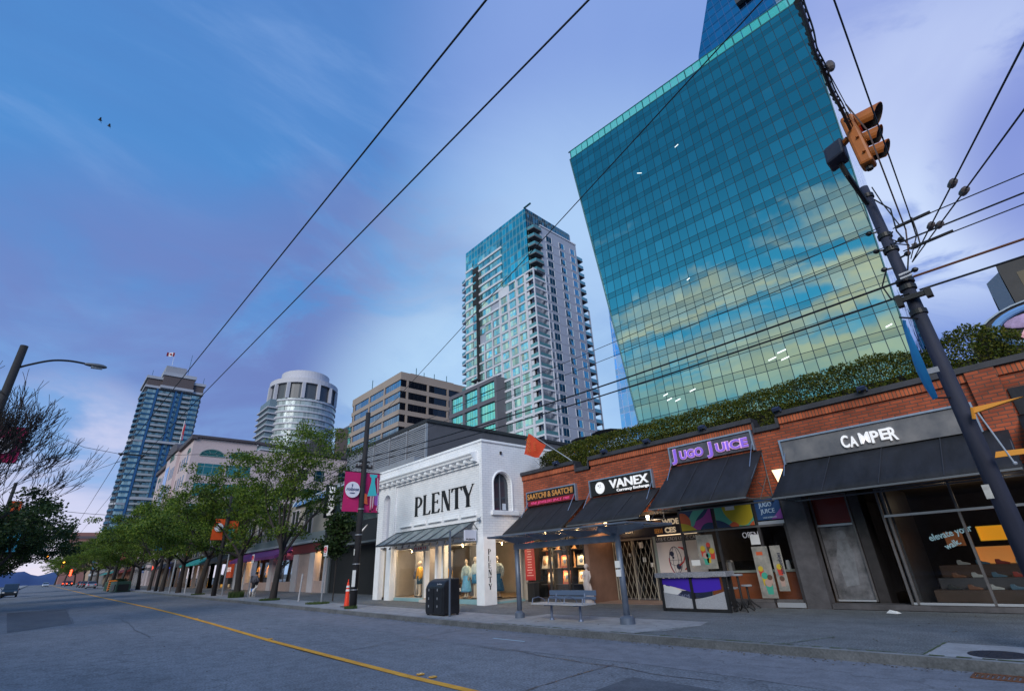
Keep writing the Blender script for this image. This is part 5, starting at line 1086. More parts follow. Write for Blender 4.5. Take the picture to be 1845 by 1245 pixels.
# sides
blueg = pane_mat('side_glass', (.20, .42, .78), 1.5, 3.2, 22.34, 1.02, .07, .03, spt=.8, mull=(.30, .42, .70))
mb = MB(); uvface(mb, [gp(R0(0), 0), gp(R0(0), 0, 30), gp(R0(ZT), ZT, 30), gp(R0(ZT), ZT)], gp(R0(0), 0), NV, ZV); mb.build('side_glass', blueg, gt_)
mb = MB(); uvface(mb, [gp(L0(0), 0, 30), gp(L0(0), 0), gp(L0(45.1), 45.1), gp(0, ZT), gp(0, ZT, 30)], gp(0, 0), NV, ZV); mb.build('side_glass', blueg, gt_)
MB().prism([gp(0, ZT - .02, .05), gp(R0(ZT), ZT - .02, .05), gp(R0(ZT), ZT - .02, 30), gp(0, ZT - .02, 30)], (0, 0, -.3)).build('roof', M('roof_gravel'), gt_)
# fin beyond the left edge (blue glass wing low down)
wg = MB(); uvface(wg, [gp(1.6, 0, 1.5), gp(12, 0, 1.5), gp(12, 52, 1.5), gp(3.3, 52, 1.5)], gp(0, 0), U, ZV); wg.build('glass_wing', pane_mat('wing_glass', (.30, .50, .90), 1.0, 3.2, 22.34, 1.02, .08, .05, spt=.85, mull=(.35, .45, .75)), gt_, label='blue glass wing showing left of the main face')
# open glass parapet
pm = pane_mat('parapet_glass', (.25, .75, .75), 1.37, 30, 0, -1, .07, .03); par = thing('x', '', '', (0, 0, 0)); bpy.data.objects.remove(par)
pgm = bpy.data.materials.new('parapet_clear'); pgm.use_nodes = True; q = pgm.node_tree.nodes['Principled BSDF']; q.inputs['Base Color'].default_value = (.10, .62, .60, 1); q.inputs['Alpha'].default_value = .62; q.inputs['Roughness'].default_value = .1; q.inputs['Emission Color'].default_value = (0, 0, 0, 1)
sl = M('parapet_steel', (.01, .09, .11), .5, metal=.3)
k = 0; u = .3
while u < 42.2:
    z0_, z1_ = ZT + .15, ZT + 1.9
    MB().prism([gp(u + .06, z0_), gp(u + 1.31, z0_), gp(u + 1.31, z1_), gp(u + .06, z1_)], NV * .03).build('parapet_pane', pgm, gt_) if k < 99 else None
    u += 1.37; k += 1
b = MB()
b.prism([gp(-.1, ZT - .12, -.03), gp(42.55, ZT - .12, -.03), gp(42.55, ZT + .12, -.03), gp(-.1, ZT + .12, -.03)], NV * .25)
b.prism([gp(-.2, ZT + 1.92, -.03), gp(42.6, ZT + 1.92, -.03), gp(42.6, ZT + 2.12, -.03), gp(-.2, ZT + 2.12, -.03)], NV * .2)
for j in range(32): u = .27 + j * 1.37; b.prism([gp(u - (.02 if j % 3 else .09), ZT + .12, 0), gp(u + (.02 if j % 3 else .09), ZT + .12, 0), gp(u + (.02 if j % 3 else .09), ZT + 1.92, 0), gp(u - (.02 if j % 3 else .09), ZT + 1.92, 0)], NV * .15)
b.build('parapet_frame', sl, gt_)
b = MB(); b.tube([gp(L0(0), 0, -.05), gp(L0(45.1), 45.1, -.05), gp(0, ZT, -.05)], .12, 5); b.tube([gp(R0(0), 0, -.05), gp(R0(ZT), ZT, -.05)], .10, 5); b.build('corner_trim', sl, gt_)
lit = M('office_light', (1, 1, 1), .5, emit=(.85, 1, .92), es=.75)
for u, z, w in ((13.2, 63.2, 1.0), (20.4, 63.4, .8), (11.0, 22.0, 1.0), (12.2, 21.6, 1.0), (10.6, 22.8, .9), (14.5, 22.4, 1.1), (25.2, 23.6, 1.2), (26.4, 24.2, 1.3), (26.6, 23.2, 1.2), (37.5, 23.6, .8), (17.5, 39.0, .6)):
    w *= .8; o = MB(); s_ = .35 if (u, z) == (13.2, 63.2) else 0
    o.prism([gp(u, z - s_, -.012), gp(u + w, z - s_ * 3 + .18, -.012), gp(u + w, z - s_ * 3 + .34, -.012), gp(u, z - s_ + .16, -.012)], NV * .006); o.build('ceiling_light', lit, gt_)
# slender blue tower behind it
st = thing('blue_glass_tower', 'blue glass skyscraper rising behind the teal tower at the top of the photo', 'building', (-20, 110, 0))
k_ = 1.9; b = MB(); c = lambda x, z: (x * k_, 60 * k_, (z - 1.7) * k_ + 1.7)
pt = [(c(-17.9, 0)), (c(-5, 0)), (c(-5, 104)), (c(-8.5, 98)), (c(-16.9, 76)), (c(-18.2, 70))]
mb = MB(); uvface(mb, pt, (0, 114, 0), (1, 0, 0), ZV); mb.build('glazing', pane_mat('sky_tower', (.26, .44, .66), 2.0, 3.4, 0, 1, .12, .03, mull=(.04, .10, .28)), st)
mb = MB(); uvface(mb, [(p[0] , p[1] + 25, p[2]) for p in pt][::-1], (0, 139, 0), (-1, 0, 0), ZV); mb.build('glazing', MATS.get('x') or bpy.data.materials['sky_tower'], st)
mb = MB(); vs = pt; 
for i in (2, 3, 4, 5): a, b_ = Vector(pt[i]), Vector(pt[(i + 1) % 6]); mb.quad(a, b_, b_ + Vector((0, 25, 0)), a + Vector((0, 25, 0)))
mb.build('edge', M('tower_edge', (.05, .09, .2), .4), st)
for dx, dz in ((-9.5, 80), (-7.0, 82)): MB().box(dx * k_, (dx + 2.2) * k_, 112.5, 113.9, (dz - 1.7) * k_, (dz + .6) * k_).build('ledge', M('tower_ledge', (.05, .055, .07), .6), st)

# ------------------------------------------------------------------ generic helpers for far buildings
tg = pane_mat('win_teal', (.20, .66, .70), 1.2, 50, 0, -1, .07, .06, mull=(.30, .42, .48)); dk = M('recess_dark', (.02, .02, .025), .8)
def uvbox_win(parent, rects, mat, axis, name='window', maxn=100, depth=.06, cell=None):
    "rects: (a0, a1, z0, z1, plane) flat glazed openings; first maxn are their own parts, the rest one stuff part"
    rest = MB()
    for i, (a0, a1, z0, z1, pl) in enumerate(rects):
        mb = MB() if i < maxn else rest
        if axis == 'y': pts = [(a0, pl, z0), (a1, pl, z0), (a1, pl, z1), (a0, pl, z1)]; O, UU = (a0, pl, z0), (1, 0, 0)
        else: pts = [(pl, a0, z0), (pl, a1, z0), (pl, a1, z1), (pl, a0, z1)]; O, UU = (pl, a0, z0), (0, 1, 0)
        uvface(mb, pts, (0, 0, 0), UU, ZV)
        if i < maxn: mb.build(name, mat, parent)
    if rest.v: tag(rest.build(name + 's', mat, parent), kind='stuff')
# ------------------------------------------------------------------ white residential tower
rt_ = thing('white_residential_tower', 'white and teal residential high rise with corner balconies and a glazed top', 'building', (-88, 88, 0))
wc = M('tower_white', (.60, .62, .70), .7, var=.05, vs=.3); wc2 = M('tower_white_shaded', (.34, .38, .48), .75, var=.06, vs=.3)  # second white is a darker copy, side wall shade put into the colour
rg = pane_mat('res_glass', (.42, .66, .66), 1.15, 2.8, 0, -1, .09, .09, mull=(.22, .40, .45), metal=.9, vary=.8)
FX, FYY = -76.8, 78.0; CX_ = -74.8
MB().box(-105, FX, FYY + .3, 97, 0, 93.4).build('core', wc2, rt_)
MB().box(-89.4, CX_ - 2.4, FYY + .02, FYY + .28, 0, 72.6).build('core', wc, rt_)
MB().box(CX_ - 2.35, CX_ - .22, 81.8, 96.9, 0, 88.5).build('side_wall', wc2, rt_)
# glazed top and left glass face
mb = MB(); uvface(mb, [(-105, FYY + .2, 72.6), (FX, FYY + .2, 72.6), (FX, FYY + .2, 94.2), (-105, FYY + .2, 94.2)], (-105, 0, 0), (1, 0, 0), ZV); mb.build('glass_top', pane_mat('top_glass', (.30, .66, .68), 1.5, 2.8, 0, .55, .14, .10, mull=(.20, .36, .42), vary=.6), rt_)
mb = MB(); uvface(mb, [(FX + .02, FYY + .2, 72.6), (FX + .02, 96.6, 72.6), (FX + .02, 96.6, 93.6), (FX + .02, FYY + .2, 94.2)], (0, FYY, 0), (0, 1, 0), ZV); mb.build('glass_top', pane_mat('top_glass2', (.13, .34, .34), .75, 2.8, 0, .5, .16, .06, mull=(.16, .20, .20)), rt_)
MB().box(FX - .3, FX + 2.4, FYY - .1, FYY + .3, 94.0, 94.35).build('roof_beam', sl, rt_)
F = [21 + 2.8 * k - 18.0 for k in range(30)]
rects = []
NF = 26
zf = lambda k: .6 + 2.77 * k
# framed grid on the front: columns 4 wide, stepping down to the left at the top
cols = [(-78.6 - 3.5 * i - 3.0, -78.6 - 3.5 * i) for i in range(7)]
steps = [26, 26, 25, 24, 23, 21, 19]
fb = MB()
for i, (a, b_) in enumerate(cols):
    for k in range(steps[i] - 1, 6, -1):
        z = zf(k)
        if i >= 3 and z < 45.5: continue
        rects.append((a + .25, b_ - .1, z + .55, z + 2.45, FYY - .06)) if k > 2 else None
rects.sort(key=lambda r: r[2]); rects = [r for r in rects if r[2] > 26]
uvbox_win(rt_, rects, rg, 'y')
fr3 = MB()
for i, (a, b_) in enumerate(cols):
    zt = zf(steps[i]); x = b_ + .05
    fr3.box(x, x + .32, FYY - .32, FYY - .02, 20, zt)
    k0 = 7
    for k in range(7, steps[i] + 1):
        if i >= 3 and zf(k) < 45.5: continue
        fr3.box(a + .1, b_ + .05, FYY - .28, FYY - .02, zf(k) - .25, zf(k) + .25)
fr3.build('facade_frame', wc, rt_)
# strip glazing upper left with white bands
rects = []
for k in range(15, 33):
    z = zf(k)
    if z > 86.5: break
    x1 = -87.6 if z > 72 else -99.0
    for a, b_ in ((-98.3, -93.2), (-93.0, -87.8)):
        if z > 60: 
            if k > 24 or b_ < -90: rects.append((a, b_, z + .7, z + 2.4, FYY + .12))
    rects.append((-104.8, -101.4, z + .7, z + 2.4, FYY + .02))
    rects.append((-101.1, -98.7, z + .6, z + 2.5, FYY + .05)) if z < 76 else None
    MB().box(-105, -101.3, FYY - .05, FYY + .25, z - .15, z + .6).build('facade_band', wc, rt_)
    if 66 < z < 88: MB().box(-98.5, -87.6 if k > 24 else -90, FYY - .05, FYY + .25, z - .1, z + .6).build('facade_band', wc, rt_)
uvbox_win(rt_, rects, rg, 'y', name='strip_window')
b = MB(); b.box(-98.6, -98.3, FYY - .9, FYY + .1, 49, 84); b.box(-101.4, -98.3, FYY - .9, FYY + .0, 48.6, 49); b.build('slot_fin', dk, rt_)
for k in range(26, 31): MB().box(-101.3, -98.6, FYY + .0, FYY + .27, zf(k) + .5, zf(k) + 2.3).build('dark_opening', dk, rt_)
# stub balconies at the left edge
balg = M('balcony_glass', (.16, .38, .42), .15, metal=.5)
for k in range(15, 31):
    z = zf(k); q = MB().prism([(-105, FYY + .3, z), (-108, FYY + .8, z + .1), (-108, FYY + 3, z + .1), (-105, FYY + 3, z)], (0, 0, .3)).build('balcony', wc, rt_)
    MB().prism([(-105.1, FYY + .32, z + .32), (-107.9, FYY + .8, z + .42), (-107.9, FYY + .86, z + .42), (-105.1, FYY + .38, z + .32)], (0, 0, .9)).build('rail', balg, q)
# corner balconies, open frame
cf = MB()
for k in range(7, 27): z = zf(k); cf.box(CX_ - 3.4, CX_ - .31, FYY - .3, FYY - .0, z - .22, z + .22); cf.box(CX_ - .3, CX_, FYY + .0, FYY + 4.2, z - .22, z + .22)
cf.box(CX_ - .3, CX_, FYY - .31, FYY - .001, 20, zf(26) + .3); cf.box(CX_ - 3.4, CX_ - 3.1, FYY - .29, FYY - .01, 20, zf(26) + .3); cf.box(CX_ - .29, CX_ - .01, FYY + 4.2, FYY + 4.5, 20, zf(26) + .3)
cf.build('balcony_frame', wc, rt_)
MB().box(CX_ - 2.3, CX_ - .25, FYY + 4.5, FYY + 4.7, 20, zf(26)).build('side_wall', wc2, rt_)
for k in range(8, 26):
    z = zf(k); q = MB().box(CX_ - 3.0, CX_ - .31, FYY + .05, FYY + .3, z - .2, z + .1).build('balcony', dk, rt_)
    g = MB(); g.box(CX_ - 3.0, CX_ - .35, FYY - .15, FYY - .1, z + .25, z + 1.1); g.box(CX_ - .18, CX_ - .12, FYY + .1, FYY + 4.1, z + .25, z + 1.1); g.build('rail', balg, q)
    MB().box(CX_ - 3.0, CX_ - 1.9, FYY + .32, FYY + .36, z + .2, z + 2.4).build('door', dk, q)
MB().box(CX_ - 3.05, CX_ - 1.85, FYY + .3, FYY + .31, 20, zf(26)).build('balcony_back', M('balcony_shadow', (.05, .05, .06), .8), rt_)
for k in range(26, 32):
    z = zf(k); q = MB().prism([(FX, FYY + .5, z - .15), (FX + 2.2, FYY + .9, z - .15), (FX + 2.2, FYY + 4, z - .15), (FX, FYY + 4, z - .15)], (0, 0, .3)).build('balcony', M('balcony_dark', (.12, .12, .14), .8), rt_)
    MB().prism([(FX + .05, FYY + .52, z + .16), (FX + 2.15, FYY + .92, z + .16), (FX + 2.15, FYY + 3.9, z + .16), (FX + 2.1, FYY + 3.9, z + .16), (FX + 2.1, FYY + .98, z + .16), (FX + .05, FYY + .58, z + .16)], (0, 0, .85)).build('rail', balg, q)
# side wall windows
side = []
for k in range(8, 31):
    z = zf(k)
    side += [(82.5, 83.2, z + .6, z + 2.2, CX_ - .16), (83.8, 86.1, z + .5, z + 2.4, CX_ - .16), (89.3, 91.3, z + .6, z + 2.4, CX_ - .16), (94.0, 95.8, z + .6, z + 2.4, CX_ - .16)]
side = [s_ for s_ in side if not (s_[0] > 82 and s_[0] < 83.5 and s_[2] > 72)]
side.sort(key=lambda r: r[0])
uvbox_win(rt_, side, pane_mat('side_window', (.14, .44, .48), 1.0, 50, 0, -1, .12, .06, mull=(.25, .30, .34)), 'x')
for a0, a1, z0, z1, pl in side:
    if a1 - a0 > 1: jm = MB(); jm.box(CX_ - .2, CX_ - .08, a1, a1 + .14, z0 - .1, z1 + .1); jm.box(CX_ - .2, CX_ - .08, a0 - .12, a0, z0 - .1, z1 + .1); jm.box(CX_ - .2, CX_ - .14, a0, a1, z0 - .12, z0 - .02); jm.build('window_trim', wc, rt_)
MB().box(CX_ - .21, CX_ - .03, 81.8, 96.9, 88.5, 88.9).build('side_cap', wc, rt_)
jl = MB()
for k in range(8, 31): jl.box(CX_ - .22, CX_ - .2, 81.9, 96.8, zf(k) - .05, zf(k) + .0)
jl.build('joint_line', M('joint', (.2, .2, .24), .8), rt_)
for k in range(7, 31):
    z = zf(k); y0 = 96.9; q = MB().box(CX_ - 2.2, CX_ - .2, y0, y0 + 2.6, z - .12, z + .12).build('balcony', M('balcony_dark'), rt_)
    MB().box(CX_ - .3, CX_ - .24, y0 + .1, y0 + 2.55, z + .14, z + 1.1).build('rail', balg, q)
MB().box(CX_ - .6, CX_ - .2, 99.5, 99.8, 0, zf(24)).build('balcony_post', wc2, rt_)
# grey framed block low on the left
gf = MB(); grf = M('frame_block_grey', (.12, .115, .145), .7)
gf.box(-109, -88.1, FYY - 3.0, FYY - 2.4, 45.0, 46.0); gf.box(-89.0, -88.1, FYY - 3.0, FYY - 2.4, 20, 45.0)
for z in (39.6, 33.9, 28.2): gf.box(-109, -89.0, FYY - 3.0, FYY - 2.4, z, z + 1.1)
for x in (-96.1, -102.6, -108.8): gf.box(x, x + .9, FYY - 2.98, FYY - 2.42, 20, 45.0)
gf.box(-109, -88.1, FYY - 2.4, FYY + .25, 45.6, 46); gf.box(-88.5, -88.1, FYY - 2.4, FYY + .25, 20, 45.6)
gf.build('framed_block', grf, rt_)
rects = []
for a, b_ in ((-95.2, -89.0), (-101.7, -96.1), (-107.9, -102.6)):
    for z0, z1 in ((40.7, 42.8), (43.1, 45.0), (35.0, 37.1), (37.4, 39.6), (29.3, 31.4), (31.7, 33.9)): rects.append((a, b_, z0, z1, FYY - 2.6))
uvbox_win(rt_, rects, pane_mat('block_glass', (.28, .80, .78), 1.05, 50, 0, -1, .12, .10, mull=(.06, .14, .17)), 'y', name='block_window')

# ------------------------------------------------------------------ beige office block
ob = thing('beige_office_block', 'beige concrete office block with dark ribbon windows behind the louvred building', 'building', (-140, 80, 0))
be = M('beige_concrete', (.33, .27, .235), .8, var=.1, vs=.15); rw = pane_mat('ribbon_glass', (.22, .28, .45), 1.3, 50, 0, -1, .10, .03, mull=(.03, .03, .04)); rwd = pane_mat('ribbon_dark', (.055, .05, .055), 1.5, 50, 0, -1, .08, .03, mull=(.02, .02, .02))
OX, OY = -128.3, 70.0
MB().box(-163, OX - .4, OY + .4, 96, 0, 58).build('core', dk, ob)
for i in range(10):
    zt = 59.0 - i * 3.75; zb_ = zt - (2.5 if i == 0 else 1.45)
    if i: zt = 56.45 - (i - 1) * 3.75 - 2.3; zb_ = zt - 1.45
    e = 0 if i < 2 else .5
    MB().box(-163 - e, OX, OY - e * .3, 96, zb_, zt).build('spandrel', be, ob)
    z1, z0 = zb_, zb_ - 2.3
    for a, b_ in ((-138.6, -128.7), (-149.2, -139.4), (-161, -150.0)): uvbox_win(ob, [(a, b_, z0, z1, OY + .25)], rw, 'y')
    for a, b_ in ((70.2, 72.2), (72.9, 79.7), (80.4, 87.4), (88.0, 95.6)): uvbox_win(ob, [(a, b_, z0, z1, OX - .25)], rwd, 'x')
    for a in (-139.35, -149.95, -161.6): MB().box(a, a + .75, OY + .02, OY + .39, z0, z1).build('pier', be, ob)
    for a in (72.2, 79.7, 87.4, 95.4): MB().box(OX - .39, OX - .02, a, a + .7, z0, z1).build('pier', be, ob)
MB().box(-150, -131, 75, 92, 59, 60.4).build('penthouse', be, ob)
b = MB()
for x, y, h in ((-131, 77, 2.2), (-131, 80, 1.2), (-131, 84, 1.6), (-131, 89, 2), (-150, 71, 2.5)): b.tube([(x, y, 59), (x, y, 60.4 + h)], .12, 5)
b.build('roof_antennas', sl, ob)
# ------------------------------------------------------------------ round tower
ro = thing('round_tower', 'round pale residential tower with a drum top above the street trees', 'building', (-262, 84, 0))
RC = Vector((-262, 84.5, 0)); K2 = 1.45
rr = 17.0
def ring_wall(name, r, z0, z1, mat, n=48, uv=False, parent=ro, a0=0, a1=360):
    mb = MB(); mb.uv = [] if uv else None
    for k in range(n):
        t0, t1 = R(a0 + (a1 - a0) * k / n), R(a0 + (a1 - a0) * (k + 1) / n)
        p = [(RC.x + r * math.cos(t), RC.y + r * math.sin(t)) for t in (t0, t1)]
        mb.add([(p[0][0], p[0][1], z0), (p[1][0], p[1][1], z0), (p[1][0], p[1][1], z1), (p[0][0], p[0][1], z1)], [(0, 1, 2, 3)])
        if uv: mb.uv += [(t0 * r, z0), (t1 * r, z0), (t1 * r, z1), (t0 * r, z1)]
    return mb.build(name, mat, parent)
rw2 = pane_mat('round_glass', (.30, .36, .38), 1.6, 3.05, 1.0, .75, .14, .10, mull=(.42, .46, .50), metal=.12, spt=1.3, vary=.7, rough=.22)
pale = M('round_pale', (.50, .50, .56), .7)
ring_wall('glazing', rr, 0, 84.5, rw2, uv=True)
for k in range(16, 28): z = 1.0 + 3.05 * k; b = MB(); b.loft([(z - .12, RC.x, RC.y, rr + .45, rr + .45), (z + .45, RC.x, RC.y, rr + .45, rr + .45)], 48); b.build('floor_band', pale, ro)
b = MB(); b.loft([(84.5, RC.x, RC.y, rr - 1, rr - 1), (93, RC.x, RC.y, rr - 1, rr - 1)], 40); b.build('recessed_storey', M('round_recess', (.07, .08, .10), .4), ro)
for k in range(14):
    a = R(k * 360 / 14 + 6); x, y = RC.x + (rr - .2) * math.cos(a), RC.y + (rr - .2) * math.sin(a); b = MB(); b.box(x - .75, x + .75, y - .75, y + .75, 84.6, 93); b.build('column', pale, ro)
b = MB(); b.loft([(93, RC.x, RC.y, rr + .3, rr + .3), (95.6, RC.x, RC.y, rr + .3, rr + .3)], 48); b.build('crown_ring', pale, ro)
b = MB(); b.loft([(95.6, RC.x, RC.y, rr * .72, rr * .72), (101.5, RC.x, RC.y, rr * .72, rr * .72)], 48); b.build('drum', pale, ro)
MB().box(RC.x - 8, RC.x + 8, RC.y - rr - 1.5, RC.y - rr + 4, 0, 84).build('wing', M('round_wing', (.16, .22, .26), .4), ro)
for k in range(17, 27): MB().box(RC.x - 9, RC.x + 9, RC.y - rr - 2.5, RC.y - rr + 3, 3.05 * k, 3.05 * k + .5).build('wing_balcony', pale, ro)
# teal block between round tower and office
tb2 = thing('teal_glass_block', 'small teal glass block with a brown shaft between the round tower and the office', 'building', (-175, 70, 0))
uvb = pane_mat('tb_glass', (.14, .52, .50), 1.5, 3, 0, .8, .18, .08, mull=(.10, .25, .27))
mb = MB(); uvface(mb, [(-190, 76, 0), (-176, 76, 0), (-176, 76, 53.5), (-190, 76, 53.5)], (-190, 0, 0), (1, 0, 0), ZV); mb.build('glazing', uvb, tb2)
mb = MB(); uvface(mb, [(-176, 76, 0), (-176, 100, 0), (-176, 100, 53.5), (-176, 76, 53.5)], (0, 76, 0), (0, 1, 0), ZV); mb.build('glazing', uvb, tb2)
MB().box(-190.2, -175.9, 76.2, 100, 53.5, 54.2).build('roof', M('roof_edge_grey'), tb2); MB().box(-186, -180, 80, 88, 54.2, 57).build('penthouse', uvb, tb2)
# ------------------------------------------------------------------ blue residential tower far left
bt = thing('blue_residential_tower', 'tall residential tower with blue vertical stripes and stacked balconies, flag on top', 'building', (-300, 30, 0))
s = 1.58; BX = -300
Yb = lambda y: y * s; Zb = lambda z: (z - 1.7) * s + 1.7
bw = M('bt_white', (.36, .38, .44), .7, var=.1, vs=.2); bbm = M('bt_blue', (.012, .085, .24), .5); bg2 = pane_mat('bt_glass', (.26, .36, .36), 1.4, 50, 0, -1, .15, .10, mull=(.25, .30, .33), metal=.5, vary=.9); bp2 = M('bt_panel_blue', (.03, .12, .24), .5)
y0, y1 = 17.6, 43.2; zt = 95.5
MB().box(BX - 26, BX - .6, y0 + .3, y1 - .3, 0, zt).build('core', M('bt_core', (.06, .07, .09), .7), bt)
for a in (22.4, 30.6, 33.2): MB().box(BX - .6, BX + .5, a, a + .9, 0, zt - .2).build('blue_stripe', bbm, bt)
nfl = 33; wins = []
for k in range(nfl):
    z = 6 + 2.74 * k
    if z + 2.7 > zt: break
    # left bay: chamfered corner with blue panels; balconies left/right of the middle window bay
    q = MB(); q.prism([(BX - .5, 22.2, z), (BX + .2, 18.6, z), (BX - 3.2, 16.6, z), (BX - 8, 16.6, z), (BX - 8, 22.2, z)], (0, 0, .95)); q.build('corner_panel', bp2 if k % 11 else bw, bt)
    wins.append((18.7, 22.3, z + 1.0, z + 2.7, BX - .5))
    q = MB(); q.box(BX - .5, BX + 1.3, 23.6, 29.6, z, z + .22); q.box(BX + 1.15, BX + 1.25, 23.6, 29.6, z + .24, z + 1.0); q.build('balcony', M('bt_bal', (.30, .33, .37), .6), bt)
    wins.append((23.6, 30.4, z + .4, z + 2.7, BX - .55))
    wins.append((31.6, 33.1, z + 1.0, z + 2.6, BX - .35)); MB().box(BX - .5, BX - .2, 31.5, 33.2, z, z + 1.0).build('blue_panel', bp2, bt)
    q = MB(); q.box(BX - .5, BX + 1.3, 34.4, 38.2, z, z + .22); q.box(BX + 1.15, BX + 1.25, 34.4, 38.2, z + .24, z + 1.0); q.build('balcony', M('bt_bal'), bt)
    wins.append((34.3, 38.2, z + .4, z + 2.7, BX - .55))
    q = MB(); q.prism([(BX - .5, 38.4, z), (BX + .3, 38.6, z), (BX - .3, 42.4, z), (BX - 3, 43.6, z), (BX - 6, 43.6, z), (BX - 6, 38.4, z)], (0, 0, .95)); q.build('corner_panel', bp2, bt)
    wins.append((38.5, 42.4, z + 1.0, z + 2.7, BX - .5))
wins.sort(key=lambda w: -w[2]); uvbox_win(bt, wins, bg2, 'x')
for z in (38.5, 66.0): MB().box(BX - .4, BX + 1.8, 23.4, 38.6, z, z + 1.1).build('white_ledge', bw, bt)
MB().box(BX - 26, BX + .6, 17.2, 43.6, zt - 1.2, zt).build('crown_ledge', bw, bt)
brn = M('bt_brown', (.10, .08, .085), .8)
MB().box(BX - 24, BX + .3, 17.8, 43.2, zt, zt + 3.6).build('crown_wall', brn, bt); MB().box(BX - 25, BX + .9, 17.0, 43.8, zt + 3.6, zt + 5.0).build('crown', bw, bt)
MB().box(BX - 20, BX + 1.8, 23.5, 38.5, zt - .8, zt + .6).build('white_ledge', bw, bt); MB().box(BX - 20, BX + 1.5, 24, 38, zt + .6, zt + 6.2).build('crown_wall', brn, bt); MB().box(BX - 20, BX + 2.0, 23.4, 38.6, zt + 6.2, zt + 8.0).build('crown', bw, bt)
MB().box(BX - 18, BX - 1, 24.2, 33.5, zt + 8.0, zt + 12.5).build('penthouse', M('bt_pent', (.28, .29, .33), .7), bt)
for y, h in ((19, 3.5), (37.6, 4), (42.5, 4), (34.4, 12)):
    b = MB(); b.tube([(BX - 1, y, zt + 5), (BX - 1, y, zt + 5 + h + (4 if y == 34.4 else 0))], .12, 4); b.build('antenna', sl, bt)
def flag(label, x, y, zb, zt_, w, h, d=(0, -1)):
    t = thing('flag', label, 'flag', (x, y, zb)); b = MB(); b.tube([(x, y, zb), (x, y, zt_)], .10, 6); b.build('flagpole', alum, t)
    R_, W_ = M('flag_red', (.5, .02, .03), .7), M('flag_white', (.75, .75, .78), .7)
    for i, (a, b_) in enumerate(((0, .25), (.25, .75), (.75, 1))):
        m = MB(); n = 6
        for k in range(n):
            u0, u1 = a + (b_ - a) * k / n, a + (b_ - a) * (k + 1) / n; f = lambda u: .25 * math.sin(u * 7) * w / 3
            m.quad((x + d[0] * w * u0 + f(u0), y + d[1] * w * u0, zt_ - h - .25 * u0 * h), (x + d[0] * w * u1 + f(u1), y + d[1] * w * u1, zt_ - h - .25 * u1 * h), (x + d[0] * w * u1 + f(u1), y + d[1] * w * u1, zt_ - .25 * u1 * h), (x + d[0] * w * u0 + f(u0), y + d[1] * w * u0, zt_ - .25 * u0 * h))
        o = m.build('cloth', W_ if i == 1 else R_, t)
    c_ = MB(); c_.ball((x + d[0] * w * .5 + .3, y + d[1] * w * .5, zt_ - h * .62), (.12 * w, .12 * w, .28 * h), 7, 5); c_.build('leaf_emblem', R_, t)
flag('small red and white flag on a pole on top of the blue tower', BX, 26.2, zt + 12.5, zt + 20, 3.6, 2.2)
# ------------------------------------------------------------------ pale pink arched window building
pk = thing('pink_building', 'pale pink office building with big arched green windows behind the street trees', 'building', (-140, 36, 0))
pw_ = M('pink_render', (.52, .42, .44), .8, var=.05, vs=.2); pe = M('pink_parapet', (.07, .06, .075), .7); ag = pane_mat('arch_glass', (.06, .20, .17), 1.6, 1.6, 0, -1, .10, .05, mull=(.20, .28, .28))
PX0, PYY = -122.1, 18.0
b = MB(); b.box(-166, PX0 - .3, PYY + .3, 55, 1, 28.6); b.build('core', pw_, pk)
# street face, stepped gable in the middle
b = MB(); b.box(-166, -150, PYY, PYY + .3, 1, 28.5); b.box(-150, -136, PYY - .6, PYY + .3, 1, 29.8); b.box(-136, PX0, PYY, PYY + .3, 1, 29.6); b.build('street_wall', pw_, pk)
b = MB(); b.box(PX0 - .3, PX0, PYY + .3, 30.6, 1, 30.0); b.box(PX0 - .3, PX0, 30.6, 55, 1, 28.4); b.build('side_wall', pw_, pk)
b = MB(); b.box(-136, PX0 + .5, PYY - .6, PYY + .5, 29.6, 30.5); b.box(-166.5, -150, PYY - .6, PYY + .5, 28.5, 29.4); b.box(PX0 - .6, PX0 + .6, PYY + .5, 31, 30.0, 30.5)
b.prism([(PX0 - .6, 31, 30.5), (PX0 - .6, 31, 29.9), (PX0 - .6, 55, 28.3), (PX0 - .6, 55, 28.9)], (1.2, 0, 0))
P = [(-150, 29.8)] + [(-143 - 7 * math.cos(math.pi * k / 12), 29.8 + 2.6 * math.sin(math.pi * k / 12)) for k in range(13)]
b.prism([(x, PYY - 1.0, z) for x, z in P[1:]], (0, 1.4, 0)); b.build('parapet', pe, pk)
def arch_win(y0_, y1_, zs, x, axis='x', dep=0):
    r = (y1_ - y0_) / 2; cc = (y0_ + y1_) / 2; n = 16
    pts = [(cc - r * math.cos(math.pi * k / n), zs + r * .62 * math.sin(math.pi * k / n)) for k in range(n + 1)]
    f3 = (lambda a, z, d=0: (x + d, a, z)) if axis == 'x' else (lambda a, z, d=0: (a, x - d, z))
    mb = MB(); uvface(mb, [f3(a, z, .02) for a, z in (pts if axis == 'x' else pts)][::-1], (0, 0, 0), (0, 1, 0) if axis == 'x' else (1, 0, 0), ZV); w_ = mb.build('arched_window', MATS['archdark'] if 'archdark' in MATS else M('archdark', (.02, .12, .10), .15, metal=.4), pk)
    t = MB(); t.tube([f3(a, z, .05) for a, z in pts], .12, 5)
    for k in (3, 6, 10, 13): a, z = pts[k]; t.tube([f3(cc + (a - cc) * .42, zs + (z - zs) * .42, .05), f3(a, z, .05)], .05, 4)
    t.tube([f3(cc - r * .42 * math.cos(math.pi * k / n), zs + r * .26 * math.sin(math.pi * k / n), .05) for k in range(n + 1)], .05, 4); t.tube([f3(pts[0][0], zs, .05), f3(pts[-1][0], zs, .05)], .1, 4)
    t.build('glazing_bar', M('arch_bar', (.16, .24, .24), .6), w_)
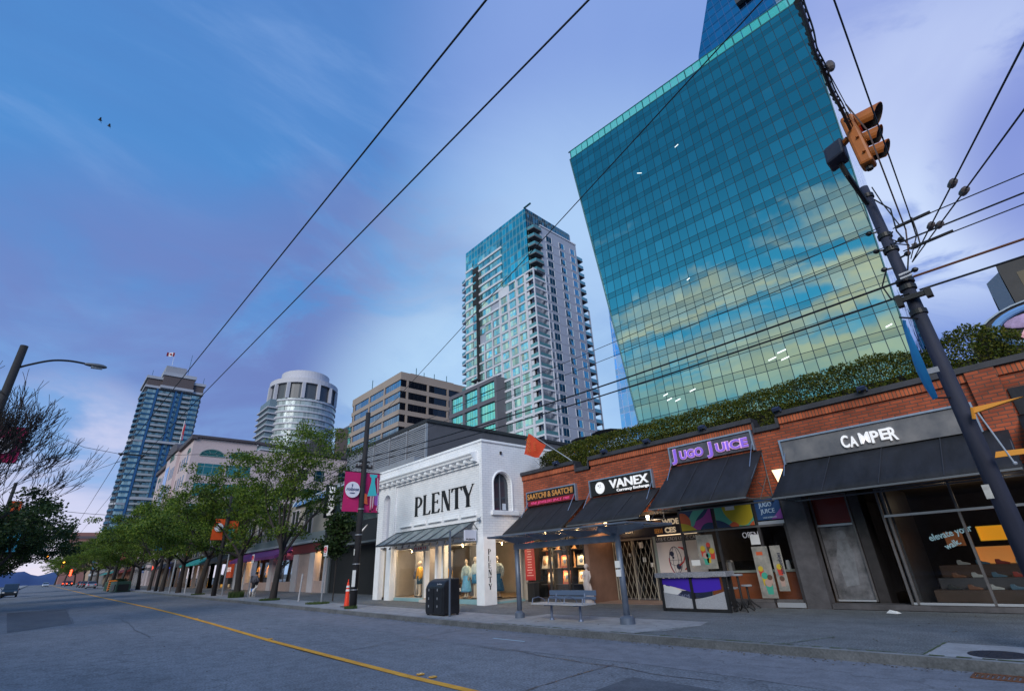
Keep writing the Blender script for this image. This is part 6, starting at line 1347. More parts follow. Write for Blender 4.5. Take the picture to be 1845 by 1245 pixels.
arch_win(19.6, 24.3, 26.3, PX0); arch_win(25.2, 29.9, 26.3, PX0)
rects = [(19.6, 24.6, 22.2, 24.7, PX0 + .02), (25.2, 30, 22.2, 24.7, PX0 + .02)] + [(a, a + 4.8, 18.0, 20.6, PX0 + .02) for a in (19.6, 25.2, 36, 42, 48)] + [(a, a + 2.4, 22.6, 25.2, PX0 + .02) for a in (40.5, 44.5, 50.5)] + [(a, a + 4.8, 13.8, 16.4, PX0 + .02) for a in (19.6, 25.2, 36, 42, 48)]
uvbox_win(pk, rects, ag, 'x')
dw = M('pink_win_dark', (.035, .04, .05), .2, spec=.8); rects = []
for z in (24.2, 20.0, 15.8, 11.6, 7.4):
    for x in (-125.2, -128.2, -130.6, -133.4, -152.8, -155.4, -158, -162): rects.append((x - 1.1, x + .3, z, z + 2.6, PYY - .02))
uvbox_win(pk, rects, dw, 'y')
arch_win(-126.3, -123.4, 27.2, PYY, 'y'); arch_win(-162.5, -159.5, 26.2, PYY, 'y'); arch_win(-144.5, -139.5, 28.4, PYY - .6, 'y')
bgl = pane_mat('pink_blue_glass', (.12, .38, .72), 1.2, 2.1, 0, -1, .10, .05, mull=(.5, .5, .55))
mb = MB(); uvface(mb, [(-149, PYY - .65, 4), (-143.8, PYY - .65, 4), (-143.8, PYY - .65, 27.5), (-149, PYY - .65, 27.5)], (0, 0, 0), (1, 0, 0), ZV); mb.build('glass_strip', bgl, pk)
uvbox_win(pk, [(-141.5 + 2 * j, -140.3 + 2 * j, z, z + 2.6, PYY - .63) for z in (23.6, 19.4, 15.2, 11) for j in range(3)], dw, 'y')
MB().box(-124, -122, 49.5, 52.0, 29, 36.5).build('chimney', M('shaft_brown', (.12, .09, .085), .8), pk)
MB().prism([(-122.4, 40.5, 28.4), (-122.4, 50, 28.4), (-122.4, 46, 33.4), (-122.4, 43.5, 33.4)], (-8, 0, 0)).build('roof_gable', pe, pk)
flag('limp red and white flag on the pink building roof', -150, 19, 30, 40.5, 1.2, 4.2, (0, .35))
# ------------------------------------------------------------------ low buildings at the far end
fb1 = thing('beige_terrace', 'stepped beige apartment block above the far trees', 'building', (-330, 24, 0))
bm2 = M('beige_far', (.36, .25, .18), .8, var=.1, vs=.2)
for x0, x1, h in ((-345, -332, 33.6), (-372, -345, 31), (-400, -372, 29), (-440, -400, 27)):
    MB().box(x0, x1, 22, 50, 0, h).build('wall', bm2, fb1); MB().box(x0 - .4, x1 + .4, 21.6, 50, h, h + .6).build('roof', brn, fb1)
    for k in range(5):
        for j in range(3): MB().box(x1 - 4 - j * 4, x1 - 2 - j * 4, 21.9, 22, h - 3.4 - k * 3.2, h - 1.6 - k * 3.2).build('window', dw, fb1)
fb2 = thing('brick_office_far', 'long reddish office block with a white rooftop box at the street end', 'building', (-620, 60, 0))
rb_ = M('far_red', (.30, .14, .12), .85, var=.1, vs=.05)
MB().box(-640, -600, 13, 70, 0, 46).build('wall', rb_, fb2)
for k in range(4): MB().box(-599.9, -599.6, 14, 70, 41 - k * 5, 43 - k * 5).build('window_band', M('far_band', (.12, .09, .10), .6), fb2)
MB().box(-630, -605, 34, 50, 46, 53).build('roof_box', M('far_white', (.6, .6, .66), .8), fb2)
# tower cut by the right edge
rtow = thing('grey_tower_right', 'dark grey tower with a pale side cut off by the right edge', 'building', (1.6, 46, 0))
gd2 = M('tower_dark', (.055, .052, .055), .75, var=.2, vs=.5); 
MB().box(1.55, 20, 45, 60, 0, 19.3).build('wall', gd2, rtow)
rects = []
for k in range(5):
    for j in range(4): rects.append((2.3 + j * 1.6, 3.3 + j * 1.6, 17.3 - k * 2.2, 18.4 - k * 2.2, 44.98))
uvbox_win(rtow, rects, M('tower_win_brown', (.10, .075, .045), .4), 'y')
MB().prism([(.72, 46.5, 0), (1.5, 45.05, 0), (1.5, 60, 0), (.72, 60, 0)], (0, 0, 18.8)).build('side_wall', M('tower_pale', (.36, .38, .48), .7), rtow)
for k in range(5): MB().box(.68, .715, 47.2, 48.4, 16.4 - k * 3, 17.9 - k * 3).build('side_window', dk, rtow)
# rooftop sign right
t = thing('rooftop_sign', 'round topped black rooftop sign with a pink swirl and pale capitals at the right edge', 'sign', (.8, 18.6, 6.2))
P = [(-.62, 6.3), (2.6, 6.3), (2.6, 7.0)] + [(.95 + 1.45 * math.cos(R(a)), 6.72 + .98 * math.sin(R(a))) for a in range(12, 169, 12)] + [(-.62, 6.95)]
MB().prism([(x, 18.5, z) for x, z in P], (0, .12, 0)).build('board', blk, t)
b = MB(); b.tube([(x, 18.46, z) for x, z in P + [P[0]]], .03, 5); b.build('rim', M('rim_steel', (.4, .45, .55), .3, metal=.7), t)
b = MB(); b.tube([(.95 + .98 * math.cos(R(a)), 18.44, 7.0 + .52 * math.sin(R(a))) for a in range(60, 250, 12)], [.10 - .004 * abs(i - 8) for i in range(16)], 7); b.build('blue_swirl', M('swirl_blue', (.12, .25, .5), .4, emit=(.2, .4, .9), es=.15), t)
b = MB(); b.ball((.75, 18.45, 7.16), (.55, .03, .20), 14, 7); b.build('pink_patch', M('swirl_pink', (.42, .30, .52), .6, var=.3, vs=9), t)
b = MB(); b.tube([(.55, 18.42, 6.62), (.42, 18.42, 6.75), (.60, 18.42, 6.95), (.75, 18.42, 6.88), (.62, 18.42, 6.7), (.5, 18.42, 6.58), (.7, 18.42, 6.52), (.95, 18.42, 6.62), (1.2, 18.42, 6.6)], .035, 6); b.build('pink_script', M('script_pink', (.7, .4, .45), .5, emit=(1, .5, .55), es=.2), t)
text('ROOFTOP', (-.05, 18.47, 6.36), .17, wht, t, width=1.2)
b = MB(); b.tube([(0, 18.7, 5.4), (0, 18.7, 7.2)], .04, 5); b.tube([(1.6, 18.7, 5.4), (1.6, 18.7, 7.2)], .04, 5); b.build('post', darkfr, t)
# unseen buildings added behind the camera to darken reflections in the shop windows
for i, (x0, x1, h, c_, lb) in enumerate(((-60, -30, 9, (.16, .14, .13), 'unseen brown building added across the street, farthest left'), (-30, -8, 7, (.22, .21, .20), 'unseen grey building added across the street'), (-8, 12, 10, (.14, .12, .12), 'unseen dark building added across the street, nearest'), (12, 40, 8, (.2, .18, .16), 'unseen tan building added across the street, farthest right'))):
    t = thing('unseen_opposite_building', lb, 'building', ((x0 + x1) / 2, -14, .1)); m = M('opp%d' % i, c_, .8, var=.2, vs=.5)
    MB().box(x0 + .05, x1 - .05, -26, -14, 0, h).build('wall', m, t); MB().box(x0, x1, -26.1, -13.8, h, h + .3).build('roof', coping, t)
    for k in range(int((x1 - x0) / 5)): q = MB().box(x0 + 1 + k * 5, x0 + 5 + k * 5, -13.99, -13.9, .6, 3.0).build('window', dw, t)
# ------------------------------------------------------------------ bus shelter, bench, bins, posts
shm = M('shelter_blue_grey', (.14, .17, .23), .45, metal=.35, var=.2, vs=3); shg = bpy.data.materials.new('shelter_glass'); shg.use_nodes = True; q = shg.node_tree.nodes['Principled BSDF']; q.inputs['Base Color'].default_value = (.12, .19, .22, 1); q.inputs['Alpha'].default_value = .45; q.inputs['Roughness'].default_value = .2
t = thing('bus_shelter', 'blue grey steel bus shelter with flat glass roof on two round posts', 'bus shelter', (-11.3, 12.1, .15))
for x, r, r2 in ((-13.44, .085, .16), (-9.14, .085, .20)):
    b = MB(); b.tube([(x, 12.12, .15), (x, 12.12, 2.42)], r, 16); p = b.build('post', shm, t, smooth=True)
    b = MB(); b.loft([(.15, x, 12.12, r2, r2), (.30, x, 12.12, r2, r2), (.34, x, 12.12, r2 * .75, r2 * .75), (.36, x, 12.12, r, r)], 18); b.build('post_base', shm, p)
    b = MB(); b.tube([(x, 12.12, 2.3), (x, 12.12, 2.5)], r * .7, 10); b.build('collar', shm, p)
for i in range(2): MB().box(-9.24, -9.08, 12.0, 12.02, 1.52 - .22 * i, 1.70 - .22 * i).build('notice_paper', M('paper'), t)
MB().box(-13.55, -9.14, 12.06, 12.18, 2.2, 2.38).build('front_beam', shm, t, bevel=.01)
b = MB(); b.prism([(-9.35, 12.10, 2.38), (-9.0, 12.10, 2.38), (-8.2, 12.10, 2.56), (-8.25, 12.10, 2.62), (-9.9, 12.10, 2.62), (-9.75, 12.10, 2.5)], (0, .05, 0)); b.build('bracket', shm, t)
for x in (-13.44, -12.0, -10.6, -9.14):
    b = MB(); b.prism([(x, 11.3, 2.60), (x, 13.4, 2.60), (x, 13.4, 2.56), (x, 12.3, 2.40), (x, 12.0, 2.40), (x, 11.3, 2.56)], (.05, 0, 0)); b.build('roof_arm', shm, t)
for k in range(4): MB().box(-13.9 + k * 1.43, -12.53 + k * 1.43, 11.25, 13.45, 2.61, 2.63).build('roof_pane', shg, t)
b = MB(); b.box(-13.95, -8.15, 11.22, 11.25, 2.60, 2.64); b.box(-13.95, -8.15, 13.45, 13.5, 2.58, 2.65); b.box(-13.97, -13.92, 11.25, 13.45, 2.58, 2.65); b.box(-8.18, -8.13, 11.25, 13.45, 2.60, 2.64); b.build('roof_rim', shm, t)
bn = M('bench_blue_metal', (.16, .20, .30), .45, metal=.5); bs = M('bench_slat', (.42, .42, .45), .55, var=.2, vs=9)
t = thing('bench', 'metal bench with pale slatted seat and blue back rail under the shelter', 'bench', (-11.4, 12.1, .15))
for x in (-11.95, -10.78):
    b = MB(); b.tube([(x, 12.1, .15), (x, 12.1, .56)], .038, 10); b.tube([(x, 11.82, .57), (x, 12.32, .55)], .025, 8); b.tube([(x, 12.30, .55), (x, 12.40, .92)], .028, 8); b.loft([(.15, x, 12.1, .09, .07), (.2, x, 12.1, .06, .05)], 10); b.build('leg', bn, t)
sb_ = MB()
for k in range(5): sb_.box(-12.45, -10.3, 11.72 + k * .115, 11.81 + k * .115, .585, .615)
sb_.build('seat', bs, t)
b = MB(); b.box(-12.25, -10.35, 12.33, 12.37, .70, .78); b.box(-12.25, -10.35, 12.36, 12.40, .80, .94); b.build('backrest', M('bench_back_blue', (.12, .17, .27), .5, metal=.3), t, bevel=.008)
for x in (-12.4, -11.7, -11.05, -10.35):
    b = MB(); b.tube([(x, 11.72, .62), (x, 11.76, .75), (x, 12.0, .78), (x, 12.25, .70), (x, 12.3, .62)], .014, 6); b.build('armrest', bn, t)
# litter bin, sign posts, cone
bk = M('bin_black', (.013, .014, .018), .38, var=.3, vs=4)
t = thing('street_litter_bin', 'large black double litter bin with a rounded sloping top by the kerb', 'bin', (-16.95, 11.45, .15))
P = [(.22, 0), (.22, .98), (.50, 1.22), (.80, 1.28), (.98, 1.22), (.98, 0)]
x0 = -17.55
b = MB(); b.prism([(x0, 11.1, .22), (x0, 11.1, 1.12), (x0, 11.22, 1.30), (x0, 11.45, 1.38), (x0, 11.85, 1.38), (x0, 11.85, .22)], (1.15, 0, 0)); b.build('body', bk, t, bevel=.04)
for i, xx in enumerate((x0 + .04, x0 + .60)):
    b = MB(); b.box(xx, xx + .51, 11.075, 11.10, .30, 1.08); d_ = b.build('door', bk, t, bevel=.006); b = MB()
    for z in (.45, .7, .98): b.box(xx + .20, xx + .23, 11.065, 11.075, z, z + .08)
    b.build('latch', alum, d_)
for xx in (x0 + .03, x0 + 1.05):
    for y in (11.15, 11.75): MB().box(xx, xx + .07, y, y + .07, .15, .22).build('foot', bk, t)
text('Zero Waste', (x0 + .72, 11.13, 1.185), .07, M('letter_grey'), t, width=.3)
galv = M('galvanised', (.30, .32, .36), .5, metal=.6, var=.15, vs=8)
def post(name, label, x, y, h, r=.03, sign=None, m=None, group=None, cat='sign post', lean=0.0, z=None):
    g = GL(x) if z is None else z; t = thing(name, label, cat, (x, y, g), group)
    b = MB(); b.tube([(x, y, g), (x + lean, y, g + h)], r, 8); b.build('post', m or galv, t)
    if sign:
        b = MB(); b.box(x + lean - sign[0] / 2, x + lean + sign[0] / 2, y - .05, y - .035, g + h - sign[1], g + h); p = b.build('plate', M('plate_white', (.72, .72, .74), .5), t)
        if sign[2] == 'np':
            cz = g + h - sign[1] * .40; b = MB(); P = [(x + lean + .15 * math.cos(R(a)), y - .058, cz + .15 * math.sin(R(a))) for a in range(0, 361, 20)]; b.tube(P, .026, 5); b.tube([(x + lean - .1, y - .058, cz + .1), (x + lean + .1, y - .058, cz - .1)], .022, 5); b.build('red_ring', M('ring_red', (.55, .02, .04), .5), p)
            b = MB(); b.disc((x + lean, y - .053, cz), 'y', .07, .003, 12); b.box(x + lean - .13, x + lean - .02, y - .056, y - .052, g + h - sign[1] * .86, g + h - sign[1] * .80); b.box(x + lean + .02, x + lean + .13, y - .056, y - .052, g + h - sign[1] * .86, g + h - sign[1] * .80); b.build('symbols', blk, p)
    return t
post('street_post', 'plain grey steel post right in front of the black bin', -16.05, 11.15, 2.85, .038, m=M('post_bluegrey', (.12, .15, .2), .5, metal=.5))
post('no_parking_sign', 'white no parking sign with a red ring on a steel post in a grass tuft', -29.6, 12.0, 2.95, .05, (.46, .56, 'np'))
post('no_parking_sign', 'white no parking sign with a red ring on a thinner post before the purple awning', -41.6, 11.5, 2.9, .035, (.46, .56, 'np'))
post('street_post', 'short slanting pale post beside the leaning tree', -33.3, 12.1, 1.5, .05, m=bs, lean=.18)
post('street_post', 'pale steel post behind the utility pole with the orange banners', -50.4, 11.9, 3.4, .06)
post('street_post', 'short pale post between two far street trees', -64.5, 11.7, 2.0, .06, m=bs)
post('street_post', 'tall galvanised post leaning by the far trees', -70.0, 11.2, 6.4, .10)
t = thing('traffic_cone', 'tall slim orange cone with two white bands by the black utility pole', 'traffic cone', (-25.35, 11.55, .26))
g = GL(-25.35); orr = M('cone_orange', (.85, .05, .015), .5)
b = MB(); b.box(-25.57, -25.13, 11.33, 11.77, g, g + .035); b.build('base', bk, t, bevel=.01)
b = MB(); b.loft([(g + .035, -25.35, 11.55, .125, .125), (g + .6, -25.35, 11.55, .09, .09), (g + 1.05, -25.35, 11.55, .05, .05), (g + 1.1, -25.35, 11.55, .02, .02), (g + 1.2, -25.35, 11.55, .03, .03)], 20); b.build('body', orr, t, smooth=False)
for z, r in ((.72, .085), (.88, .07)): b = MB(); b.loft([(g + z - .045, -25.35, 11.55, r + .012, r + .012), (g + z + .045, -25.35, 11.55, r, r)], 20); b.build('white_band', M('plate_white'), t)
# bar counter with stools before the juice bar
gran = M('granite', (.22, .23, .27), .5, var=.6, vs=40, col2=(.42, .42, .46)); stucco = M('stucco_grey', (.33, .34, .38), .8, var=.25, vs=60, bump=.4, bs=60); vio = M('panel_violet', (.055, .02, .40), .4)
t = thing('patio_counter', 'patio bar counter with granite top, violet panel and wavy grey lower panels', 'counter', (-9.1, 15.8, .15))
Y0 = 15.55
MB().box(-10.3, -7.82, Y0 - .12, Y0 + .45, 1.12, 1.26).build('counter_top', gran, t, bevel=.01)
for x in (-10.22, -9.13, -8.02): MB().box(x, x + .09, Y0 - .02, Y0 + .07, .15, 1.12).build('leg', blk, t)
for x in (-10.22, -8.02): MB().box(x, x + .09, Y0 + .33, Y0 + .42, .15, 1.12).build('leg', blk, t)
def wave(xa, xb, f, z0, mat, nm, y):
    n = 14; b = MB(); P = [(xa + (xb - xa) * k / n, y, f(k / n)) for k in range(n + 1)]; b.prism([(xa, y, z0), (xb, y, z0)] + P[::-1], (0, .02, 0)); b.build(nm, mat, t)
wave(-10.13, -9.13, lambda u: .74 - .24 * (u ** .8), .24, stucco, 'lower_panel', Y0 + .01); wave(-9.04, -8.02, lambda u: .50 + .22 * (u ** 1.4), .24, stucco, 'lower_panel', Y0 + .01)
def wave2(xa, xb, f, nm, y):
    n = 14; b = MB(); P = [(xa + (xb - xa) * k / n, y, f(k / n)) for k in range(n + 1)]; b.prism([(xa, y, 1.10), (xb, y, 1.10)] + P[::-1], (0, .02, 0)); b.build(nm, vio, t)
wave2(-10.13, -9.13, lambda u: .92 - .22 * u ** 1.2, 'violet_panel', Y0 + .012); wave2(-9.04, -8.12, lambda u: .68 + .10 * u ** 2, 'violet_panel', Y0 + .012)
MB().poly([(-10.1, Y0 + .005, .90), (-9.75, Y0 + .005, .84), (-9.45, Y0 + .005, .72), (-9.62, Y0 + .005, .62), (-10.1, Y0 + .005, .68)]).build('white_wave', M('plate_white'), t)
MB().box(-10.1, -8.0, Y0 - .01, Y0 + .06, .155, .22).build('foot_rail', blk, t)
def stool(label, x, y, h):
    t = thing('bar_stool', label, 'stool', (x, y, .15), 'stools by the juice bar'); 
    b = MB(); b.loft([(h, x, y, .16, .16), (h + .03, x, y, .17, .17), (h + .05, x, y, .15, .15)], 16); b.build('seat', M('stool_seat', (.45, .46, .5), .4, metal=.4), t)
    b = MB(); b.tube([(x, y, .25), (x, y, h)], .035, 8); b.build('column', blk, t)
    for a in range(4): an = R(45 + a * 90); b = MB(); b.tube([(x, y, .45), (x + .12 * math.cos(an), y + .12 * math.sin(an), .3), (x + .3 * math.cos(an), y + .3 * math.sin(an), .17)], .02, 6); b.build('leg', blk, t)
stool('round bar stool standing alone before the orange juice bar front', -7.95 + .0, 16.9, .78); stool('round bar stool close behind the right end of the patio counter', -8.15, 16.35, .74); stool('tall black stool at the far right end of the patio counter', -7.75, 16.0, 1.12)
# statue of a draped woman
marble = M('marble', (.55, .48, .47), .6, var=.15, vs=8)
t = thing('statue', 'white classical statue of a draped woman beside the jeweller window', 'statue', (-14.62, 17.0, .15))
b = MB(); b.loft([(.15, -14.62, 17.0, .24, .22), (.24, -14.62, 17.0, .24, .22), (.26, -14.62, 17.0, .2, .18), (.30, -14.62, 17.0, .2, .18)], 18); b.build('plinth', marble, t, smooth=False)
X, Yy = -14.62, 17.0; b = MB()
secs = [(.30, .03, 0, .17, .14), (.45, .02, 0, .145, .12), (.65, .0, 0, .135, .12), (.85, -.02, 0, .155, .13), (1.0, -.03, 0, .165, .135), (1.12, -.02, 0, .145, .12), (1.25, 0, 0, .115, .095), (1.38, .01, 0, .13, .11), (1.48, .01, 0, .145, .10), (1.55, .01, 0, .11, .08), (1.585, .01, 0, .05, .05), (1.63, .01, 0, .045, .045)]
S0 = .86
b.loft([(.30 + (z - .30) * S0, X + cx, Yy + cy, rx * .95, ry * .95) for z, cx, cy, rx, ry in secs], 26)
for i, v in enumerate(b.v):
    a = math.atan2(v[1] - Yy, v[0] - X); f = 1 + (.10 * math.sin(a * 7 + v[2] * 3) * max(0, min(1, (1.15 - v[2]) * 2))); b.v[i] = (X + (v[0] - X) * f, Yy + (v[1] - Yy) * f, v[2])
b.tube([(X - .13, Yy, 1.36), (X - .19, Yy - .02, 1.16), (X - .10, Yy - .14, 1.10), (X + .0, Yy - .14, 1.22)], [.045, .04, .032, .025], 8)
b.tube([(X + .14, Yy, 1.36), (X + .19, Yy + .0, 1.15), (X + .17, Yy - .08, .98)], [.045, .038, .025], 8)
b.tube([(X + .05, Yy + .05, .9), (X + .2, Yy, .55), (X + .26, Yy - .02, .30)], [.06, .07, .05], 8)
b.build('figure', marble, t, smooth=True)
b = MB(); b.ball((X + .01, Yy - .01, 1.54), (.068, .08, .095), 14, 10); b.tube([(X + .01, Yy - .085, 1.55), (X + .01, Yy - .10, 1.525), (X + .01, Yy - .08, 1.52)], .01, 5); b.build('head', marble, t, smooth=True)
b = MB(); b.ball((X + .01, Yy + .02, 1.575), (.08, .085, .08), 12, 8); b.ball((X + .01, Yy + .11, 1.55), (.045, .045, .045), 8, 6); b.build('hair', marble, t, smooth=True)
# ------------------------------------------------------------------ utility poles, banners
wood = M('pole_black', (.018, .017, .02), .8, var=.4, vs=2, bump=.4, bs=14, stretch=(1, 1, .12)); wood2 = M('pole_tar', (.030, .034, .062), .75, var=.55, vs=1.6, bump=.5, bs=10, stretch=(1, 1, .15))
porc = M('insulator', (.10, .08, .08), .35)
def banner(label, x, y, z0, z1, w, col, side, kind, d='x', tw=0.0, emblem=True):
    t = thing('street_banner', label, 'banner', (x, y, z0), 'street banners on the poles')
    b = MB(); n = 8; vs = []
    for i in range(n + 1):
        for j in range(5):
            u = j / 4; z = z1 + (z0 - z1) * i / n; off = side * (.12 + w * u); yy = .035 * math.sin(i * 1.1 + u * 3) * (i / n)
            vs.append((x + off, y + yy, z) if d == 'x' else (x + yy, y + off, z))
    b.add(vs, [(i * 5 + j, i * 5 + j + 1, i * 5 + j + 6, i * 5 + j + 5) for i in range(n) for j in range(4)]); c_ = b.build('cloth', M('banner_%s' % kind, col, .75, var=.08, vs=2), t, smooth=True)
    b = MB()
    for z in (z0, z1): b.tube([(x, y, z), (x + side * (w + .2), y, z)] if d == 'x' else [(x, y, z), (x, y + side * (w + .2), z)], .02, 5)
    b.build('arm', blk, t)
    return t
# pole before the white shop
PXA, PYA = -24.0, 11.25; gA = GL(PXA)
def upole(name, label, x, y, h, r0, r1, mat, sides=14):
    t = thing(name, label, 'utility pole', (x, y, GL(x)), None); b = MB(); b.tube([(x, y, GL(x) - .1), (x, y, GL(x) + h * .5), (x, y, GL(x) + h)], [r0, (r0 + r1) / 2, r1], sides); b.build('pole', mat, t, smooth=True); return t
pA = upole('utility_pole', 'black wooden utility pole with two pink banners before the white shop', PXA, PYA, 9.35, .17, .12, wood)
b = MB(); b.box(PXA - .06, PXA + .06, PYA - .45, PYA + .45, 6.62, 6.72); b.box(PXA - .05, PXA + .05, PYA - .3, PYA + .3, 6.92, 6.99); b.build('crossarm', wood, pA)
for dx in (-.4, -.15, .2, .42): b = MB(); b.loft([(6.73, PXA, PYA + dx, .04, .04), (6.78, PXA, PYA + dx, .06, .06), (6.84, PXA, PYA + dx, .03, .03)], 8); b.build('insulator', porc, pA)
b = MB(); b.box(PXA + .10, PXA + .42, PYA - .20, PYA - .18, 1.15, 1.85); tag(set_origin(b.build('notice', M('paper'))), 'white paper notice fixed to the black pole beside the cone', 'notice')
for z in (1.0, 2.1, 3.4, 4.6): MB().loft([(z, PXA, PYA, .178, .178), (z + .04, PXA, PYA, .178, .178)], 14).build('band', galv, pA)
pink = (.52, .012, .13)
bx_ = PXA + .10
t = banner('pink banner with a round white robson emblem, left of the black pole', PXA, PYA, 4.47, 6.42, .85, pink, -1, 'pink', d='y')
b = MB(); b.disc((bx_, PYA - .56, 5.52), 'x', .385, .012, 28); b.build('emblem_disc', M('banner_white', (.78, .76, .84), .7), t)
text('robson', (bx_ + .02, PYA - .90, 5.47), .24, M('ink_navy', (.02, .03, .12), .6), t, face='x', width=.66, shear=.3); text('STREET', (bx_ + .02, PYA - .70, 5.33), .07, M('ink_navy'), t, face='x', width=.27)
b = MB(); b.tube([(bx_ + .02, PYA - .60, 5.66), (bx_ + .02, PYA - .62, 5.78), (bx_ + .02, PYA - .57, 5.79), (bx_ + .02, PYA - .585, 5.66)], .010, 4); b.build('flourish', M('ink_navy'), t)
t = banner('pink banner with a figure in a turquoise dress, right of the black pole', PXA, PYA, 4.46, 6.42, .80, pink, 1, 'pink2', d='y')
tq = M('banner_turquoise', (.05, .48, .52), .7); t2_ = t
def flat(pts, m, nm, dx=0.0): MB().prism([(bx_ + dx, PYA + .08 + (a - .14) * .80, 4.46 + (z - 4.62) * 1.0) for a, z in pts], (.006, 0, 0)).build(nm, m, t2_)
flat([(.42, 6.50), (.95, 6.50), (.92, 6.36), (.80, 6.34), (.80, 6.1), (1.0, 5.45), (.35, 5.40), (.55, 6.1), (.55, 6.34), (.45, 6.36)], tq, 'dress', .004)
sk_ = M('banner_skin', (.60, .38, .42), .7)
flat([(.55, 5.42), (.65, 5.42), (.66, 4.95), (.60, 4.72), (.57, 4.95)], sk_, 'leg'); flat([(.72, 5.42), (.82, 5.42), (.80, 4.95), (.73, 4.78), (.72, 4.95)], sk_, 'leg')
flat([(.95, 6.34), (1.02, 6.34), (1.10, 5.6), (1.04, 5.55)], sk_, 'arm'); flat([(.14, 5.55), (.33, 5.48), (.42, 5.0), (.14, 5.05)], pc['orange'], 'orange_patch', -.003); flat([(.85, 5.48), (1.12, 5.6), (1.12, 4.95), (.88, 5.0)], pc['violet'], 'violet_patch', -.003)
flat([(.55, 4.74), (.67, 4.74), (.69, 4.66), (.55, 4.66)], blk, 'shoe'); flat([(.71, 4.80), (.80, 4.80), (.82, 4.73), (.71, 4.73)], blk, 'shoe')
text('Discover', (bx_ + .012, PYA + .92, 4.52), .2, M('banner_white'), t, face='x', width=.80, rot=90, shear=.3)
# pole with orange banners farther up
pC = upole('utility_pole', 'black utility pole with two orange banners among the street trees', -51.9, 11.6, 8.2, .20, .14, wood)
def far_banner(label, x, y, z0, z1, w, col, side, kind, disc=True):
    t = banner(label, x, y, z0, z1, w, col, side, kind, d='y')
    if disc: MB().disc((x + .09, y + side * (.12 + w / 2), z1 - (z1 - z0) * .42), 'x', w * .38, .012, 16).build('emblem_disc', M('banner_white'), t)
    return t
org = (.72, .09, .012)
far_banner('orange banner with a white disc, left of the farther black pole', -51.9, 11.6, 4.95, 6.75, .95, org, -1, 'orange')
t = far_banner('orange banner with a turquoise shape, right of the farther black pole', -51.9, 11.6, 4.95, 6.6, .85, org, 1, 'orange', False); MB().box(-51.81, -51.80, 11.8, 12.3, 5.1, 5.9).build('turquoise_patch', tq, t)
pD = upole('utility_pole', 'black utility pole with pink banners far up the street', -118, 10.0, 10, .28, .2, wood)
far_banner('small pink banner with a white disc far up the street, left of its pole', -118, 10.0, 6.0, 8.1, 1.1, pink, -1, 'pink'); far_banner('small pink banner far up the street, right of its pole', -118, 10.0, 5.6, 7.1, 1.0, pink, 1, 'pink2', False)
pE = upole('utility_pole', 'slim black utility pole with a turquoise banner between far trees', -82, 11.6, 9, .2, .14, wood); far_banner('turquoise banner on a far pole among the trees', -82, 11.6, 5.6, 7.4, 1.0, (.02, .16, .22), -1, 'bluegreen', False)
# papers and staples on the poles
for i, (x, y, z, w, h, lb) in enumerate(((PXA + .02, PYA - .185, 2.5, .2, .28, 'faded flyer stapled on the black pole above the paper notice'), (-1.02, 11.335, 2.35, .16, .22, 'small torn flyer low on the big tarred pole'))):
    tag(set_origin(MB().box(x, x + w * .6, y - .006, y, z, z + h).build('flyer', M('paper_old', (.45, .44, .42), .9, var=.3, vs=9))), lb, 'flyer')
# big pole at the right
PBX, PBY = -.86, 11.5
pB = upole('utility_pole', 'thick tarred utility pole carrying the traffic signal at the right', PBX, PBY, 8.75, .150, .088, wood2, 20)
for z, e in ((8.6, .05), (7.55, .05), (7.2, .06), (6.45, .08), (6.3, .06), (5.75, .05)): r = .150 - .0071 * z; MB().loft([(z, PBX, PBY, r + e * .6, r + e * .6), (z + .09, PBX, PBY, r + e * .6, r + e * .6)], 18).build('band', blk, pB)
b = MB(); b.box(PBX - .24, PBX + .30, PBY - .22, PBY - .14, 6.03, 6.12); b.box(PBX - .24, PBX - .14, PBY - .24, PBY - .1, 5.95, 6.18); b.box(PBX + .22, PBX + .32, PBY - .24, PBY - .1, 5.97, 6.15); b.build('crossarm', blk, pB)
for z, sx in ((7.75, -1), (7.3, -1), (6.85, -1), (6.62, 1), (7.35, 1), (7.0, 1)): b = MB(); b.ball((PBX + sx * .22, PBY - .1, z), (.06, .06, .05), 8, 5); b.tube([(PBX, PBY, z), (PBX + sx * .26, PBY - .1, z)], .02, 5); b.build('clamp', blk, pB)
for z in (6.48, 6.56): b = MB(); b.tube([(PBX - .03, PBY - .24, z), (PBX + .16, PBY - .22, z + .02)], .022, 8); b.build('insulator', M('porcelain_white', (.7, .7, .72), .3), pB)
b = MB(); b.tube([(PBX - .2, PBY - .12, 6.8), (PBX - .35, PBY - .15, 6.5), (PBX - .30, PBY - .18, 6.2), (PBX - .15, PBY - .2, 6.0)], .015, 5); b.tube([(PBX + .1, PBY - .2, 8.4), (PBX + .28, PBY - .25, 8.0), (PBX + .22, PBY - .22, 7.5), (PBX + .3, PBY - .22, 7.1), (PBX + .12, PBY - .22, 6.6)], .015, 5); b.tube([(PBX + .15, PBY - .2, 8.7), (PBX + .2, PBY - .25, 8.2), (PBX + .3, PBY - .2, 7.6)], .012, 5); b.build('loose_wire', blk, pB)
oc = M('strap_orange', (.75, .30, .03), .6)
b = MB(); b.tube([(PBX + .12, PBY - .25, 3.62), (PBX + .16, PBY - .3, 3.8)], .03, 6); b.prism([(PBX + .14, PBY - .3, 3.70), (PBX + .16, PBY - .3, 3.80), (PBX + .80, PBY - .3, 3.82)], (0, .1, 0)); b.build('sign_edge', oc, pB); b = MB(); b.prism([(PBX + .16, PBY - .3, 2.95), (PBX + .2, PBY - .3, 3.04), (PBX + .85, PBY - .3, 3.02), (PBX + .85, PBY - .3, 2.95)], (0, .08, 0)); b.build('sign_edge', oc, pB)
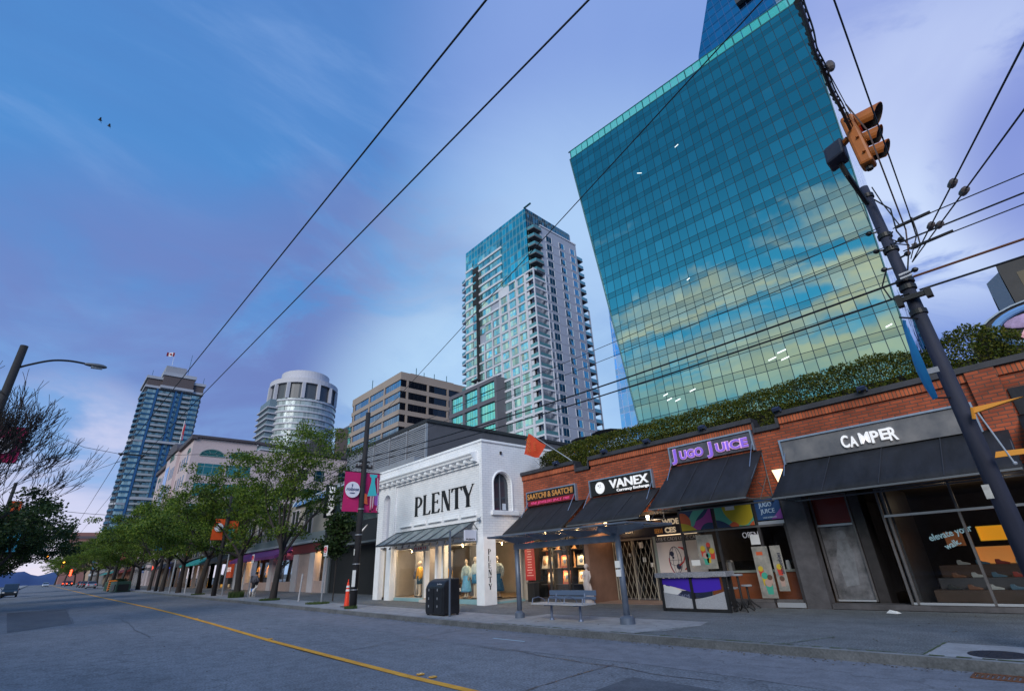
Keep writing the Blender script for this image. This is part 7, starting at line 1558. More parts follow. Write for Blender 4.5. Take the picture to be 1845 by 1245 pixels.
b = MB(); b.tube([(PBX + .2, PBY - .3, 3.7), (PBX + .35, PBY - .3, 2.85)], .012, 6); b.ball((PBX + .36, PBY - .3, 2.83), .03, 6, 4); b.build('tie_rod', alum, pB)
# blue banner seen edge on
t = thing('street_banner', 'bright blue banner seen nearly edge on against the big tarred pole', 'banner', (PBX - .1, PBY - .4, 4.3), 'street banners on the poles')
bl = M('banner_blue', (.02, .30, .62), .65); b = MB(); n = 14; vs = []
for i in range(n + 1):
    v = i / n; z = 5.62 - 1.55 * v
    for j in range(4):
        u = j / 3; bulge = math.sin(math.pi * v); vs.append((PBX - .20 - .02 * v - (.05 + .10 * bulge) * (1 - u) * 1.1 + .04 * math.sin(u * 6 + v * 3), PBY - .25 - .75 * u * (.35 + .65 * bulge) * .5, z))
b.add(vs, [(i * 4 + j, i * 4 + j + 1, i * 4 + j + 5, i * 4 + j + 4) for i in range(n) for j in range(3)]); b.build('cloth', bl, t, smooth=True)
b = MB(); b.tube([(PBX, PBY, 5.66), (PBX - .25, PBY - .5, 5.64)], .018, 5); b.tube([(PBX, PBY, 4.08), (PBX - .25, PBY - .3, 4.08)], .018, 5); b.build('arm', blk, t)
b = MB(); b.box(PBX - .26, PBX - .04, PBY - .32, PBY - .28, 4.52, 4.62); b.build('clamp_plate', galv, t)
# traffic signal
SY = 10.0
t = thing('traffic_signal', 'yellow three lamp traffic signal with visors hung high at the right', 'traffic signal', (-.45, SY, 8.2))
ys = M('signal_yellow', (.38, .105, .010), .5, var=.2, vs=5)
Sc = Vector((-.52, SY, 8.97)); 
# head looks along +X towards the crossing street, slightly towards the camera
b = MB(); prof = [(-.16, -.66), (.12, -.66), (.17, -.60), (.17, .60), (.12, .66), (-.16, .66)]
b.prism([(Sc.x - .13, SY - .17, Sc.z - .62), (Sc.x + .10, SY - .17, Sc.z - .62), (Sc.x + .10, SY - .17, Sc.z + .62), (Sc.x - .13, SY - .17, Sc.z + .62)], (0, .34, 0)); hd = b.build('housing', ys, t, bevel=.05)
for z, r, ln in ((.40, .19, .46), (-.03, .145, .32), (-.40, .145, .32)):
    b = MB(); n = 14; vs = []
    for k in range(n + 1):
        a = R(-50 + 280 * k / n); c0, s0 = r * math.cos(a), r * math.sin(a); L_ = ln * (.45 + .55 * (s0 / r + 1) / 2); vs += [(Sc.x + .10, SY + c0, Sc.z + z + s0), (Sc.x + .10 + L_, SY + c0, Sc.z + z + s0 - .03)]
    b.add(vs, [(2 * k, 2 * k + 1, 2 * k + 3, 2 * k + 2) for k in range(n)]); v_ = b.build('visor', ys, t); md = v_.modifiers.new('thick', 'SOLIDIFY'); md.thickness = .012
    b = MB(); b.add([(q_[0] - .002, SY + (q_[1] - SY) * .90, (Sc.z + z) + (q_[2] - Sc.z - z) * .90) for q_ in vs], [(2 * k, 2 * k + 1, 2 * k + 3, 2 * k + 2) for k in range(n)]); b.build('visor_lining', blk, v_)
    b = MB(); b.disc((Sc.x + .11, SY, Sc.z + z), 'x', r * .93, .01, 20); b.build('lens', M('lens_dark', (.03, .012, .01), .2) if z < .3 else M('lens_red', (.35, .01, .01), .2, emit=(1, .05, .02), es=.12), t)
    b = MB(); b.loft([(Sc.z + z - r * .02, Sc.x + .02, SY - .20, .03, .03), (Sc.z + z + .02, Sc.x + .02, SY - .20, .03, .03)], 6); b.build('hinge', ys, t)
b = MB(); b.tube([(Sc.x, SY, Sc.z + .6), (Sc.x, SY, Sc.z + .78)], .045, 8); b.tube([(Sc.x - .02, SY, Sc.z - .62), (Sc.x - .02, SY, Sc.z - .70)], .06, 8); b.build('mount', blk, t)
b = MB(); b.tube([(Sc.x - .13, SY, Sc.z + .2), (Sc.x - .34, SY + .1, Sc.z + .15)], .06, 8); b.build('side_arm', ys, t)
# second head facing away, dark back
t = thing('traffic_signal', 'dark backed signal box facing away, left of the yellow signal', 'traffic signal', (-.95, SY + .1, 8.7))
b = MB(); b.prism([(-1.14, SY + .0, 8.86), (-.78, SY - .12, 8.86), (-.74, SY - .12, 9.24), (-1.10, SY + .0, 9.24)], (.0, .42, 0)); b.build('housing', M('signal_back', (.022, .026, .05), .6), t, bevel=.05)
b = MB(); b.tube([(-.94, SY + .2, 8.86), (-.92, SY + .3, 8.6), (-.9, PBY - .1, 8.45)], .05, 8); b.build('arm', blk, t)
# thick drooping cable bundle up to the top edge
def curve(pts, n=10):
    P = [Vector(p) for p in pts]; out = []
    for i in range(len(P) - 1):
        a, b_, c_, d_ = P[max(i - 1, 0)], P[i], P[i + 1], P[min(i + 2, len(P) - 1)]
        for k in range(n): u = k / n; out.append(.5 * ((2 * b_) + (c_ - a) * u + (2 * a - 5 * b_ + 4 * c_ - d_) * u * u + (3 * b_ - a - 3 * c_ + d_) * u ** 3))
    return out + [P[-1]]
def at10(px_pts): return [Vector((x * y / 10, y, 1.7 + (z - 1.7) * y / 10)) for x, z, y in px_pts]
cb = M('cable_black', (.008, .008, .010), .6)
def wire(name, pts, r, label, sag=0.0, group='overhead wires', m=None, cat='cable'): return cable(name, pts, r, m or cb, label, cat, group, sag)
# thick bundle from the signal towards the top edge
P = curve(at10([(-.46, 13.4, 4.8), (-.46, 13.2, 5.0), (-.50, 12.46, 5.8), (-.57, 11.69, 6.8), (-.56, 11.22, 7.3), (-.58, 10.38, 8.2), (-.56, 10.03, 8.9), (-.56, 9.35, 9.8)]))
t = thing('cable_bundle', 'thick wrapped black cable bundle curving from the signal to the top edge', 'cable', P[-1], None)
b = MB(); b.tube(P, .03, 7); b.build('cable', cb, t)
b = MB(); Q = [p + Vector((.05, .02, .03 - .05 * math.sin(i * .35))) for i, p in enumerate(P)]; b.tube(Q, .012, 5)
for i in range(6, len(P) - 2, 4): b.tube([P[i] - Vector((.03, 0, 0)), P[i] + Vector((.03, .01, .03))], .035, 5)
b.build('lashing', cb, t)
b = MB(); b.ball(tuple(P[42] + Vector((.10, 0, .02))), (.07, .07, .11), 10, 6); b.tube([P[40], P[42] + Vector((.1, 0, .05)), P[45]], .02, 5); b.build('splice_box', porc, t)
wire('cable', [tuple(P[44] + Vector((.06, 0, 0))), (-.45, SY, 9.70)], .008, 'thin messenger wire from the black splice box down to the signal')
wire('cable', [(-.45, SY - .25, 9.75), (-.32, SY - .25, 8.9), (-.36, SY - .2, 8.2), (-.50, PBY - .3, 7.4), (-.62, PBY - .25, 6.9)], .014, 'loose conduit running down past the front of the yellow signal', m=M('conduit_brown', (.10, .06, .05), .6))
# trolley wires over the street
wire('trolley_wire', [(12, 1.84, 5.8), (-1.9, 1.55, 5.8), (-21.5, 1.13, 5.87), (-60, 1.3, 6.2), (-140, 2.2, 7.0), (-300, 4.0, 8.5)], .0095, 'upper left trolley wire, leftmost of the two long wires crossing the sky', cat='trolley wire', group='trolley wires')
wire('trolley_wire', [(12, 2.44, 5.8), (-1.4, 2.18, 5.8), (-21.5, 1.75, 5.87), (-60, 1.9, 6.2), (-140, 2.8, 7.0), (-300, 4.6, 8.5)], .0095, 'second trolley wire, right of the leftmost, crossing the sky', cat='trolley wire', group='trolley wires')
wire('span_wire', [(-24, 11.25, 8.6), (-.77, 5.3, 8.26), (8, 3.05, 8.2)], .010, 'long diagonal wire from the banner pole top across the glass tower', cat='span wire')
wire('span_wire', [(-33, -3.4, 9.5), (-22, .1, 6.05), (-22, 1.16, 5.92), (-22, 1.75, 5.92), (-24, 11.2, 7.6)], .008, 'span wire holding the trolley wires between the lamp post and the banner pole', cat='span wire')
o = MB(); o.tube([(-22, 1.05, 5.94), (-22, 1.85, 5.94)], .03, 5); o.ball((-22, 1.14, 5.92), .06, 6, 4); o.ball((-22, 1.76, 5.92), .06, 6, 4); tag(set_origin(o.build('wire_hanger', cb)), 'small black hanger where the trolley wires meet the span wire', 'wire hanger')
for i, x in enumerate((-58, -95, -150)): wire('span_wire', [(x, -2.5, 7.6 + gz(x)), (x, 11.6, 7.4 + gz(x))], .02, ['nearest of the faint span wires across the street beyond the leafy tree', 'middle one of the faint span wires across the far street', 'farthest faint span wire over the far street'][i], .5, cat='span wire')
# service cables along the shop fronts
for i, (z0, z1, z2, r, nm) in enumerate(((7.15, 6.47, 6.75, .024, 'upper thick service cable before the glass tower'), (6.88, 6.17, 6.4, .021, 'lower thick service cable before the glass tower'), (7.95, 7.76, 8.1, .010, 'upper thin wire across the lower glass tower'), (7.6, 7.29, 7.6, .010, 'lower thin wire across the lower glass tower'))):
    wire('service_cable', [(-51.9, 11.6, z0 + .1), (-24, 11.25, z0), (-.86, 11.35, z1)], r, nm + ', from the banner pole to the tarred pole', .22 if i < 2 else .12)
    if i < 2: wire('service_cable', [(-.7, 11.35, z1), (30, 12.4, z2)], r, ['orange brown cable leaving the tarred pole for the right edge', 'black cable just under the orange brown one at the right'][i], .1, m=M('cable_orange', (.14, .05, .02), .6) if i == 0 else None)
    wire('service_cable', [(-118, 11.6, z0 + 1.1), (-51.9, 11.6, z0 + .1)], r, ['topmost of the thick cables', 'lower of the thick cables', 'upper thin wire', 'lower thin wire'][i] + ' running on up the street behind the trees', .3)
# feeder wires at the right
for i, (z, x1, z1, nm) in enumerate(((6.91, 12, 6.9, 'uppermost of the three level wires right of the tarred pole'), (6.60, 12, 6.62, 'middle of the three level wires right of the tarred pole'), (6.42, 12, 6.42, 'lowest of the three level wires right of the tarred pole'))):
    wire('feeder_wire', [(-.60, 10.0, z), (x1, 10.0, z1)], .011 if i != 1 else .016, nm)
b = MB(); b.tube([(-.55, 10, 6.91), (-.05, 10, 6.93)], .03, 6); b.tube([(-.5, 10, 6.42), (.1, 10, 6.44)], .026, 6); b.tube([(-.62, 10, 6.86), (-.7, 10, 6.75), (-.6, 10, 6.62)], .012, 5); b.tube([(-.5, 10, 6.5), (-.75, 10.5, 6.9), (-.8, 11.3, 7.2)], .012, 5); b.tube([(-.35, 10, 6.45), (-.32, 10, 6.7), (-.30, 9.95, 6.95)], .012, 5); tag(set_origin(b.build('wire_clamp', cb)), 'cluster of thick black clamps where the feeder wires meet beside the pole', 'wire clamp')
wire('span_wire', [(-.30, 9.8, 7.0), (.04, 5, 7.0), (.35, .5, 7.0), (.6, -3, 7.0)], .010, 'wire dropping from the top edge to the clamps right of the signal', cat='span wire')
wire('span_wire', [(-.30, 9.8, 7.0), (-.36, 10.2, 6.7), (-.62, 11.35, 6.85)], .010, 'short wire from the clamps down to the tarred pole', cat='span wire')
for i, (e, nm, fr3_) in enumerate((((.99, 6, 5.97), 'left', (.62, .30)), ((.90, 7, 5.96), 'right', (.80, .45)))):
    a = Vector((-.62, 11.3, 6.75)); e = Vector(e); ex = e + (e - a) * .8
    wire('guy_wire', [tuple(a), tuple(e), tuple(ex)], .011, 'slanting wire with insulators from the pole to the right edge, %s one of the pair' % nm, cat='guy wire')
    for j, f in enumerate((.30, .56)):
        p = a.lerp(e, f + .08 * i); q = p + (e - a).normalized() * .13; b = MB(); b.tube([p - (e - a).normalized() * .02, p, q, q + (e - a).normalized() * .02], [.015, .05, .05, .015], 8)
        tag(set_origin(b.build('insulator', porc)), 'black insulator on the %s slanting wire, %s the tarred pole' % (nm, ['nearer to', 'farther from'][j]), 'insulator', 'insulators on the slanting wires')
p = Vector((-.45, 10.6, 6.77)); b = MB(); b.box(p.x - .04, p.x + .04, p.y - .04, p.y + .04, p.z - .09, p.z - .01); tag(set_origin(b.build('insulator', porc)), 'small square insulator hanging just right of the tarred pole', 'insulator')
# ------------------------------------------------------------------ left lamp post, banners on the near side
LX, LYp = -33.0, -3.4
t = thing('street_lamp', 'black street lamp whose curved arm reaches over the road at the left edge', 'street lamp', (LX, LYp, .33))
b = MB(); b.tube([(LX, LYp, .1), (LX, LYp, 7), (LX, LYp, 13.0)], [.22, .19, .16], 12); b.build('pole', wood, t, smooth=True)
b = MB(); b.tube(curve([(LX, LYp, 11.75), (LX, -3.0, 12.05), (LX, -2.25, 12.47), (LX, -1.57, 12.62), (LX, -.93, 12.62)], 6), .055, 8); b.build('arm', blk, t)
b = MB(); n = 9; pr = [(-.93, .075), (-.82, .11), (-.60, .15), (-.33, .172), (-.15, .15), (-.03, .10), (.03, .03)]
vs = []
for y, r in pr:
    for k in range(14): a = 2 * math.pi * k / 14; vs.append((LX + r * 1.1 * math.cos(a), y, 12.6 + r * (.75 if math.sin(a) > 0 else .65) * math.sin(a)))
b.add(vs, [(i * 14 + k, i * 14 + (k + 1) % 14, (i + 1) * 14 + (k + 1) % 14, (i + 1) * 14 + k) for i in range(len(pr) - 1) for k in range(14)]); b.build('lamp_head', M('lamp_head_grey', (.14, .15, .17), .5, metal=.3), t, smooth=True)
b = MB(); b.tube([(LX, -.63, 12.5), (LX, -.15, 12.5)], [.09, .07], 10); b.build('lens', M('lamp_lens', (.35, .38, .42), .2), t)
t = banner('big pink banner with a white disc under the left street lamp', LX, LYp, 7.2, 8.9, 1.15, pink, 1, 'pink', d='y'); b = MB(); b.disc((LX + .08, LYp + .62, 7.95), 'x', .37, .012, 20); b.build('emblem_disc', M('banner_white'), t)
for i, (x, y, z0, z1, w, c_, kind, lb) in enumerate(((-60, -3.4, 6.5, 8.6, .75, org, 'orange', 'orange banner with a white disc at the left edge beside the dark leafy tree'), (-60, -3.0, 4.6, 6.2, .9, (.03, .26, .40), 'bluedeep', 'blue banner with a white disc at the left edge under the orange one'))):
    t = banner(lb, x, y, z0, z1, w, c_, 1, kind, d='y'); b = MB(); b.disc((x + .1, y + .12 + w * .5, (z0 + z1) / 2), 'x', w * .3, .02, 16); b.build('emblem_disc', M('banner_white'), t)
upole('utility_pole', 'black pole at the left edge carrying the orange and blue banners', -60, -3.4, 9.5, .17, .12, wood)

# ------------------------------------------------------------------ trees
lf1 = leaf_mat('leaf_street', (.034, .076, .010), (.095, .165, .018), (.19, .24, .028), .55)
lf2 = leaf_mat('leaf_dark', (.012, .032, .010), (.028, .055, .014), (.04, .065, .015), .8)
lfh = leaf_mat('leaf_hedge', (.028, .055, .010), (.085, .120, .016), (.20, .18, .025), 1.6)
bark = M('bark', (.035, .028, .026), .9, var=.4, vs=4, bump=.6, bs=12, stretch=(1, 1, .3))
def rnd(a, b_): return random.uniform(a, b_)
def rv(): 
    while True:
        v = Vector((rnd(-1, 1), rnd(-1, 1), rnd(-1, 1)))
        if .1 < v.length < 1: return v.normalized()
def skeleton(mb, p, d, L, r, depth, tips, spread=.6, up=.25, segs=4, minr=.012, kids=(2, 3), bend=.12, mids=False):
    pts = [Vector(p)]; dd = Vector(d).normalized()
    for i in range(segs): dd = (dd + rv() * bend + Vector((0, 0, up * .12))).normalized(); pts.append(pts[-1] + dd * (L / segs))
    rs = [max(minr, r * (1 - .45 * i / segs)) for i in range(segs + 1)]
    mb.tube(pts, rs, 7 if r > .05 else 4, cap=False)
    if depth == 0: tips.append((pts[-1], dd)); return
    if mids: tips.append((pts[len(pts) // 2], dd))
    for k in range(random.randint(*kids)):
        nd = (dd + rv() * spread + Vector((0, 0, up))).normalized(); j = segs if k == 0 else random.randint(max(1, segs - 2), segs)
        skeleton(mb, pts[j], nd, L * rnd(.62, .86), rs[j] * rnd(.55, .75), depth - 1, tips, spread, up, segs, minr, kids, bend, mids)
def leaf_clump(mb, c_, rad, n, s, droop=.4):
    for _ in range(n):
        v = rv() * (rnd(0, 1) ** .5); p = c_ + Vector((v.x * rad[0], v.y * rad[1], v.z * rad[2]))
        d = (rv() + Vector((0, 0, -droop))).normalized(); e = d.cross(rv()).normalized(); w = s * rnd(.6, 1.2)
        mb.add([p, p + d * w * .5 + e * w * .32, p + d * w, p + d * w * .5 - e * w * .32], [(0, 1, 2, 3)])
def make_tree(seed, H, fork, rad, clumps, leaf_n, leaf_s, lean=(0, 0), mat=None, tr=.16, depth=3, nlimb=5, vr=.55, L0_=None, flat_=.6):
    random.seed(seed); tw = MB(); tips = []
    top = Vector((lean[0], lean[1], fork)); tw.tube([(0, 0, -.1), (lean[0] * .2, lean[1] * .2, fork * .3), (lean[0] * .6, lean[1] * .6, fork * .7), top], [tr * 1.35, tr * 1.05, tr * .95, tr * .85], 10, cap=False)
    Lm = L0_ or (H - fork) * .42
    for k in range(nlimb):
        a = 2 * math.pi * k / nlimb + rnd(-.4, .4); el = rnd(.5, 1.25) if k else 1.4
        skeleton(tw, top - Vector((0, 0, rnd(0, .5))), (math.cos(a) * math.cos(el), math.sin(a) * math.cos(el), math.sin(el)), Lm * rnd(.85, 1.15), tr * .6, depth, tips, .62, .12, 4, .014, (2, 3), .14, True)
    lv_ = MB(); random.shuffle(tips)
    zmax = max(t_[0].z for t_ in tips); f = (H - fork) / (zmax - fork + .3)
    tw.v = [(v[0] * rad / 5, v[1] * rad / 5, v[2] if v[2] < fork else fork + (v[2] - fork) * f) for v in tw.v]
    for p, d in tips[:clumps]:
        p = Vector((p.x * rad / 5, p.y * rad / 5, fork + (p.z - fork) * f if p.z > fork else p.z)); r = rnd(.55, 1.15) * vr * 1.4
        leaf_clump(lv_, p, (r, r, r * flat_), int(leaf_n * r / vr), leaf_s)
    return tw, lv_
def place_tree(src, label, x, y, rot, s=1.0, group='street trees along the shops', z=None, name='street_tree', sz=None):
    t = thing(name, label, 'tree', (x, y, (GL(x) if z is None else z)), group, rot=rot); t.scale = (s, s, sz or s)
    for nm, me in src:
        o = bpy.data.objects.new(nm, me); COL.objects.link(o); o.parent = t
    return t
def tree_src(*a, mat=None, **k):
    tw, lv_ = make_tree(*a, **k); r_ = []
    for nm, mb, m in (('trunk', tw, bark), ('crown', lv_, mat or lf1)):
        me = bpy.data.meshes.new(nm); me.from_pydata(mb.v, [], mb.f); me.materials.append(m)
        if nm == 'trunk':
            for p in me.polygons: p.use_smooth = True
        r_.append((nm, me))
    return r_
TA = tree_src(11, 11.5, 3.0, 4.5, 140, 88, .16, lean=(.35, .1), tr=.20, depth=3, nlimb=6)
TB = tree_src(23, 10.6, 3.2, 6.2, 190, 84, .19, lean=(-.3, .1), tr=.18, depth=3, nlimb=6)
TC = tree_src(37, 11.0, 3.4, 6.4, 180, 84, .20, lean=(.2, -.2), tr=.18, depth=3, nlimb=6)
tl = [(TA, -37.4, 11.9, 0, 1.03, 'tall open crowned street tree nearest the white shop, leaning trunk'), (TB, -45.4, 11.75, .6, .98, 'street tree in a grassy tuft beside the person with the dog'), (TC, -57.8, 11.6, 2.0, .98, 'forked street tree left of the pole with orange banners'), (TB, -68.5, 11.8, 3.3, 1.0, 'fourth street tree counting from the white shop'), (TC, -79, 11.8, .9, 1.02, 'fifth street tree counting from the white shop'), (TA, -89, 11.8, 2.4, 1.06, 'sixth street tree counting from the white shop'), (TB, -100, 11.8, 1.2, 1.05, 'seventh street tree, behind the green street boxes'), (TC, -112, 11.9, 4.0, 1.05, 'eighth street tree, just beyond the green street boxes'), (TB, -126, 11.9, 5.0, 1.1, 'ninth street tree, beside the silver car'), (TA, -140, 12, 1.8, 1.12, 'tenth street tree, behind the silver car'), (TC, -158, 12, 3.1, 1.15, 'eleventh street tree counting from the white shop'), (TB, -180, 12, 2.2, 1.2, 'twelfth street tree counting from the white shop'), (TC, -205, 12, .5, 1.2, 'thirteenth street tree counting from the white shop'), (TA, -235, 12, 4.4, 1.25, 'fourteenth street tree counting from the white shop'), (TB, -270, 11, 1.5, 1.3, 'fifteenth street tree, near the end of the row'), (TC, -310, 9, 2.8, 1.3, 'sixteenth street tree, next to last of the row'), (TB, -355, 7, 3.9, 1.3, 'last and smallest looking street tree of the row')]
for src, x, y, rot, s_, lb in tl: place_tree(src, lb, x, y, rot, s_)
TD = tree_src(5, 5.6, 2.6, 1.9, 60, 60, .18, tr=.07, depth=2, nlimb=5, vr=.42)
for nm, me in TD:
    if nm == 'crown': me.materials.clear(); me.materials.append(lf2)
place_tree(TD, 'small dark leafy tree before the black sports shop', -30.9, 13.2, 0, 1.15, None, sz=.93)
TE = tree_src(51, 9.8, 2.4, 5.6, 260, 75, .26, tr=.25, depth=3, nlimb=7, mat=lf2, vr=.7)
place_tree(TE, 'dark dense leafy tree on the left side of the street', -52, -3.6, 1.0, 1.0, None, name='leafy_tree', sz=.80); place_tree(TE, 'dark leafy tree on the left just beyond the orange and blue banners', -67, -3.5, 5.1, .98, None, name='leafy_tree', sz=.85); place_tree(TE, 'farther dark leafy tree on the left side, low by the road', -90, -4.2, 2.9, 1.0, None, name='leafy_tree'); place_tree(TE, 'farthest dark leafy tree on the left side', -130, -7.5, 4.4, 1.15, None, name='leafy_tree')
# bare tree
random.seed(4); tw = MB(); tips = []
tw.tube([(0, 0, -.1), (.1, .15, 1.6), (.1, .5, 3.2)], [.30, .24, .20], 12, cap=False)
for k in range(15):
    a = R(90 + (-110 + 220 * k / 14)) + rnd(-.15, .15); el = rnd(.45, 1.4)
    skeleton(tw, (.1, .5, rnd(2.4, 3.3)), (math.cos(a) * math.cos(el), math.sin(a) * math.cos(el), math.sin(el)), rnd(2.0, 2.5), .10, 6, tips, .50, .20, 4, .012, (2, 3), .13)
t = thing('bare_tree', 'large leafless tree with a fan of fine twigs against the sky at the left', 'tree', (-29, -4.3, .25)); ORG[t.name] = Vector()
mz = max(v[2] for v in tw.v); my = sorted(v[1] for v in tw.v)[-200]
fz, fy_ = 10.7 / mz, 5.0 / my
tw.v = [(v[0] * fy_, v[1] * (fy_ if v[1] > 1 else 1 + (fy_ - 1) * max(0, v[1])), v[2] * fz) for v in tw.v]
tw.build('trunk', M('bark_dark', (.018, .014, .014), .9), t, smooth=True)
# grass tufts at tree feet
grs = M('grass', (.05, .085, .02), .9, var=.4, vs=9)
def tuft(label, x, y, r, h, n):
    b = MB(); g = GL(x)
    for _ in range(n):
        a, q = rnd(0, 6.28), r * math.sqrt(rnd(0, 1)); px, py = x + q * math.cos(a) * 1.3, y + q * math.sin(a) * .8; d = rnd(0, 6.28); w = .02; hh = h * rnd(.5, 1.1)
        b.add([(px - w * math.cos(d), py - w * math.sin(d), g), (px + w * math.cos(d), py + w * math.sin(d), g), (px + rnd(-.06, .06), py + rnd(-.06, .06), g + hh)], [(0, 1, 2)])
    tag(b.build('grass_tuft', grs), label, 'grass', kind='stuff')
for lb, x, y, r, h, n in (('grass round the foot of the leaning tree', -37.4, 11.7, .75, .13, 700), ('grass round the foot of the tree by the person', -45.4, 11.7, .65, .5, 900), ('grass patch round the no parking sign', -29.6, 11.8, .7, .10, 800), ('grass at the foot of the black pole by the cone', -24.0, 11.15, .32, .14, 300), ('grass at the foot of the tree by the orange banners', -57.8, 11.6, .7, .15, 400)): tuft(lb, x, y, r, h, n)
# fallen leaves and grit along the gutter and pavement
random.seed(12); b = MB()
for _ in range(900):
    x = -rnd(0, 1) ** 1.3 * 34 + 1; r_ = rnd(0, 1); y = 10.44 - abs(random.gauss(0, .14)) if r_ < .6 else rnd(10.8, 17.0) if r_ < .85 else rnd(2, 10)
    z = (.158 if y > 10.68 else .011) + gz(x); s_ = rnd(.012, .035); a = rnd(0, 6.28)
    b.add([(x + s_ * math.cos(a), y + s_ * math.sin(a), z), (x - s_ * .4 * math.sin(a), y + s_ * .4 * math.cos(a), z + rnd(0, .012)), (x - s_ * math.cos(a), y - s_ * math.sin(a), z), (x + s_ * .4 * math.sin(a), y - s_ * .4 * math.cos(a), z + rnd(0, .012))], [(0, 1, 2, 3)])
tag(b.build('leaf_litter', M('litter_leaf', (.12, .09, .05), .9, var=.6, vs=3)), 'small dry leaves and grit scattered along the kerb and pavement', 'litter', kind='stuff')
# hedge on the brick roof
random.seed(9); ht = thing('hedge', 'clipped green hedge along the roof of the brick shops', 'hedge', (-8.5, 18.2, 5.4))
def htop(x):
    pts = [(-17.9, 6.75), (-17.0, 6.95), (-15, 7.08), (-13, 7.08), (-10.4, 7.02), (-7.5, 7.05), (-4.4, 7.2), (-2.8, 7.26), (-1.9, 7.0), (-1.5, 6.95), (-1.0, 7.25), (-.45, 7.42), (0, 7.1), (.4, 6.8)]
    for (a, za), (b_, zb_) in zip(pts, pts[1:]):
        if a <= x <= b_: return za + (zb_ - za) * (x - a) / (b_ - a) + .09 * noise.noise(Vector((x * 1.7, 0, 0))) + .05 * noise.noise(Vector((x * 6, 3, 0)))
    return 6.8
b = MB()
for _ in range(62000):
    x = rnd(-17.9, .4); zt_ = htop(x); z = 5.7 + (zt_ - 5.7) * (1 - rnd(0, 1) ** 1.25); y = 18.0 + .75 * rnd(0, 1) ** 1.8 + .08 * noise.noise(Vector((x * 2.5, z * 2.5, 1)))
    if noise.noise(Vector((x * 1.9, z * 2.4, 5))) < -.42 and z < zt_ - .3 and rnd(0, 1) < .7: continue
    d = (rv() + Vector((0, -.5, .5))).normalized(); e = d.cross(rv()).normalized(); w = rnd(.05, .10); p = Vector((x, y, z))
    b.add([p, p + d * w * .5 + e * w * .3, p + d * w, p + d * w * .5 - e * w * .3], [(0, 1, 2, 3)])
b.build('leaves', lfh, ht)
b = MB()
for k in range(90):
    x = rnd(-17.7, .3); b.tube([(x, 18.3, 5.36), (x + rnd(-.15, .15), 18.3, 6.0), (x + rnd(-.3, .3), 18.2, htop(x) - .15)], [.02, .014, .006], 4)
b.build('stems', bark, ht)
MB().box(-17.9, .4, 18.45, 18.6, 5.36, 6.5).build('planter_back', coping, ht)
b = MB()
for k in range(12): x = -17.5 + rnd(0, 1.0); b.tube([(x, 17.9, 5.4), (x + rnd(-.3, .3), 17.7, 6.1), (x + rnd(-.5, .2), 17.5, 6.6)], [.015, .01, .004], 4)
b.build('loose_sprigs', bark, ht)
# parasols behind the hedge
for i, (x, z) in enumerate(((-17.0, 8.05), (-15.5, 8.12))):
    t = thing('parasol', ['dark rooftop parasol behind the hedge, left one', 'dark rooftop parasol behind the hedge, right one'][i], 'parasol', (x, 21, 5.35)); b = MB(); b.loft([(z - .22, x, 21, 1.0, 1.0), (z - .12, x, 21, .7, .7), (z, x, 21, .05, .05)], 8); b.build('canopy', awnm, t); b = MB(); b.tube([(x, 21, 5.35), (x, 21, z)], .03, 6); b.build('pole', galv, t)
# red flag over the jeweller
t = thing('flag', 'orange red flag with faint gold script on a slanting pole over the jeweller', 'flag', (-15.0, FY - .1, 6.0), None); ORG[t.name] = Vector((-15.0, FY - .1, 6.0))
b = MB(); b.tube([(-15.0, FY - .05, 5.95), (-17.35, 16.6, 7.86)], [.022, .014], 6); b.build('pole', alum, t)
A_, B_ = Vector((-17.18, 16.62, 7.68)), Vector((-16.25, 16.85, 6.93)); b = MB(); n = 10; vs = []
for i in range(n + 1):
    u = i / n; top = A_.lerp(B_, u); bot = Vector((-17.62, 16.6, 6.72)).lerp(Vector((-16.72, 16.85, 6.40)), u)
    for j in range(7): v = j / 6; p = top.lerp(bot, v); vs.append(p + Vector((0, .07 * math.sin(u * 9 + v * 2) * v, .03 * math.sin(u * 7))))
b.add(vs, [(i * 7 + j, i * 7 + j + 1, i * 7 + j + 8, i * 7 + j + 7) for i in range(n) for j in range(6)]); b.build('cloth', M('flag_orange', (.55, .055, .015), .75, var=.12, vs=3), t, smooth=True)
b = MB()
for i in range(9): p = Vector((-17.3 + .05 * (i % 3), 16.5, 7.35 - i * .075)); b.tube([p, p + Vector((.10, 0, .04)), p + Vector((.16, 0, -.03)), p + Vector((.26, 0, .05))], .008, 4)
for i in range(5): p = Vector((-16.85, 16.6, 7.12 - i * .09)); b.tube([p, p + Vector((.07, 0, .03)), p + Vector((.15, 0, 0))], .007, 4)
b.build('script_marks', M('script_gold', (.75, .28, .06), .7), t)
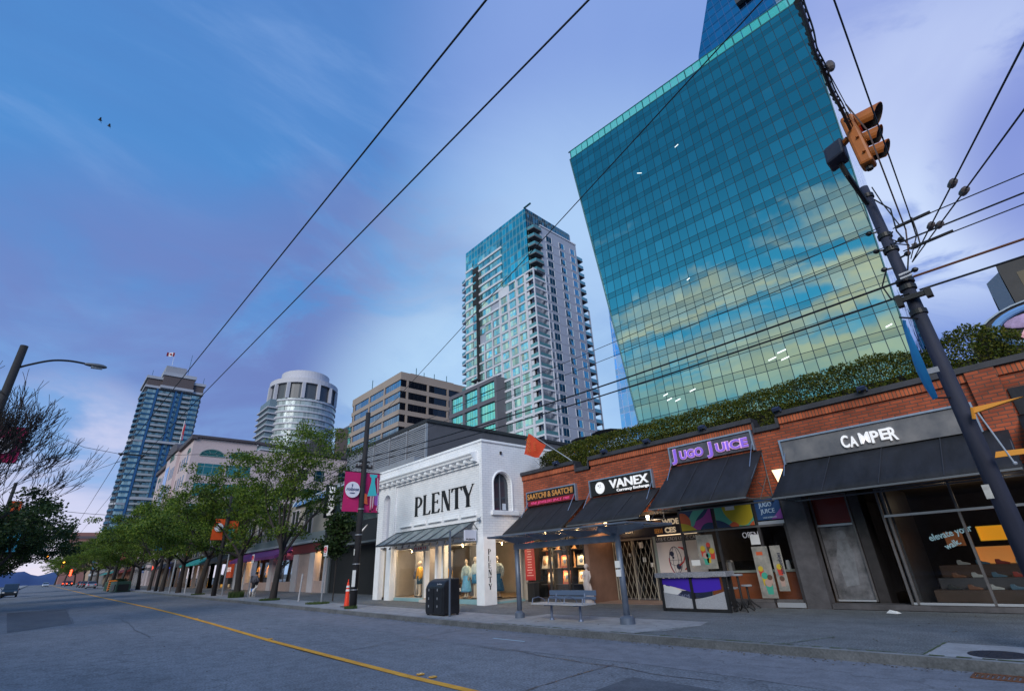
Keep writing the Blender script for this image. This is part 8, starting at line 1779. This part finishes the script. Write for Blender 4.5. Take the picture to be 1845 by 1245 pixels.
# ------------------------------------------------------------------ more far shops, cars, people
for args in (('low shop with a glowing orange red ladder like sign', -109, -96, 7.5, (.16, .13, .12), None, (1, .45, .15), ('tall orange red glowing sign on a far shop', None, -101, 1.2, 1.0, 6.0, (.9, .16, .03), 1.2)), ('far shop with a small blue sign', -122, -109, 8, (.20, .18, .18), (.03, .03, .05), (1, .6, .3), ('blue glowing sign on a far shop', None, -114, 3.0, 2.9, 3.9, (.03, .07, .5), .8)), ('far shop under the pink building with a red glowing fascia', -140, -122.5, 4.2, (.25, .20, .20), None, (1, .5, .25), ('red glowing fascia sign far up the street', None, -130, 5, 3.0, 3.8, (.9, .08, .04), 1.6)), ('far shop with a dim grey front', -160, -141, 4.2, (.2, .2, .22), None, (1, .7, .5), ('small white glowing sign far up the street', None, -150, 2.5, 3, 3.8, (.8, .8, .85), .8)), ('brick shop row far up the street', -196, -167, 12, (.25, .13, .10), (.2, .03, .03), (1, .5, .3), ('slanting pink white glowing sign far up the street', None, -170, 1.2, 3.6, 5.2, (.9, .3, .25), 1.3)), ('beige shop block very far up the street', -240, -197, 14, (.32, .26, .21), (.03, .2, .2), (1, .6, .4), None), ('grey block at the far end of the shop row', -300, -241, 13, (.24, .23, .24), None, (1, .6, .4), None)):
    far_shop(*args[:7], sign=args[7])
def car(label, x, y, rot, body, lights=None, s=1.0, name='parked_car', suv=False):
    g = gz(x); t = thing(name, label, 'car', (x, y, g), None, rot=rot); ORG[t.name] = Vector()
    H = 1.48 if not suv else 1.7
    pb_ = M('car_%.2f%.2f' % (body[0], body[2]), body, .3, metal=.5, spec=.7); gl = M('car_glass', (.015, .02, .025), .06, spec=1.0); tyre = M('tyre', (.012, .012, .013), .85); rim = M('rim', (.4, .4, .42), .3, metal=.8)
    prof = [(-2.15, .35), (-2.22, .55), (-2.18, .85), (-1.95, .98), (-1.0, 1.03), (.9, 1.02), (1.85, .86), (2.15, .72), (2.22, .5), (2.15, .28), (1.75, .24), (1.70, .45), (1.38, .62), (1.06, .45), (1.0, .22), (-1.0, .22), (-1.06, .45), (-1.38, .62), (-1.70, .45), (-1.75, .24)]
    b = MB(); b.prism([(a, -.86, z) for a, z in prof], (0, 1.72, 0)); b.build('body', pb_, t, bevel=.06)
    cab = [(-1.95, .98), (-1.55, H - .08), (-1.2, H), (.1, H), (.35, H - .05), (1.05, 1.0)]
    b = MB(); b.prism([(a, -.74, z) for a, z in cab], (0, 1.48, 0)); b.build('windows', gl, t, bevel=.03)
    b = MB(); b.prism([(-1.5, -.70, H - .03), (-1.2, -.70, H + .03), (.1, -.70, H + .03), (.36, -.70, H - .05)], (0, 1.40, 0))
    b.build('roof', pb_, t, bevel=.02)
    b = MB()
    for a in (-.55, .02): b.box(a - .04, a + .04, -.76, -.745, 1.0, H - .02); b.box(a - .04, a + .04, .745, .76, 1.0, H - .02)
    b.build('door_pillars', pb_, t)
    for a in (-1.38, 1.38):
        for sy in (-.86, .68): w_ = MB(); w_.disc((a, sy, .32), 'y', .32, .18, 18); q = w_.build('wheel', tyre, t); w_ = MB(); w_.disc((a, sy - .01 if sy < 0 else sy + .181, .32), 'y', .19, .012, 12); w_.build('rim', rim, q)
    for sy in (-.72, .48):
        MB().box(-2.24, -2.17, sy, sy + .24, .72, .88).build('tail_light', M('tail_red', (.5, .01, .01), .3, emit=(1, .05, .02), es=0.3) if lights != 'tail' else M('tail_lit', (.6, .02, .01), .3, emit=(1, .06, .02), es=12), t)
        MB().box(2.14, 2.22, sy, sy + .24, .56, .70).build('headlight', M('head_off', (.6, .6, .62), .15) if lights != 'head' else M('head_on', (1, 1, 1), .2, emit=(1, .95, .85), es=8), t)
    MB().box(-2.25, -2.2, -.26, .26, .5, .62).build('number_plate', M('plate_white'), t); MB().box(2.19, 2.235, -.5, .5, .36, .5).build('grille', blk, t)
    for sy in (-.98, .84): MB().box(.72, .86, sy, sy + .14, .98, 1.1).build('mirror', pb_, t)
    t.scale = (s, s, s); return t
car('silver hatchback parked by the right kerb beyond the green boxes', -152, 9.2, math.pi, (.42, .43, .46))
car('small pale car approaching far up the street, left of the red lights', -255, 2.6, 0, (.55, .57, .6))
car('far car with bright red tail lights lit, left one of the queue', -262, 8.0, math.pi, (.25, .02, .02), 'tail', 1.1); car('far car with bright red tail lights lit, right one of the queue', -240, 8.4, math.pi, (.06, .02, .02), 'tail', 1.1)
car('dark car parked at the left edge, cut by the frame', -104, -2.5, 0, (.03, .045, .06), None, 1.0, suv=True)
for i, x in enumerate((-172, -183, -196)): car(['dark car in the far row behind the silver hatchback, nearest', 'grey car in the far row behind the silver hatchback, middle', 'black car in the far row behind the silver hatchback, farthest'][i], x, 9.5, math.pi, [(.05, .05, .06), (.2, .21, .22), (.02, .02, .02)][i])
# green street boxes
gr = M('parklet_green', (.035, .085, .06), .6, var=.25, vs=2)
for i, (x0, x1, lb) in enumerate(((-113, -106.3, 'green ribbed street planter box, left of the striped marker'), (-104.6, -96, 'green street box with a dark opening, right of the striped marker'))):
    t = thing('planter_box', lb, 'planter', ((x0 + x1) / 2, 9.5, gz(x0))); g = gz(x0)
    MB().box(x0, x1, 8.7, 10.4, g, g + 1.35).build('body', gr, t, bevel=.03); b = MB()
    if i == 0:
        for k in range(12): b.box(x0 + .2 + k * .54, x0 + .35 + k * .54, 8.62, 8.698, g + .05, g + 1.3)
        for k in range(5): b.box(x1 + .002, x1 + .06, 8.75 + k * .34, 8.85 + k * .34, g + .05, g + 1.3)
    else: b.box(x0 + 3, x1 - 1.0, 8.6, 8.69, g + .1, g + .95); b.box(x1 + .002, x1 + .05, 8.9, 10.2, g + .1, g + .95)
    b.build('ribs' if i == 0 else 'dark_opening', gr if i == 0 else blk, t); leaf_b = MB(); random.seed(i); [leaf_clump(leaf_b, Vector((rnd(x0 + .5, x1 - .5), rnd(9, 10), g + 1.5)), (.5, .4, .25), 50, .2) for _ in range(7)]; leaf_b.build('plants', lf2, t)
t = thing('hazard_marker', 'orange and black diagonally striped hazard board between the green boxes', 'hazard board', (-105.4, 8.6, gz(-105)))
g = gz(-105); MB().box(-106.0, -104.9, 8.5, 8.56, g + .1, g + 1.6).build('board', M('hazard_orange', (.80, .22, .02), .5), t); MB().box(-104.88, -104.84, 8.5, 9.6, g + .1, g + 1.6).build('side_board', M('hazard_orange'), t)
for k in range(5): z = g + .1 + k * .28; b = MB(); b.prism([(-106.0, 8.49, z), (-104.9, 8.49, z + .22), (-104.9, 8.49, z + .34), (-106.0, 8.49, z + .12)], (0, .008, 0)); b.prism([(-104.83, 8.5, z), (-104.83, 9.6, z + .1), (-104.83, 9.6, z + .24), (-104.83, 8.5, z + .14)], (.008, 0, 0)); b.build('black_stripe', blk, t)
MB().box(-105.5, -105.4, 8.57, 8.65, g, g + .3).build('post', blk, t)
# far signals
for i, (x, y, z, c_, lb) in enumerate(((-200, .6, 9.4, (1, .35, .03), 'far amber street signal hanging over the end of the street'), (-200, 6.7, 5.6, (1, .05, .02), 'far red traffic light above the queue of cars'), (-205, 4.6, 8.0, (1, .45, .05), 'second far amber signal just left of the reddish block'))):
    t = thing('far_signal', lb, 'traffic signal', (x, y, z)); MB().box(x - .3, x, y - .35, y + .35, z - .9, z + .9).build('housing', ys, t, bevel=.05)
    for k in (-1, 0, 1): b = MB(); b.disc((x + .01, y, z + k * .55), 'x', .24, .03, 12); lit_ = (k == 1); b.build('lens', M('lit%d' % i, c_, .4, emit=c_, es=9) if lit_ or i == 1 else M('lens_dark', (.03, .012, .01), .2), t)
    b = MB(); b.tube([(x - .15, y, z + .9), (x - .15, y, z + 1.6), (x - .15, 11.6, z + 1.7)], .06, 5); b.build('arm', blk, t)
# person with a dog
def skin_body(name, verts, edges, radii, mat, parent, root=0, sub=1):
    me = bpy.data.meshes.new(name); me.from_pydata(verts, edges, []); o = bpy.data.objects.new(name, me); COL.objects.link(o); o.parent = parent; me.materials.append(mat)
    md = o.modifiers.new('skin', 'SKIN'); md.use_smooth_shade = True
    for i, r in enumerate(radii): me.skin_vertices[0].data[i].radius = (r, r) if not isinstance(r, tuple) else r
    for i in range(len(verts)): me.skin_vertices[0].data[i].use_root = (i == root)
    o.modifiers.new('sub', 'SUBSURF').levels = sub; o.modifiers['sub'].render_levels = sub + 1; return o
t = thing('person', 'person in dark clothes and a grey coat walking a dog past the purple awning shop', 'person', (-45.6, 13.0, GL(-45.6)), rot=R(200)); ORG[t.name] = Vector()
fl = M('skin_tone', (.35, .22, .17), .6)
V = [(0, 0, .95), (0, .02, 1.15), (0, .04, 1.36), (0, .02, 1.47), (0, .0, 1.54), (.0, -.01, 1.62),
     (.10, .02, .90), (.12, -.16, .50), (.12, -.02, .09), (.12, -.16, .05), (-.10, 0, .90), (-.11, .10, .50), (-.11, .34, .14), (-.11, .24, .04),
     (.19, .04, 1.38), (.25, .08, 1.12), (.24, -.10, .92), (.24, -.16, .86), (-.19, .04, 1.38), (-.25, -.02, 1.12), (-.22, -.22, .98), (-.21, -.28, .95)]
E_ = [(0, 1), (1, 2), (2, 3), (3, 4), (4, 5), (0, 6), (6, 7), (7, 8), (8, 9), (0, 10), (10, 11), (11, 12), (12, 13), (2, 14), (14, 15), (15, 16), (16, 17), (2, 18), (18, 19), (19, 20), (20, 21)]
Rr = [(.15, .12), (.14, .11), (.15, .11), .06, .055, (.075, .09), .10, .065, .04, .035, .10, .065, .04, .035, .06, .05, .035, .03, .06, .05, .035, .03]
skin_body('body', V, E_, Rr, fl, t)
b = MB(); b.ball((0, -.02, 1.63), (.085, .10, .125), 12, 9); b.build('hair', M('hair_dark', (.02, .015, .012), .8), t, smooth=True)
V = [(0, 0, .92), (.10, .02, .88), (.12, -.16, .50), (.12, -.03, .12), (-.10, 0, .88), (-.11, .10, .50), (-.11, .32, .17)]
skin_body('trousers', V, [(0, 1), (1, 2), (2, 3), (0, 4), (4, 5), (5, 6)], [(.17, .14), .115, .085, .07, .115, .085, .07], M('trousers_dark', (.015, .015, .022), .8), t)
V = [(0, 0, .86), (0, .02, 1.12), (0, .05, 1.36), (0, .06, 1.5), (.20, .04, 1.38), (.27, .08, 1.12), (.25, -.08, .95), (-.20, .04, 1.38), (-.27, -.02, 1.12), (-.23, -.2, 1.0)]
skin_body('coat', V, [(0, 1), (1, 2), (2, 3), (2, 4), (4, 5), (5, 6), (2, 7), (7, 8), (8, 9)], [(.20, .17), (.19, .16), (.19, .15), (.11, .11), .09, .08, .06, .09, .08, .06], M('coat_grey', (.10, .10, .13), .85, var=.2, vs=8), t)
for sx, y in ((.12, -.10), (-.11, .28)): b = MB(); b.loft([(.0, sx, y, .045, .13), (.06, sx, y, .05, .12), (.10, sx, y + .04, .045, .06)], 10); b.build('shoe', blk, t)
t = thing('bag', 'dark shoulder bag hanging at the side of the walking person', 'bag', (-45.3, 12.75, .9)); b = MB(); b.prism([(-45.45, 12.72, .95), (-45.15, 12.72, .95), (-45.18, 12.72, 1.3), (-45.42, 12.72, 1.3)], (0, .16, 0)); b.build('pouch', blk, t, bevel=.03); b = MB(); b.tube([(-45.42, 12.8, 1.3), (-45.5, 12.9, 1.7), (-45.25, 12.8, 1.3)], .012, 5); b.build('strap', blk, t)
t = thing('dog', 'white dog in a blue coat walking on the pavement beside the person', 'dog', (-43.4, 12.3, GL(-43.4)), rot=R(10)); ORG[t.name] = Vector()
dw_ = M('dog_white', (.62, .58, .55), .85)
V = [(-.26, 0, .48), (-.05, 0, .46), (.20, 0, .50), (.34, 0, .60), (.44, 0, .70), (.56, 0, .67), (-.42, 0, .56), (-.50, 0, .66),
     (-.28, .09, .38), (-.22, .10, .26), (-.33, .10, .14), (-.30, .10, .03), (-.28, -.09, .38), (-.16, -.10, .24), (-.24, -.10, .13), (-.20, -.10, .03),
     (.22, .08, .40), (.20, .09, .22), (.24, .09, .03), (.22, -.08, .40), (.28, -.09, .22), (.36, -.09, .04)]
E_ = [(0, 1), (1, 2), (2, 3), (3, 4), (4, 5), (0, 6), (6, 7), (0, 8), (8, 9), (9, 10), (10, 11), (0, 12), (12, 13), (13, 14), (14, 15), (2, 16), (16, 17), (17, 18), (2, 19), (19, 20), (20, 21)]
Rr = [(.11, .12), (.10, .11), (.12, .14), .075, .08, .04, .03, .015, .065, .045, .028, .026, .065, .045, .028, .026, .05, .03, .026, .05, .03, .026]
skin_body('body', V, E_, Rr, dw_, t)
for sy in (-.05, .05): b = MB(); b.add([(.40, sy - .03, .75), (.46, sy + .03, .75), (.41, sy, .85), (.38, sy + .02, .76)], [(0, 1, 2), (1, 3, 2), (3, 0, 2), (0, 3, 1)]); b.build('ear', dw_, t)
V = [(-.24, 0, .49), (-.03, 0, .47), (.18, 0, .50)]; skin_body('coat', V, [(0, 1), (1, 2)], [(.13, .14), (.125, .135), (.14, .155)], M('dog_coat_blue', (.04, .16, .50), .8), t)
wire('dog_lead', [(-43.2, 12.35, .75), (-44.5, 12.6, .75), (-45.4, 12.8, 1.2)], .008, 'thin dark lead from the dog to the person', .1, None, cat='lead')
# gulls
for i, (x, y, z, s_, lb) in enumerate(((-40, -5.0, 34.2, .5, 'dark gull high in the sky at the left, upper one'), (-40, -4.4, 34.0, .4, 'faint gull high in the sky at the left, lower one'))):
    t = thing('gull', lb, 'bird', (x, y, z), 'gulls in the sky'); b = MB()
    b.tube([(x, y - .25 * s_, z), (x, y, z), (x, y + .28 * s_, z + .02)], [.02, .06, .02], 6)
    for sg_ in (-1, 1): b.add([(x, y - .08, z), (x, y + .1, z), (x + sg_ * .35 * s_, y + .05, z + .14), (x + sg_ * .33 * s_, y - .02, z + .15), (x + sg_ * .75 * s_, y + .12, z + .02)], [(0, 1, 2, 3), (3, 2, 4)])
    b.build('body', M('gull_dark', (.05, .055, .07), .8), t)
